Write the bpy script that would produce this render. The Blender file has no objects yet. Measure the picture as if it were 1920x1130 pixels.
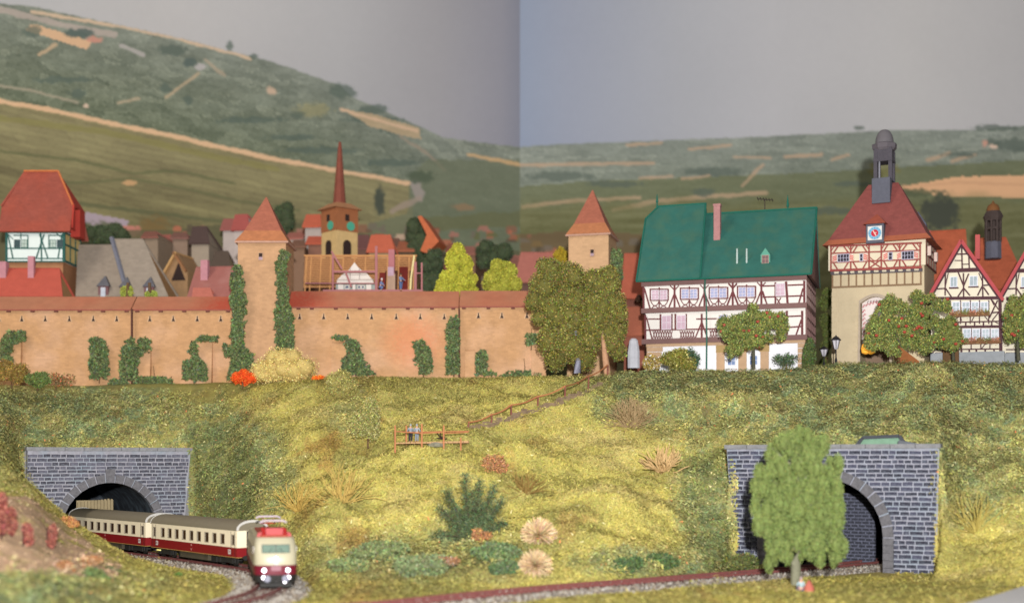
import bpy, bmesh, math, random
import numpy as np
from mathutils import Vector, Matrix
# ------------------------------------------------------------------ camera, world, lamps
scn = bpy.context.scene
FP, CX, HY, CH = 2450.0, 960.0, 865.0, 9.2      # focal length in photo pixels, centre column, eye level row, eye height
cam_d = bpy.data.cameras.new("camera"); cam = bpy.data.objects.new("camera", cam_d)
scn.collection.objects.link(cam); scn.camera = cam
cam.location = (0, 0, CH); cam.rotation_euler = (math.radians(90), 0, 0)
cam_d.sensor_width = 36; cam_d.lens = FP / 1920 * 36; cam_d.shift_y = (HY - 565) / 1920
cam_d.clip_start = 0.5; cam_d.clip_end = 2000
cam_d.dof.use_dof = True; cam_d.dof.focus_distance = 128; cam_d.dof.aperture_fstop = 0.046 / 0.8
w = bpy.data.worlds.new("World"); scn.world = w; w.use_nodes = True
w.node_tree.nodes["Background"].inputs[0].default_value = (1.0, 0.97, 0.98, 1)
w.node_tree.nodes["Background"].inputs[1].default_value = 0.22
def area(name, loc, target, size, power, col):
    d = bpy.data.lights.new(name, 'AREA'); d.size = size; d.energy = power; d.color = col
    o = bpy.data.objects.new(name, d); scn.collection.objects.link(o); o.location = loc
    o.rotation_euler = (Vector(target) - Vector(loc)).to_track_quat('-Z', 'Y').to_euler(); return o
area("flash_lamp", (2.6, -12, CH + 8.5), (4, 140, 14), 1.8, 238000, (1.0, 0.99, 0.985))
area("ceiling_lamp", (-110, 60, 120), (0, 140, 12), 50, 80000, (1.0, 0.90, 0.78))
scn.view_settings.view_transform = 'Standard'; scn.view_settings.look = 'None'
scn.view_settings.exposure = 0.27; scn.view_settings.gamma = 1
scn.render.engine = 'CYCLES'
R = math.radians
rng = np.random.default_rng(7); random.seed(7)
# ------------------------------------------------------------------ helpers
def W(px, py, D): return Vector(((px - CX) / FP * D, D, CH + (HY - py) / FP * D))
def lin(c): c = c / 255.0; return c / 12.92 if c <= .04045 else ((c + .055) / 1.055) ** 2.4
def alb(c, D=145):
    E = (157.0 / (D + 12)) ** 2 * 0.95 + 0.27
    return tuple(min(.9, lin(v) / E) for v in c)
def nlin(a): a = np.asarray(a, float) / 255.0; return np.where(a <= .04045, a / 12.92, ((a + .055) / 1.055) ** 2.4)
MATS = {}
def M(name, c, D=145, var=.12, sc=1.5, rough=.8, bump=0.0, bsc=None, attr=False, emit=0, metal=0, brick=None, wave=None, tint=None, spec=.3, stretch=None):
    if name in MATS: return MATS[name]
    m = bpy.data.materials.new(name); m.use_nodes = True; nt = m.node_tree; N = nt.nodes; L = nt.links
    b = N["Principled BSDF"]; b.inputs["Roughness"].default_value = rough; b.inputs["Metallic"].default_value = metal
    b.inputs["Specular IOR Level"].default_value = spec
    a = alb(c, D)
    tc = N.new("ShaderNodeTexCoord"); src = tc.outputs["Object"]
    if stretch:
        mp = N.new("ShaderNodeMapping"); mp.inputs["Scale"].default_value = stretch; L.new(src, mp.inputs[0]); src = mp.outputs[0]
    nz = N.new("ShaderNodeTexNoise"); nz.inputs["Scale"].default_value = sc; nz.inputs["Detail"].default_value = 6; nz.inputs["Roughness"].default_value = .65
    L.new(src, nz.inputs["Vector"])
    mr = N.new("ShaderNodeMapRange"); mr.inputs[1].default_value = .3; mr.inputs[2].default_value = .7
    mr.inputs[3].default_value = 1 - var; mr.inputs[4].default_value = 1 + var; L.new(nz.outputs[0], mr.inputs[0])
    mul = N.new("ShaderNodeVectorMath"); mul.operation = 'SCALE'
    if attr:
        at = N.new("ShaderNodeAttribute"); at.attribute_name = "Col"; L.new(at.outputs["Color"], mul.inputs[0])
    else:
        mul.inputs[0].default_value = a
    L.new(mr.outputs[0], mul.inputs["Scale"]); col = mul.outputs[0]
    if tint:
        t2, s2, amt = tint
        n2 = N.new("ShaderNodeTexNoise"); n2.inputs["Scale"].default_value = s2; n2.inputs["Detail"].default_value = 4; L.new(src, n2.inputs["Vector"])
        m2 = N.new("ShaderNodeMapRange"); m2.inputs[1].default_value = .45; m2.inputs[2].default_value = .68; m2.inputs[4].default_value = amt; L.new(n2.outputs[0], m2.inputs[0])
        mx = N.new("ShaderNodeMix"); mx.data_type = 'RGBA'; L.new(m2.outputs[0], mx.inputs[0]); L.new(col, mx.inputs[6]); mx.inputs[7].default_value = (*alb(t2, D), 1); col = mx.outputs[2]
    hgt = None
    if brick:
        br = N.new("ShaderNodeTexBrick"); br.inputs["Scale"].default_value = 1; br.inputs["Brick Width"].default_value = brick[0]; br.inputs["Row Height"].default_value = brick[1]
        br.inputs["Mortar Size"].default_value = brick[2]; br.inputs["Color1"].default_value = (1, 1, 1, 1); br.inputs["Color2"].default_value = (.86, .86, .86, 1); br.inputs["Mortar"].default_value = (brick[3],) * 3 + (1,)
        mp = N.new("ShaderNodeMapping"); mp.inputs["Rotation"].default_value = (R(-90), 0, 0); L.new(tc.outputs["Object"], mp.inputs[0]); L.new(mp.outputs[0], br.inputs["Vector"])
        mm = N.new("ShaderNodeVectorMath"); mm.operation = 'MULTIPLY'; L.new(col, mm.inputs[0]); L.new(br.outputs[0], mm.inputs[1]); col = mm.outputs[0]; hgt = br.outputs["Fac"]
    L.new(col, b.inputs["Base Color"])
    if bump:
        bp = N.new("ShaderNodeBump"); bp.inputs["Strength"].default_value = bump; bp.inputs["Distance"].default_value = .12
        nb = N.new("ShaderNodeTexNoise"); nb.inputs["Scale"].default_value = bsc or sc * 4; nb.inputs["Detail"].default_value = 5; L.new(src, nb.inputs["Vector"])
        L.new(nb.outputs[0], bp.inputs["Height"]); L.new(bp.outputs[0], b.inputs["Normal"])
    if emit:
        b.inputs["Emission Color"].default_value = (*[lin(v) for v in c], 1); b.inputs["Emission Strength"].default_value = emit
    MATS[name] = m; return m
def stain(m, name, c, size, col, amt, D=150):     # a sprayed stain of paint round a point of the object
    m2 = m.copy(); m2.name = name; nt = m2.node_tree; N = nt.nodes; L = nt.links; b = N["Principled BSDF"]; src = b.inputs["Base Color"].links[0].from_socket
    tc = N.new("ShaderNodeTexCoord"); mp = N.new("ShaderNodeMapping"); mp.vector_type = 'POINT'; mp.inputs["Location"].default_value = [-c[i]/size[i] for i in range(3)]; mp.inputs["Scale"].default_value = [1/s for s in size]
    L.new(tc.outputs["Object"], mp.inputs[0]); g = N.new("ShaderNodeTexGradient"); g.gradient_type = 'SPHERICAL'; L.new(mp.outputs[0], g.inputs[0])
    nz = N.new("ShaderNodeTexNoise"); nz.inputs["Scale"].default_value = 3; L.new(tc.outputs["Object"], nz.inputs["Vector"])
    k = N.new("ShaderNodeMath"); k.operation = 'MULTIPLY'; L.new(g.outputs["Fac"], k.inputs[0]); L.new(nz.outputs[0], k.inputs[1])
    mr = N.new("ShaderNodeMapRange"); mr.inputs[1].default_value = 0; mr.inputs[2].default_value = .35; mr.inputs[4].default_value = amt; L.new(k.outputs[0], mr.inputs[0])
    mx = N.new("ShaderNodeMix"); mx.data_type = 'RGBA'; L.new(mr.outputs[0], mx.inputs[0]); L.new(src, mx.inputs[6]); mx.inputs[7].default_value = (*alb(col, D), 1); L.new(mx.outputs[2], b.inputs["Base Color"]); return m2
def link(o): scn.collection.objects.link(o); return o
def tag(o, label=None, cat=None, group=None, kind=None):
    if label: o["label"] = label
    if cat: o["category"] = cat
    if group: o["group"] = group
    if kind: o["kind"] = kind
    return o
def thing(name, loc, rz, label, cat, group=None):
    o = bpy.data.objects.new(name, None); link(o); o.location = loc; o.rotation_euler = (0, 0, rz); o.empty_display_size = .5
    return tag(o, label, cat, group)
class MB:
    def __init__(s): s.v = []; s.f = []
    def add(s, vs, fs):
        n = len(s.v); s.v += [tuple(v) for v in vs]; s.f += [tuple(i + n for i in f) for f in fs]; return s
    def box(s, x0, x1, y0, y1, z0, z1):
        v = [(x0,y0,z0),(x1,y0,z0),(x1,y1,z0),(x0,y1,z0),(x0,y0,z1),(x1,y0,z1),(x1,y1,z1),(x0,y1,z1)]
        return s.add(v, [(0,3,2,1),(4,5,6,7),(0,1,5,4),(1,2,6,5),(2,3,7,6),(3,0,4,7)])
    def prism(s, poly, y0, y1):           # polygon of (x, z), counter-clockwise seen from -y
        n = len(poly); v = [(x, y0, z) for x, z in poly] + [(x, y1, z) for x, z in poly]
        return s.add(v, [tuple(range(n)), tuple(range(2*n-1, n-1, -1))] + [(i, i+n, (i+1)%n+n, (i+1)%n) for i in range(n)])
    def hull4(s, a, b):                   # two loops of equal length joined
        n = len(a); return s.add(list(a) + list(b), [tuple(range(n))[::-1], tuple(range(n, 2*n))] + [(i, (i+1)%n, (i+1)%n+n, i+n) for i in range(n)])
    def slab(s, q, t):                    # quad/tri/polygon points with thickness t along its normal
        q = [Vector(p) for p in q]; nrm = (q[1]-q[0]).cross(q[2]-q[0]).normalized() * t
        return s.hull4([p - nrm for p in q], q)
    def beam(s, a, b, w, y0, y1):         # bar in the x-z plane
        ax, az = a; bx, bz = b; d = math.hypot(bx-ax, bz-az) or 1e-6; nx, nz = -(bz-az)/d*w/2, (bx-ax)/d*w/2
        return s.prism([(ax-nx, az-nz), (bx-nx, bz-nz), (bx+nx, bz+nz), (ax+nx, az+nz)], y0, y1)
    def tube(s, pts, r, n=8, caps=True):
        pts = [Vector(p) for p in pts]; rs = r if isinstance(r, (list, tuple)) else [r]*len(pts); base = len(s.v); up = Vector((0,0,1))
        for i, p in enumerate(pts):
            d = (pts[min(i+1, len(pts)-1)] - pts[max(i-1, 0)]).normalized()
            a = d.cross(up); a = a.normalized() if a.length > .05 else Vector((1,0,0)); b = d.cross(a).normalized()
            for k in range(n):
                t = 2*math.pi*k/n; s.v.append(tuple(p + (a*math.cos(t) + b*math.sin(t))*rs[i]))
        for i in range(len(pts)-1):
            for k in range(n): s.f.append((base+i*n+k, base+i*n+(k+1)%n, base+(i+1)*n+(k+1)%n, base+(i+1)*n+k))
        if caps: s.f.append(tuple(base+k for k in range(n))[::-1]); s.f.append(tuple(base+(len(pts)-1)*n+k for k in range(n)))
        return s
    def lathe(s, prof, n=16, c=(0,0)):    # profile of (r, z)
        base = len(s.v)
        for r, z in prof:
            for k in range(n): t = 2*math.pi*(k+.5)/n; s.v.append((c[0]+r*math.cos(t), c[1]+r*math.sin(t), z))
        for i in range(len(prof)-1):
            for k in range(n): s.f.append((base+i*n+k, base+i*n+(k+1)%n, base+(i+1)*n+(k+1)%n, base+(i+1)*n+k))
        s.f.append(tuple(base+k for k in range(n))[::-1]); s.f.append(tuple(base+(len(prof)-1)*n+k for k in range(n))); return s
    def build(s, name, mat, parent=None, smooth=False, kind=None, loc=None):
        me = bpy.data.meshes.new(name); me.from_pydata(s.v, [], s.f); me.materials.append(mat)
        bm = bmesh.new(); bm.from_mesh(me); bmesh.ops.recalc_face_normals(bm, faces=bm.faces); bm.to_mesh(me); bm.free()
        if smooth:
            me.polygons.foreach_set("use_smooth", [True]*len(me.polygons)); me.set_sharp_from_angle(angle=R(40))
        o = bpy.data.objects.new(name, me); link(o); o.parent = parent
        if loc is not None: o.location = loc
        if kind: o["kind"] = kind
        return o
def npmesh(name, V, F, mat, cols=None, parent=None, kind=None, smooth=False):
    me = bpy.data.meshes.new(name); V = np.asarray(V, np.float32); F = np.asarray(F, np.int32); k = F.shape[1]
    me.vertices.add(len(V)); me.vertices.foreach_set("co", V.ravel())
    me.loops.add(F.size); me.loops.foreach_set("vertex_index", F.ravel())
    me.polygons.add(len(F)); me.polygons.foreach_set("loop_start", np.arange(0, F.size, k, dtype=np.int32)); me.polygons.foreach_set("loop_total", np.full(len(F), k, np.int32))
    if smooth: me.polygons.foreach_set("use_smooth", np.ones(len(F), bool))
    if cols is not None:
        ca = me.color_attributes.new("Col", 'FLOAT_COLOR', 'POINT'); c4 = np.ones((len(V), 4), np.float32); c4[:, :3] = cols; ca.data.foreach_set("color", c4.ravel())
    me.update(calc_edges=True); me.validate(); me.materials.append(mat)
    o = bpy.data.objects.new(name, me); link(o); o.parent = parent
    if kind: o["kind"] = kind
    return o
def unit(n):
    v = rng.normal(size=(n, 3)); return v / np.linalg.norm(v, axis=1, keepdims=True)
def flakes(P, size, aspect=.8, up=None, upw=0.0):   # triangles round points P
    n = len(P); a = unit(n)
    if up is not None: a = a*(1-upw) + np.asarray(up)*upw; a /= np.linalg.norm(a, axis=1, keepdims=True)
    b = np.cross(a, unit(n)); b /= np.linalg.norm(b, axis=1, keepdims=True) + 1e-9
    s = (size * rng.uniform(.6, 1.4, n))[:, None] if np.isscalar(size) else np.asarray(size)[:, None]
    V = np.stack([P - b*s*aspect*.5, P + b*s*aspect*.5, P + a*s], 1).reshape(-1, 3)
    return V, np.arange(3*n).reshape(-1, 3)
def mat_flakes(P, nr, size, aspect, tilt):      # flakes lying on a surface, tilted a little
    n = len(P); t1 = np.cross(nr, unit(n)); t1 /= np.linalg.norm(t1, axis=1, keepdims=True)+1e-9; t2 = np.cross(nr, t1)
    a = t1 + nr*rng.normal(0, tilt, n)[:, None]; b = t2 + nr*rng.normal(0, tilt, n)[:, None]; s = (size*rng.uniform(.5, 1.6, n))[:, None]
    V = np.stack([P - b*s*aspect*.5, P + b*s*aspect*.5, P + a*s], 1).reshape(-1, 3) + np.repeat(nr*s*.25, 3, axis=0); return V, np.arange(3*n).reshape(-1, 3)
_tab = np.random.default_rng(3).random((256, 256))
def vnoise(x, y):
    xi = np.floor(x).astype(int); yi = np.floor(y).astype(int); fx = x-xi; fy = y-yi; fx = fx*fx*(3-2*fx); fy = fy*fy*(3-2*fy)
    g = lambda i, j: _tab[i & 255, j & 255]
    return (g(xi, yi)*(1-fx)+g(xi+1, yi)*fx)*(1-fy) + (g(xi, yi+1)*(1-fx)+g(xi+1, yi+1)*fx)*fy
def fbm(x, y, o=4):
    s = 0; a = .5
    for i in range(o): s = s + a*vnoise(x*2**i + 17*i, y*2**i + 31*i); a *= .5
    return s / (1 - .5**o)
def sstep(a, b, x): t = np.clip((x-a)/(b-a), 0, 1); return t*t*(3-2*t)
def inpoly(px, py, poly):
    c = np.zeros(np.shape(px), bool); n = len(poly)
    for i in range(n):
        x0, y0 = poly[i]; x1, y1 = poly[(i+1) % n]
        if y0 == y1: continue
        c ^= ((py >= min(y0, y1)) & (py < max(y0, y1)) & (px < (x1-x0)*(py-y0)/(y1-y0)+x0))
    return c
def segdist(px, py, pts):
    d = np.full(np.shape(px), 1e9)
    for (x0, y0), (x1, y1) in zip(pts[:-1], pts[1:]):
        L2 = (x1-x0)**2+(y1-y0)**2 + 1e-9; t = np.clip(((px-x0)*(x1-x0)+(py-y0)*(y1-y0))/L2, 0, 1)
        d = np.minimum(d, np.hypot(px-x0-t*(x1-x0), py-y0-t*(y1-y0)))
    return d
# ------------------------------------------------------------------ the printed backdrop (two boards meeting in a corner)
def backdrop_colours(px, py, left):
    wx = px + (fbm(px/14, py/14, 3)-.5)*9; wy = py + (fbm(px/11+50, py/11, 3)-.5)*6
    if left: xs, cs = [-100, 300, 640, 820, 940, 975], [(157,158,160),(163,162,162),(156,156,158),(143,142,146),(132,132,141),(122,124,136)]
    else: xs, cs = [975, 1060, 1280, 1450, 1700, 1920, 2100], [(133,143,162),(141,147,162),(158,160,166),(170,170,173),(174,173,173),(169,168,169),(165,164,165)]
    cs = np.array(cs, float); C = np.stack([np.interp(px, xs, cs[:, k]) for k in range(3)], -1)
    C = C + ((fbm(px/220, py/220, 3)-.5)*8)[..., None] - (np.clip(py/280, 0, 1)*5)[..., None]
    def put(mask, c, f=1.0):
        m = (mask*f)[..., None] if np.ndim(mask) else mask
        return C*(1-m) + np.array(c, float)*m
    ridge = [(-400,-60),(-100,-10),(0,7),(64,13),(158,34),(235,50),(336,72),(437,98),(505,114),(572,138),(639,161),(660,182),(707,202),(751,222),(791,239),(828,257),(892,266),(970,276),(1043,271),(1178,266),(1279,262),(1415,257),(1583,249),(1670,244),(1835,244),(1919,236),(2400,215)]
    rx, ry = zip(*ridge); top = np.interp(px, rx, ry) + (fbm(px/8, px*0, 3)-.5)*3
    hill = sstep(-1.5, 1.5, py-top)
    n1 = fbm(px/60, py/18, 4)-.5; n2 = fbm(px/9, py/5, 3)-.5
    dep = np.clip((py-top)/190, 0, 1)[..., None]
    n3 = fbm(px/4, py/3+5, 2)-.5; hc = np.array([106,112,102.])*(1-dep) + np.array([86,94,76.])*dep + (n1*24)[..., None] + (n2*14)[..., None] + (n3*12)[..., None]
    C = C*(1-hill[..., None]) + hc*hill[..., None]
    def plots(u, v):
        iu = np.floor(u).astype(int); iv = np.floor(v).astype(int); d1 = np.full(u.shape, 9.); d2 = d1.copy(); idv = np.zeros(u.shape)
        for a in (-1, 0, 1):
            for q in (-1, 0, 1):
                h1 = _tab[(iu+a) & 255, (iv+q) & 255]; h2 = _tab[(iv+q+77) & 255, (iu+a+31) & 255]; dd = np.hypot(u-(iu+a+h1), v-(iv+q+h2)); nw = dd < d1
                d2 = np.where(nw, d1, np.minimum(d2, dd)); d1 = np.where(nw, dd, d1); idv = np.where(nw, h1*.6+h2*.4, idv)
        return idv-.5, sstep(.12, .02, d2-d1)
    if left: uu, vv = (px+py*.5)/34, (py-px*.22)/9; sl = .22
    else: uu, vv = px/42, (py+px*.03)/7; sl = -.03
    tone, edge = plots(uu+(fbm(px/30, py/30, 2)-.5)*.8, vv+(fbm(px/25+9, py/25, 2)-.5)*.8); rows = np.sin((px*.8+py*(.9 if left else .4))*(.9+tone*.5))*.5
    pl = tone*20 + edge*np.where(tone > .1, 14, -9) + rows*3
    C = C + ((pl+(4 if left else 10))*hill)[..., None]*np.array([1., .95, .85]); hz = .06 if left else .26; C = C*(1-hill[..., None]*(1-dep)*hz) + np.array([150.,158,158])*(hill[..., None]*(1-dep)*hz)
    def strip(pts, w, c, f=.9):
        ww = w*(.75+.7*(fbm(px/23+w, py/9+7, 3)-.3)); return put(sstep(ww+3.5, ww-2.5, segdist(wx*.6+px*.4, wy*.6+py*.4, pts)*2)*f*hill, c)
    def poly(pts, c, f=.95, soft=False): return put(inpoly(wx*.4+px*.6, wy*.4+py*.6, pts).astype(float)*f, c)
    def blob(x, y, a, b, c, f=.85): return put(sstep(1.3, .75, np.hypot((wx-x)/a, (wy-y)/b)+(fbm(px/7+3, py/7, 3)-.5)*.9)*f, c)
    if left:
        C = strip([(-60,5),(0,18),(120,48),(215,66)], 13, (158,146,138), .8); C = strip([(60,22),(235,52),(336,74),(437,100),(470,110)], 6, (190,164,138), .85)
        C = poly([(46,57),(62,45),(172,78),(162,93)], (188,154,122)); C = blob(176, 74, 14, 6, (178,124,108))
        C = strip([(74,103),(105,84)], 7, (168,146,118)); C = strip([(228,86),(262,100),(270,104)], 7, (150,146,142)); C = strip([(385,112),(420,142)], 7, (155,140,120), .7)
        C = strip([(312,182),(345,158),(372,138)], 6, (165,145,118), .8); C = blob(374,126,11,6,(160,155,155)); C = blob(320, 95, 26, 10, (78,88,80)); C = blob(150,62,26,8,(72,84,80)); C = blob(355,118,12,8,(72,84,80))
        C = strip([(-20,158),(60,170),(145,192)], 6, (152,142,124), .7); C = blob(160,199,6,4,(195,170,150)); C = blob(510,172,10,8,(178,152,130)); C = blob(585,208,34,13,(138,132,96), .6)
        C = strip([(220,193),(260,185)], 5, (170,150,125), .7)
        for x, y, a, b in [(430,88,8,8),(475,106,7,5),(640,172,24,14),(700,205,26,8),(60,60,16,10),(145,175,14,8),(310,165,10,10),(352,188,9,8),(560,215,12,8),(470,225,60,6),(550,258,45,5),(120,150,50,6),(700,225,50,6),(745,245,28,6),(600,282,70,6),(735,305,50,6)]: C = blob(x, y, a, b, (74,86,78), .7)
        C = poly([(636,204),(700,214),(785,240),(790,262),(740,250),(690,235),(672,222)], (164,142,112), .8); C = strip([(640,206),(782,246)], 5, (184,156,130))
        C = strip([(750,255),(805,290),(835,320)], 6, (140,124,108), .6)
        C = poly([(-400,120),(-100,172),(0,192),(100,208),(200,232),(300,252),(400,275),(500,297),(620,320),(700,335),(768,350),(775,400),(770,620),(-400,620)], (116,110,80), 1)
        low = inpoly(px, py, [(-400,120),(0,195),(200,235),(400,278),(620,322),(768,352),(775,400),(770,620),(-400,620)])
        row = np.sin((py - px*.20 + 8*fbm(px/70, py/30, 3))*.55) ; g = fbm((px)/160, (py-px*.2)/16, 4)-.5
        C = C + (low*(row*3 + g*34 + edge*-6 + tone*12))[..., None]*np.array([1, 1, .7]) - (low*np.clip((py-250-px*.16)/160, 0, 1)*18)[..., None]
        C = strip([(-60,180),(0,190),(100,207),(200,230),(300,250),(400,273),(500,295),(620,318),(700,331),(768,345)], 9, (198,162,128))
        C = strip([(0,284),(140,300),(250,325),(330,320),(440,345)], 5, (82,86,58), .7); C = strip([(120,345),(250,335),(340,352),(440,375),(560,395)], 5, (86,88,60), .7); C = blob(243,343,13,4,(178,140,100)); C = strip([(130,380),(300,400),(450,420)], 8, (74,78,54), .6)
        C = strip([(0,222),(200,248),(360,285),(520,318)], 12, (118,114,64), .5)
        C = poly([(768,330),(800,300),(975,300),(975,640),(700,640),(690,420),(765,400)], (94,100,80), .7)
        C = strip([(778,342),(786,368)], 20, (140,130,126), .8); C = strip([(786,372),(735,396)], 12, (138,124,112), .8); C = blob(785,332,24,12,(70,80,64))
        C = blob(712,380,10,26,(58,64,56), .9); C = strip([(878,290),(930,300),(975,309)], 7, (188,152,110), .8); C = blob(870,388,22,6,(130,104,78), .7)
        C = strip([(800,420),(975,410)], 30, (88,88,56), .5)
        C = poly([(148,402),(165,398),(242,413),(236,432),(160,420)], (146,132,142)); C = poly([(224,424),(262,424),(272,446),(224,444)], (168,108,96)); C = blob(190,436,46,18,(74,78,54)); C = blob(290,450,30,40,(104,84,50), .8)
        C = poly([(-400,440),(340,430),(420,420),(560,418),(760,450),(975,470),(975,640),(-400,640)], (80,78,56), .75)
    else:
        C = poly([(975,350),(1100,340),(1500,325),(1920,300),(2400,290),(2400,640),(975,640)], (92,96,64), .6)
        for pts, wd in [([(975,310),(1060,308),(1225,306)],8),([(980,388),(1060,378),(1200,370)],9),([(1150,394),(1230,378),(1330,368),(1436,362)],10),([(1176,272),(1240,268)],7),([(1290,280),(1370,272)],6),([(1375,294),(1445,296)],6),([(1472,294),(1540,290)],8),([(1560,300),(1590,290)],7),([(1392,348),(1432,308)],7),([(1740,300),(1780,288)],10),([(1785,302),(1830,290)],7),([(1200,335),(1260,330)],6),([(1280,335),(1330,330)],6)]:
            C = strip(pts, wd*.85, (176,146,120), .7)
        C = poly([(1680,352),(1790,332),(1930,328),(2400,325),(2400,372),(1920,371),(1760,367),(1690,357)], (208,162,124), .95); C = strip([(1690,350),(1800,342),(1920,346)], 5, (180,140,108), .5)
        low = sstep(365, 400, py - (px-975)*-.01 + (fbm(px/40, py/40, 2)-.5)*20)*.85
        C = put(low*.8, (102,100,66)); C = C + (low*((fbm(px/150, py/9, 4)-.5)*34 + tone*10 - edge*5))[..., None]
        for x, y, a, b in [(1610,240,9,4),(1870,240,44,5),(1320,360,18,7),(1900,272,34,12),(1860,268,12,8),(1050,330,60,8),(1150,345,50,6),(1340,322,60,8),(1600,345,40,5),(1800,290,30,4),(1560,395,60,7)]: C = blob(x, y, a, b, (78,88,80), .65)
        C = blob(1848,270,7,8,(190,140,122)); C = blob(1862,276,8,4,(210,180,160)); C = blob(1764,400,34,32,(60,64,56), .9); C = blob(1700,362,55,7,(78,84,62), .8); C = blob(1655,318,26,14,(110,104,60), .6)
        C = poly([(975,440),(1100,430),(1300,450),(1300,640),(975,640)], (96,76,56), .7)
    g = np.random.default_rng(11 if left else 12)
    if left: spots = [(g.uniform(320,975), g.uniform(425,545)) for _ in range(230)]
    else: spots = [(g.uniform(980,1200), g.uniform(440,600)) for _ in range(70)]
    pal = [(160,92,70),(150,100,88),(96,72,56),(76,68,54),(180,150,130),(140,86,66),(110,90,58),(88,90,58),(120,84,66),(100,92,80)]
    for x, y in spots:
        c = pal[g.integers(len(pal))]; a = g.uniform(4,13); b = g.uniform(3,8); C = poly([(x-a,y+b),(x-a*.6,y-b),(x+a*.7,y-b),(x+a,y+b)], c, .8)
    return np.clip(C, 0, 255)
DCOR = 212.0
def dpanel(px, left):
    a = ((975-CX)/FP*DCOR, DCOR); b = ((-300-CX)/FP*186, 186.) if left else ((2300-CX)/FP*206, 206.)
    k = (px-CX)/FP; dx, dy = b[0]-a[0], b[1]-a[1]; t = (k*a[1]-a[0])/(dx-k*dy); return a[1]+t*dy
m_print = M("backdrop_print", (255,)*3, attr=True, var=.015, sc=.8, rough=.75, spec=.2)
for left in (True, False):
    xs = np.concatenate([np.arange(-300, -20, 40), np.arange(-20, 975, 2.6), [975]]) if left else np.concatenate([[975], np.arange(977, 1940, 2.6), np.arange(1940, 2301, 40)])
    ys = np.concatenate([np.arange(-400, -20, 40), np.arange(-20, 600, 2.6), [640, 700, 760]])
    PX, PY = np.meshgrid(xs, ys); D = dpanel(PX, left); cols = nlin(backdrop_colours(PX, PY, left)) / 0.77
    V = np.stack([(PX-CX)/FP*D, D, CH+(HY-PY)/FP*D], -1).reshape(-1, 3); nx, ny = len(xs), len(ys)
    I = np.arange(nx*ny).reshape(ny, nx); F = np.stack([I[:-1,:-1], I[1:,:-1], I[1:,1:], I[:-1,1:]], -1).reshape(-1, 4)
    V2 = V.copy(); off = np.array([-.4, .9, 0]) if left else np.array([.05, 1., 0]); e = [0, nx-1, nx*ny-1, nx*(ny-1)]
    nb = len(V); V = np.concatenate([V, V2[e]+off]); c2 = np.concatenate([cols.reshape(-1,3), np.full((4,3), .5)])
    F = np.concatenate([F, [[nb, nb+1, nb+2, nb+3], [e[0], e[1], nb+1, nb], [e[1], e[2], nb+2, nb+1], [e[2], e[3], nb+3, nb+2], [e[3], e[0], nb, nb+3]]])
    o = npmesh("backdrop", V, F, m_print, cols=np.clip(c2, 0, .9)); o["kind"] = "structure"
# ------------------------------------------------------------------ tracks and terrain
def Wt(px, py, z=.2): D = (CH-z)*FP/(py-HY); return ((px-CX)/FP*D, D)
trackA = [(-21.5,70),(-18.4,80),(-17.2,86),(-16.9,91.5),(-18.2,99),(-20.6,107.7),(-26.2,115),(-32.7,123),(-39.4,131),(-45.8,138.7),(-55,149)]
trackB = [Wt(520,1152),Wt(700,1137),Wt(850,1121),Wt(1000,1106),Wt(1210,1090),Wt(1365,1078),Wt(1540,1064),(33.2,117.5),(41,127),(50,140)]
def smooth(pts, n=3):
    for _ in range(n):
        q = [pts[0]]
        for a, b in zip(pts[:-1], pts[1:]): q += [(a[0]*.75+b[0]*.25, a[1]*.75+b[1]*.25), (a[0]*.25+b[0]*.75, a[1]*.25+b[1]*.75)]
        pts = q + [pts[-1]]
    return pts
tA = smooth(trackA); tB = smooth(trackB)
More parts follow.
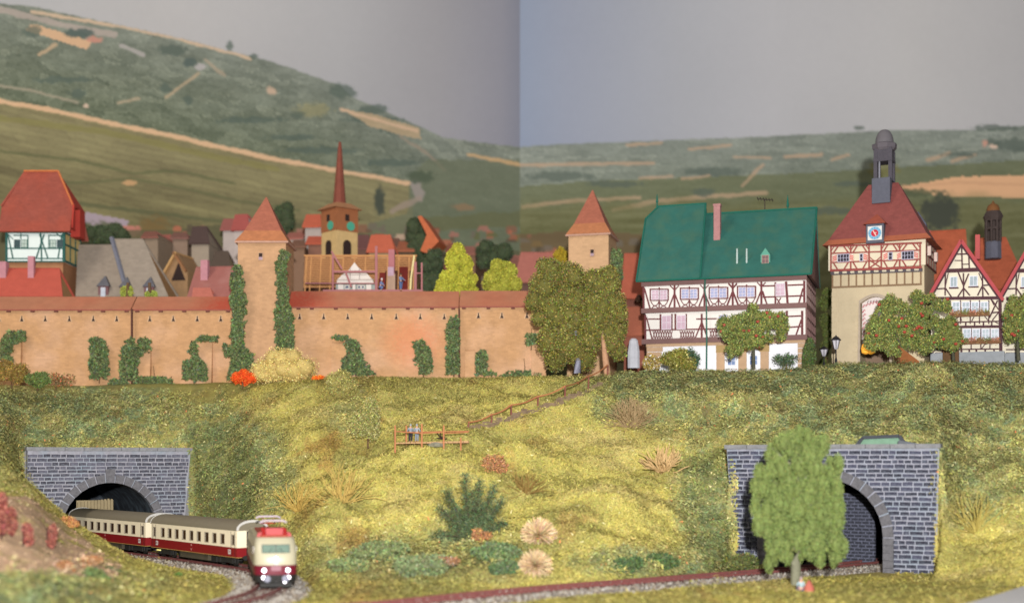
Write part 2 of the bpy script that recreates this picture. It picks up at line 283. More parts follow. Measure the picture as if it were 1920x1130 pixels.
# tunnel portals: (centre px, centre D, turn t, half width)
class Fr:      # a facade plane: traces photo pixels onto it
    def __init__(s, px, py, D, t): s.O = W(px, py, D); s.t = R(t); s.u = Vector((math.cos(s.t), -math.sin(s.t), 0)); s.n = Vector((math.sin(s.t), math.cos(s.t), 0))
    def at(s, px, py, dep=0.0):
        d = Vector(((px-CX)/FP, 1, (HY-py)/FP)); C = Vector((0, 0, CH)); k = ((s.O + s.n*dep) - C).dot(s.n)/d.dot(s.n); p = C + d*k - s.O
        return (p.dot(s.u), p.z)
    def empty(s, name, label, cat, group=None): return thing(name, s.O, -s.t, label, cat, group)
PL = Fr(207, 1033, 134, -28); PR = Fr(1562, 1068, 110, 25)
PL.O.z = PR.O.z = 0.0
def dplane(fr, px): k = (px-CX)/FP; return (fr.O.dot(fr.n))/(fr.n.x*k + fr.n.y)
Acol = {   # px: (D, photo row) knots of the ground, front to back
 -400:[(70,1180),(100,900),(118,850),(132,765),(147,715)],
 0:[(70,1181),(100,928),(118,862),(130,785),(147,719)],
 50:[(70,1181),(112,1020),(127,910),(135,843),(140,775),(147,720)],
 200:[(70,1187),(124,1048),(129,1000),(134,846),(139,800),(148,719)],
 345:[(70,1187),(125,1046),(134,1000),(138,842),(141,790),(148,718)],
 400:[(70,1187),(126,1044),(131,975),(137,850),(141,780),(147,716)],
 480:[(70,1187),(112,1068),(119,990),(127,900),(134,800),(143,712)],
 600:[(70,1187),(99,1093),(108,1010),(118,910),(127,800),(141,708)],
 800:[(70,1187),(96,1099),(106,1030),(114,935),(121,846),(130,765),(140,706)],
 960:[(70,1187),(95,1102),(106,1005),(116,905),(126,800),(138,702)],
 1200:[(70,1187),(100,1090),(108,1010),(116,905),(125,794),(137,699)],
 1330:[(70,1187),(106,1077),(112,990),(117,880),(126,766),(136,697)],
 1400:[(70,1187),(110,1070),(114,940),(119,836),(127,762),(136,697)],
 1560:[(70,1187),(104,1080),(112,838),(118,790),(127,730),(135,682)],
 1745:[(70,1187),(102,1086),(107,838),(114,785),(124,724),(134,678)],
 1800:[(70,1187),(100,1090),(106,1000),(111,860),(120,764),(133,677)],
 1920:[(70,1187),(95,1102),(103,985),(111,850),(120,745),(132,680)],
 2300:[(70,1187),(95,1102),(103,985),(111,850),(120,745),(132,684)]}
DS = np.concatenate([np.arange(64, 150, .5), np.arange(150, 205, 2.5)])
PS = np.arange(-400, 2301, 6.0)
keys = sorted(Acol); tab = []
for k in keys:
    d, z = zip(*[(D, CH+(HY-py)/FP*D) for D, py in Acol[k]]); r = np.interp(DS, d, z); tab.append(r)
tab = np.array(tab)
# smooth interpolation across columns
def colinterp(P):
    out = np.empty((len(P), len(DS)))
    for i, p in enumerate(P):
        j = min(max(np.searchsorted(keys, p)-1, 0), len(keys)-2); t = (p-keys[j])/(keys[j+1]-keys[j]); t = np.clip(t, 0, 1); out[i] = tab[j]*(1-t)+tab[j+1]*t
    return out
ZA = colinterp(PS)
ker = np.exp(-np.linspace(-2, 2, 13)**2); ker /= ker.sum()
def blur(Z, ax):
    pad = 6; Zp = np.pad(Z, [(pad, pad) if i == ax else (0, 0) for i in range(2)], mode='edge'); return sum(ker[i]*np.take(Zp, np.arange(i, i+Z.shape[ax]), axis=ax) for i in range(13))
ZA = blur(blur(ZA, 0), 1)
GP, GD = np.meshgrid(PS, DS, indexing='ij'); GX = (GP-CX)/FP*GD
bk = {-400:(104,880),0:(104,871),60:(105,905),125:(109,966),165:(109,992),250:(107,1041),330:(101,1075),430:(92,1116),500:(88,1135)}
bD = np.interp(GP, list(bk), [v[0] for v in bk.values()]); bZ = np.interp(GP, list(bk), [max(0, CH+(HY-v[1])/FP*v[0]) for v in bk.values()])
up_ = np.clip((GD-74)/(bD-74), 0, 1); dn_ = sstep(0, 11, GD-bD); BANK = bZ*(up_**.75)*(1-dn_)*(GP < 520)
nz = (fbm(GX/8+14, (GD+ZA)/9, 3)-.5)*3.8 + (fbm(GX/3+40, (GD+ZA)/3.5, 4)-.5)*1.3 + (fbm(GX/1.3, GD/1.3+9, 3)-.5)*.45
def portal_mask(fr, px, D, hw=8.9, pad=0):
    X = (px-CX)/FP*D; lx = (X-fr.O.x)*fr.u.x + (D-fr.O.y)*fr.u.y; ly = (X-fr.O.x)*fr.n.x + (D-fr.O.y)*fr.n.y
    return (np.abs(lx) < hw+pad), ly, lx
dA = segdist(GX, GD, tA[::3]); dB = segdist(GX, GD, tB[::3])
slope_w = np.clip((ZA-.8)/3, 0, 1)*(1-.85*sstep(126, 134, GD - np.where(GP < 1150, 8, 0)))
Z = ZA.copy()
for fr in (PL, PR):
    inx, ly, lx = portal_mask(fr, GP, GD)
    Z = np.where(inx & (ly > .2) & (ly < 1.6), np.maximum(Z, 10.25), Z)
    Z = np.where(inx & (ly >= 1.6) & (ly < 12), np.maximum(Z, 10.25+.25*(ly-1.6)), Z)
    Z = np.where(inx & (ly <= .2) & (ly > -14), np.minimum(Z, 0.0), Z)
Z = Z + nz*slope_w
for fr in (PL, PR):
    inx, ly, lx = portal_mask(fr, GP, GD, 8.6)
    Z = np.where(inx & (ly > .2) & (ly < 1.2), 10.3, Z)
Z = np.maximum(Z, BANK + nz*.35*np.clip(BANK, 0, 1)) - .02
for d, fr in ((dA, PL), (dB, PR)):
    ly = portal_mask(fr, GP, GD)[1]
    c = (1-sstep(2.6, 5.5 if d is dB else 4.6, d))*(ly < .2); Z = Z*(1-c) + np.minimum(Z, -.15)*c
FRONT = (Z < .3); Z = np.where(FRONT & (np.minimum(dA, dB) > 2.4), Z + (fbm(GX/3, GD/3, 3)-.5)*.35*sstep(2.4, 4.5, np.minimum(dA, dB)), Z)
def ground(px, D):     # terrain height at a photo column and distance
    i = (px-PS[0])/6.0; i0 = int(min(max(i, 0), len(PS)-2)); t = i-i0; return float(np.interp(D, DS, Z[i0]*(1-t)+Z[i0+1]*t))
def gxy(X, D): return ground(CX+X/D*FP, D)
def onslope(px, py):   # first ground point seen at this photo pixel
    for D in np.arange(76, 160, .25):
        if CH+(HY-py)/FP*D <= ground(px, D): return Vector(((px-CX)/FP*D, D, ground(px, D)))
    return W(px, py, 140)
# ground colour by place
SOIL=(204,172,140); YEL=(184,172,92); OLI=(158,150,84); GRN=(146,146,94); DGN=(118,122,78); TEAL=(120,136,98); RUS=(158,106,66)
def regions(px, D, z):
    py = HY-(z-CH)/D*FP
    g = np.zeros(np.shape(px))        # 0 grass, 1 leafy cover
    def el(x, y, a, b, v, soft=.6):
        nonlocal g
        dd = np.hypot((px-x)/a, (py-y)/b) + (fbm(px/22, py/22, 3)-.5)*.7; g = g + v*(1-sstep(1-soft, 1+soft, dd))
    el(130,780,235,70,1); el(430,880,100,110,.9); el(655,775,45,60,.3); el(-40,900,120,60,.4); el(60,1110,210,45,1); el(800,1045,190,50,.6); el(1220,1060,110,26,.8)
    el(1560,760,340,70,1); el(1900,760,200,90,.8); el(1325,960,50,120,1); el(1840,900,110,75,.7); el(1200,745,90,50,.5); el(1300,705,200,22,.7); el(1700,700,300,30,.6); el(1390,1060,60,22,.8)
    return np.clip(g, 0, 1), py
def groundcol(px, D, z, n):
    g, py = regions(px, D, z); X = (px-CX)/FP*D
    a = fbm(X/5, D/5+z/5, 4); b = fbm(X/1.1+9, D/1.1+z, 3); c = fbm(X/2.2+70, z/2.2, 3)
    col = np.array(YEL, float)*np.ones((len(px), 3)); 
    def mix(cc, w): nonlocal col; w = np.clip(w, 0, 1)[:, None]; col = col*(1-w)+np.array(cc, float)*w
    mix(OLI, sstep(.45, .68, a)*.8); mix((196,182,112), sstep(.5, .8, b)*.5); mix((148,132,70), inpoly(px, py, [(590,700),(700,705),(720,800),(690,860),(600,830)])*sstep(.35,.6,a)*.7); mix(RUS, sstep(.68, .85, c)*.25); mix((178,160,110), sstep(.45,.2,a)*.4)  # the polygon mix paints the shade of a hillside fold into the ground
    mix(GRN, g*.82); mix(TEAL, g*sstep(.5, .62, b)*.75); mix(DGN, g*sstep(.5, .38, a)*.35); mix((164,152,92), g*sstep(.6, .75, c)*.6); mix((112,98,62), g*sstep(.40,.25,b)*.45)
    bankm = (px < 300) & (D < 104) & (py > 930)
    mix((188,178,96), (px<500)*(D<110)*sstep(.4,.6,a)*.5*(1-g))
    mix((150,108,56), inpoly(px, py, [(540,860),(640,800),(700,900),(690,1040),(560,1040)])*sstep(.45,.65,c)*.45)
    mix((104,110,66), (inpoly(px, py, [(352,800),(430,790),(500,860),(480,980),(350,990)])|inpoly(px, py, [(1285,860),(1362,840),(1370,1060),(1320,1070),(1270,960)]))*.55*sstep(.25,.5,a))
    mix(SOIL, bankm*inpoly(px, py, [(-200,880),(0,915),(60,935),(130,985),(190,1035),(230,1060),(215,1085),(60,1075),(-200,1075)])*sstep(.8,.5,b))
    return col, g
Pf = GP.ravel(); Df = GD.ravel(); Zf = Z.ravel()
col, _ = groundcol(Pf, Df, Zf, 0); I = np.arange(len(PS)*len(DS)).reshape(len(PS), len(DS))
F = np.stack([I[:-1,:-1], I[1:,:-1], I[1:,1:], I[:-1,1:]], -1).reshape(-1, 4)
zmin = Zf[F].min(1); zmax = Zf[F].max(1); cpx = Pf[F].mean(1); cD = Df[F].mean(1)
drop = np.zeros(len(F), bool)
for fr in (PL, PR):
    inx, ly, lx = portal_mask(fr, cpx, cD, 8.3); drop |= inx & (np.abs(ly-.2) < 1.6) & (zmax-zmin > 2.0)
V = np.stack([GX.ravel(), Df, Zf], 1)
def Ealb(cols, D): return np.clip(nlin(cols) / ((157./(D+12))**2*.95+.27)[:, None], 0, .9)
E0 = 122.0
m_ground = M("flocked_ground", (255,)*3, attr=True, var=.18, sc=1.2, rough=.95, bump=.6, bsc=5, spec=.1)
gcol = Ealb(col, np.full(len(Df), E0))*1.0
terrain = npmesh("hillside", V, F[~drop], m_ground, cols=gcol, smooth=True); terrain["kind"] = "structure"
# table top under everything
tb = MB(); tb.box(-140, 140, 40, 235, -1.6, -1.2); tag(tb.build("table_board", M("board", (170,150,120))), kind="structure")
# white edge strip, lower right
wb = MB(); pts = [Wt(1740,1150,.25), Wt(1815,1130,.25), Wt(1875,1112,.25), Wt(1920,1098,.25), Wt(2050,1070,.25), (62, 60), (20, 60)]
wb.add([(x, y, .26) for x, y in pts] + [(x, y, -.9) for x, y in pts], [tuple(range(7)), tuple(range(13, 6, -1))] + [(i, i+7, (i+1)%7+7, (i+1)%7) for i in range(7)])
tag(wb.build("path", M("white_board", (244,242,242), 110, var=.04)), kind="structure")
# grass fibres and leafy cover over the terrain mesh
def sample_terrain(n, dmax=142, pr=(-40, 1960)):
    ok = (~drop) & (cD < dmax) & (cD > 76) & (cpx > pr[0]) & (cpx < pr[1]) & (zmax-zmin < 13)
    Fo = F[ok]; A, B, C_, Dd = V[Fo[:,0]], V[Fo[:,1]], V[Fo[:,2]], V[Fo[:,3]]
    nr = np.cross(C_-A, Dd-B); ar = np.linalg.norm(nr, axis=1)/2; nr /= (ar*2)[:, None]; nr[nr[:,2] < 0] *= -1
    cen = (A+C_)/2; vis = np.clip(-(nr*(cen-[0,0,CH])).sum(1)/np.linalg.norm(cen-[0,0,CH], axis=1), 0.12, 1)
    p = ar*vis; p /= p.sum(); k = rng.choice(len(Fo), n, p=p); u = rng.random(n)[:, None]; v = rng.random(n)[:, None]
    P = (A[k]*(1-u)+B[k]*u)*(1-v) + (Dd[k]*(1-u)+C_[k]*u)*v; return P, nr[k]
def clear(P):   # keep off tracks and portals
    k = (segdist(P[:,0], P[:,1], tA[::3]) > 2.5) & (segdist(P[:,0], P[:,1], tB[::3]) > 2.4) | (P[:,2] > 6)
    for fr in (PL, PR):
        inx, ly, lx = portal_mask(fr, CX+P[:,0]/P[:,1]*FP, P[:,1], 7.9); k &= ~(inx & (ly < .6) & (ly > -5) & (P[:,2] > .8)); k &= ~((np.abs(lx) < 5.2) & (ly < 1) & (ly > -4))
    return k
P, nr = sample_terrain(720000); k = clear(P); P = P[k]; nr = nr[k]
px = CX+P[:,0]/P[:,1]*FP; cl, g = groundcol(px, P[:,1], P[:,2], 0)
cl = cl * rng.normal(1.0, .055, len(P))[:, None] ; cl += rng.normal(0, 4, (len(P), 3)); spark = rng.random(len(P)) < .004; cl[spark] = (226,216,160)
soil = (np.abs(cl-np.array(SOIL)).sum(1) < 75) & (P[:,1] < 104) & (P[:,0] < -18); keep = ((g < .5) | (rng.random(len(P)) < .45)) & ~(soil & (rng.random(len(P)) < .9)); P, nr, cl, g = P[keep], nr[keep], cl[keep], g[keep]
Vg, Fg = mat_flakes(P, nr, .24, .32, .26)
m_grass = M("grass_fibre", (255,)*3, attr=True, var=.05, rough=.95, spec=.1)
GK = 1.45
npmesh("grass", Vg, Fg, m_grass, cols=np.repeat(Ealb(np.clip(cl,0,255), np.full(len(P), E0))*GK, 3, axis=0).clip(0, .9)); tag(bpy.context.scene.objects["grass"], "short yellow green flock grass covering the embankment", "grass", kind="stuff")
P, nr = sample_terrain(420000, 146); k = clear(P); P, nr = P[k], nr[k]; px = CX+P[:,0]/P[:,1]*FP; g, py = regions(px, P[:,1], P[:,2])
k = rng.random(len(P)) < g*1.2; P, nr, px = P[k], nr[k], px[k]
cl, g = groundcol(px, P[:,1], P[:,2], 0)
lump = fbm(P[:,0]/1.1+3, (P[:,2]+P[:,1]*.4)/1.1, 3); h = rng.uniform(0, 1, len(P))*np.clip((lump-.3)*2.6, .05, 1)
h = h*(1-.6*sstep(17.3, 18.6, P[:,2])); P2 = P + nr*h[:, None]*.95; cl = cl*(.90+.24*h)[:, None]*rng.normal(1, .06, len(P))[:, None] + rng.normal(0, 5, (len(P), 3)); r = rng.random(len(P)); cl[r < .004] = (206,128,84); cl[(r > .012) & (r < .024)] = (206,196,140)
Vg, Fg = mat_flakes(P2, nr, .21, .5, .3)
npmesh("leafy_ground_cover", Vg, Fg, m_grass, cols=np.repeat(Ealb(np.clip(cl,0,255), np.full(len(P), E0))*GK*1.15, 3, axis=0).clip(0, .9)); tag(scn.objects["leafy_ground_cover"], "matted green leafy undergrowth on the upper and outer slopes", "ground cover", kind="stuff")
# ballast
def offs(pts, d):
    out = []
    for i, p in enumerate(pts):
        a = pts[max(i-1, 0)]; b = pts[min(i+1, len(pts)-1)]; dx, dy = b[0]-a[0], b[1]-a[1]; l = math.hypot(dx, dy); out.append((p[0]-dy/l*d, p[1]+dx/l*d))
    return out
m_ball = M("ballast_bed", (190,180,164), 100, var=.3, sc=6, bump=1, bsc=9, rough=.95)
m_rail = M("rail_brown", (156,92,88), 105, var=.12, sc=2, rough=.6); m_slp = M("sleeper_brown", (96,62,56), 105, var=.2, sc=3)
m_railtop = M("rail_top", (150,110,104), 105, rough=.35, metal=.4)
bstones_P = []
for pts, lab in ((tA, "curved model railway track under the train on pale ballast"), (tB, "single model railway track running into the right tunnel")):
    prof = [(-3.0, -.25), (-1.9, .12), (1.9, .12), (3.0, -.25)]; v = []; f = []
    L = [offs(pts, d) for d, z in prof]
    for i in range(len(pts)):
        for j, (d, z) in enumerate(prof): v.append((*L[j][i], z))
    n = 4
    for i in range(len(pts)-1):
        for j in range(3): f.append((i*n+j, i*n+j+1, (i+1)*n+j+1, (i+1)*n+j))
    b = MB(); b.add(v, f); o = b.build("ballast", m_ball, kind="structure")
    T = thing("railway_track", (pts[len(pts)//2][0], pts[len(pts)//2][1], 0), 0, lab, "railway track"); ox, oy, _ = T.location
    for s in (-.85, .85):
        Lr = offs(pts, s); mb = MB(); v = []; f = []; sec = [(-.06, .16), (.06, .16), (.09, .42), (-.09, .42)]
        for i in range(len(pts)):
            a = offs(pts, s-.09)[i] if 0 else None
        LL = [offs(pts, s+d) for d, z in sec]
        for i in range(len(pts)):
            for j, (d, z) in enumerate(sec): v.append((LL[j][i][0]-ox, LL[j][i][1]-oy, z))
        for i in range(len(pts)-1):
            for j in range(4): f.append((i*4+j, i*4+(j+1)%4, (i+1)*4+(j+1)%4, (i+1)*4+j))
        mb.add(v, f); mb.build("rail", m_rail, T)
    sm = MB(); sm.box(-.13, .13, -1.35, 1.35, 0, .14); me = None; acc = 0
    for (x0, y0), (x1, y1) in zip(pts[:-1], pts[1:]):
        l = math.hypot(x1-x0, y1-y0); a = math.atan2(y1-y0, x1-x0)
        while acc < l:
            x = x0+(x1-x0)*acc/l; y = y0+(y1-y0)*acc/l
            if me is None: so = sm.build("sleeper", m_slp, T); me = so.data
            else: so = bpy.data.objects.new("sleeper", me); link(so); so.parent = T
            so.location = (x-ox, y-oy, .1); so.rotation_euler = (0, 0, a); acc += .72
        acc -= l
    A = np.array(pts); n = 15000; k = rng.integers(0, len(A)-1, n); t = rng.random(n); C0 = A[k]*(1-t[:,None]) + A[k+1]*t[:,None]; d = A[k+1]-A[k]; d /= np.linalg.norm(d, axis=1, keepdims=True); o_ = rng.uniform(-3.2, 3.2, n)
    zz = np.where(np.abs(o_) < 1.9, .12, .12-(np.abs(o_)-1.9)*.33); bstones_P.append(np.column_stack([C0[:,0]-d[:,1]*o_, C0[:,1]+d[:,0]*o_, zz]))
P = np.concatenate(bstones_P); n = len(P); base = np.array([(1,0,0),(-.5,.87,0),(-.5,-.87,0),(0,0,1.1)]); s = rng.uniform(.07, .17, n)
rot = rng.uniform(0, 6.28, n); c, sn = np.cos(rot), np.sin(rot); Vb = np.empty((n, 4, 3))
for j in range(4):
    bx = base[j]*rng.uniform(.7, 1.3, (n, 3)); Vb[:, j, 0] = P[:,0]+(bx[:,0]*c-bx[:,1]*sn)*s; Vb[:, j, 1] = P[:,1]+(bx[:,0]*sn+bx[:,1]*c)*s; Vb[:, j, 2] = P[:,2]+bx[:,2]*s
Fb = (np.arange(n)[:, None, None]*4 + np.array([[0,1,3],[1,2,3],[2,0,3]])[None]).reshape(-1, 3)
cc = np.array([(188,180,168),(150,140,130),(206,200,190),(120,108,98),(176,160,140)])[rng.integers(0, 5, n)]
npmesh("ballast_stones", Vb.reshape(-1, 3), Fb, m_grass, cols=np.repeat(np.clip(nlin(cc)/1.15, 0, .85), 4, axis=0)); tag(scn.objects["ballast_stones"], "pale grey ballast gravel along the tracks", "gravel", kind="stuff")
# ------------------------------------------------------------------ tunnel portals, stone by stone
def stone_mesh(w, h, d, mat, seed):
    r = random.Random(seed); mb = MB(); c = .06
    j = lambda a: a*(1+r.uniform(-.25, .25))
    a = [(0,0,0),(w,0,0),(w,0,h),(0,0,h)]; b = [(j(c),-d*r.uniform(.6,1.2),j(c)),(w-j(c),-d*r.uniform(.6,1.2),j(c)),(w-j(c),-d*r.uniform(.6,1.2),h-j(c)),(j(c),-d*r.uniform(.6,1.2),h-j(c))]
    mb.add(a+b, [(4,5,6,7),(0,1,5,4),(1,2,6,5),(2,3,7,6),(3,0,4,7),(3,2,1,0)]); return mb
m_mort = {}; 
def portal(fr, Dm, label, px0, px1, pybot, archc, rad, topz=10.3, spring=2.4, battr=0.0, bright=1.0, rowh=.38, lean=(0, 0), pale=(150,150,160), dark=(88,86,100)):
    E = fr.empty("tunnel_portal", label, "tunnel portal")
    x0, _ = fr.at(px0, 865); x1, _ = fr.at(px1, 865); ac, _ = fr.at(archc, 865)
    base = M("portal_mortar_%d" % int(Dm), pale, Dm, var=.2, sc=3, bump=.5, tint=((150,176,190), .5, .5))
    st = [M("portal_stone_%d_%d" % (int(Dm), i), tuple(int(v*f) for v in dark), Dm, var=.35, sc=5, bump=.8, bsc=7, rough=.75, tint=((150,160,176), 2.2, .5)) for i, f in enumerate((.84, 1.0, 1.22))]
    def arc(r, n=22, z=spring): return [(ac + r*math.cos(math.pi*i/n), z + r*math.sin(math.pi*i/n)) for i in range(n+1)]
    # wall plate with arch opening: build as strips either side of arch profile
    mb = MB(); A = arc(rad)
    edge_l = lambda z: x0 + lean[0]*(1-z/topz); edge_r = lambda z: x1 - lean[1]*(1-z/topz)
    mb.prism([(edge_l(-.6), -.6), (ac-rad, -.6), (ac-rad, spring), (edge_l(spring), spring)], .12, 1.0)
    mb.prism([(ac+rad, -.6), (edge_r(-.6), -.6), (edge_r(spring), spring), (ac+rad, spring)], .12, 1.0)
    for i in range(len(A)-1):
        (xa, za), (xb, zb) = A[i], A[i+1]; mb.prism([(xb, zb), (xa, za), (xa, topz), (xb, topz)], .12, 1.0)
    mb.prism([(edge_l(spring), spring), (ac-rad, spring), (ac-rad, topz), (x0, topz)], .12, 1.0); mb.prism([(ac+rad, spring), (edge_r(spring), spring), (x1, topz), (ac+rad, topz)], .12, 1.0)
    mb.build("wall", base, E)
    vr = rad + .85; stones = []
    z = -.4; row = 0; rr = random.Random(int(Dm))
    while z < topz-.35:
        h = rowh*rr.uniform(.88, 1.14); x = edge_l(z)+.03 + (-.5 if row % 2 else 0)*rr.uniform(.6, 1.2)
        while x < edge_r(z)-.05:
            wdt = rr.uniform(.5, 1.1); xa = max(x, edge_l(z)+.03); xb = min(x+wdt, edge_r(z)-.03); zc = z+h/2
            # clip against the arch ring
            if zc < spring+vr:
                hw = vr if zc < spring else math.sqrt(max(vr**2-(zc-spring)**2, 0))
                la, ra = ac-hw, ac+hw
                if xa < la < xb: xb = la
                elif xa < ra < xb: xa = ra
                elif xa >= la and xb <= ra: xa = xb
            if xb-xa > .18: stones.append((xa, z, xb-xa-.09, h-.095))
            x += wdt
        z += h; row += 1
    kinds = [stone_mesh(1, 1, .12, None, i) for i in range(9)]; meshes = {}
    vis = [s for s in stones if s[1] > -.3]; vis.sort(key=lambda s: -(s[2]*s[3])); single, rest = vis[:270], vis[270:]
    for i, (x, z, w_, h_) in enumerate(single):
        k = (rr.randrange(9), rr.randrange(3))
        if k not in meshes:
            o = kinds[k[0]].build("stone", st[k[1]], E); meshes[k] = o.data
        else: o = bpy.data.objects.new("stone", meshes[k]); link(o); o.parent = E
        o.location = (x, .12, z); o.scale = (w_, rr.uniform(.5, 1.7), h_*rr.uniform(.86, 1.04)); o.rotation_euler = (0, R(rr.uniform(-2.2, 2.2)), 0)
    mb = MB()
    for i, (x, z, w_, h_) in enumerate(rest):
        q = kinds[i % 9]; mb.add([(x+a*w_, .12+b, z+c*h_) for a, b, c in q.v], q.f)
    mb.build("stonework", st[1], E, kind="stuff")
    nv = 17     # arch stones
    for i in range(nv):
        a0 = math.pi*i/nv+.012; a1 = math.pi*(i+1)/nv-.012; ro = vr + (.55 if i == nv//2 else 0); ext = .0
        q = [(ac+rad*math.cos(a0), spring+rad*math.sin(a0)), (ac+ro*math.cos(a0), spring+ro*math.sin(a0)), (ac+ro*math.cos(a1), spring+ro*math.sin(a1)), (ac+rad*math.cos(a1), spring+rad*math.sin(a1))]
        b = MB(); b.prism(q, -.1, .3); b.build("arch_stone", M("arch_stone_%d" % int(Dm), (122,120,124), Dm, var=.25, sc=4, bump=.7), E)
    zz = spring
    while zz > -.2:
        for s in (-1, 1):
            b = MB(); xa = ac+s*rad; b.box(min(xa, xa+s*.85), max(xa, xa+s*.85), -.1, .3, zz-.62, zz-.03); b.build("arch_stone", MATS["arch_stone_%d" % int(Dm)], E)
        zz -= .62
    b = MB(); n = 9; 
    for i in range(n):
        xa = x0-.15+(x1-x0+.3)*i/n; b = MB(); b.box(xa+.02, xa+(x1-x0+.3)/n-.02, -.22, 1.3, topz, topz+.36); b.build("coping_stone", M("coping_%d" % int(Dm), (150,150,152), Dm, var=.2, sc=3, bump=.5), E)
    # tunnel tube behind
    b = MB(); v = []; f = []; prof = [(ac-rad-.02, -.6)] + arc(rad+.02)[::-1] + [(ac+rad+.02, -.6)]; n = len(prof)
    for d in (.9, 4, 9, 26):
        for x, z in prof: v.append((x, d, z))
    for k in range(3):
        for i in range(n-1): f.append((k*n+i, k*n+i+1, (k+1)*n+i+1, (k+1)*n+i))
    f.append(tuple(3*n+i for i in range(n))); b.add(v, f)
    b.build("tunnel_lining", M("tunnel_lining_%d" % int(Dm), (66,72,80), Dm, var=.5, sc=1.2, bump=.6, tint=((140,158,172), .8, .5)), E)
    return E, ac
EL, acL = portal(PL, 134, "left grey stone tunnel portal with the cream and red train coming out", 52, 358, 1033, 207, 4.75, lean=(0, .9), spring=2.3, pale=(176,174,182), dark=(98,96,108))
ER, acR = portal(PR, 110, "right grey stone tunnel portal behind the tall green tree", 1362, 1761, 1068, 1545, 4.85, lean=(.7, .25), spring=2.9, pale=(180,180,192), dark=(74,74,92))
b = MB()       # fluted board inside the left tunnel
for i in range(11):
    b.box(acL-2.2+i*.34, acL-2.2+i*.34+.2, 6.0, 6.25, 3.2, 5.25 - abs(i-9)*.04)
b.box(acL-2.3, acL+1.5, 6.25, 6.3, 3.2, 5.1)
o = b.build("fluted_board", M("fluted_cream", (190,170,130), 120)); o.parent = None; o.location = PL.O; o.rotation_euler = (0, 0, -PL.t); tag(o, "cream fluted board standing inside the left tunnel mouth", "board")
b = MB(); b.box(acR-4.6, acR+.9, 8, 8.3, -.3, 6.4)   # inner wall in the right tunnel, its colour darkened to carry tunnel shade
o = b.build("inner_wall", M("inner_stone_shaded", (70,72,84), 112, var=.6, sc=4, bump=1, brick=(.7, .3, .06, 2.6)), None); o.location = PR.O; o.rotation_euler = (0, 0, -PR.t-.25); tag(o, "stone wall inside the right tunnel, coloured as if in shade", "wall")
# green board and grey trim on top of right portal
fr = PR; E = thing("green_board", PR.O, -PR.t, "pale green board with dark grey rim leaning on top of the right tunnel portal", "board")
q = [fr.at(1606, 835, 1.6), fr.at(1618, 820, 1.6), fr.at(1686, 817, 1.6), fr.at(1700, 835, 1.6)]
b = MB(); b.prism([q[0], q[3], q[2], q[1]], 1.6, 1.75); b.build("panel", M("pale_green", (138,176,148), 110, var=.15, sc=1.5), E)
for a, c in ((0, 1), (1, 2), (2, 3)): b = MB(); b.beam(q[a], q[c], .28, 1.45, 1.8); b.build("rim", M("rim_grey", (76,80,86), 110), E)
b = MB(); b.beam(fr.at(1683, 828, -.1), fr.at(1755, 840, -.1), .3, .2, 1.2); b.build("slat", M("slat_grey", (110,114,120), 110), E)
# ------------------------------------------------------------------ train
cream = M("coach_cream", (246,232,200), 140, var=.03, rough=.45, spec=.5); red = M("coach_red", (158,28,34), 108, var=.04, rough=.4, spec=.5)
roofm = M("coach_roof", (142,132,110), 118, var=.05, rough=.6); darkm = M("underframe_black", (46,44,40), 110, var=.3, sc=3, rough=.7); glass = M("coach_glass", (70,44,26), 110, var=.3, sc=1, rough=.2, spec=.7)
silver = M("window_frame_grey", (190,176,150), 112, rough=.4); whitem = M("white_plate", (236,232,224), 110, var=.03); gang = M("gangway_black", (40,40,48), 110)
goldm = M("gold_line", (200,160,90), 112)
def put_text(txt, size, loc, rot, mat, parent, name="lettering"):
    cu = bpy.data.curves.new(name, 'FONT'); cu.body = txt; cu.size = size; cu.extrude = .004; cu.align_x = 'CENTER'; cu.align_y = 'CENTER'; cu.materials.append(mat)
    oc = bpy.data.objects.new(name, cu); link(oc); bpy.context.view_layer.update(); me = bpy.data.meshes.new_from_object(oc); bpy.data.objects.remove(oc)
    o = bpy.data.objects.new(name, me); link(o); o.parent = parent; o.location = loc; o.rotation_euler = rot; return o
def bogie(parent, y):
    b = MB(); b.box(-1.15, -1.0, y-1.6, y+1.6, .45, .85); b.box(1.0, 1.15, y-1.6, y+1.6, .45, .85); b.box(-1, 1, y-.3, y+.3, .5, .8)
    for s in (-1, 1):
        for d in (-1.15, 1.15): b.box(s*1.16-.06, s*1.16+.06, y+d-.22, y+d+.22, .4, .8)
    B = b.build("bogie", darkm, parent)
    for d in (-1.15, 1.15):
        for s in (-.8, .8):
            w_ = MB(); pts = [(s-.07, y+d, .6), (s+.07, y+d, .6)]; w_.tube(pts, .42, 16); w_.build("wheel", darkm, B)
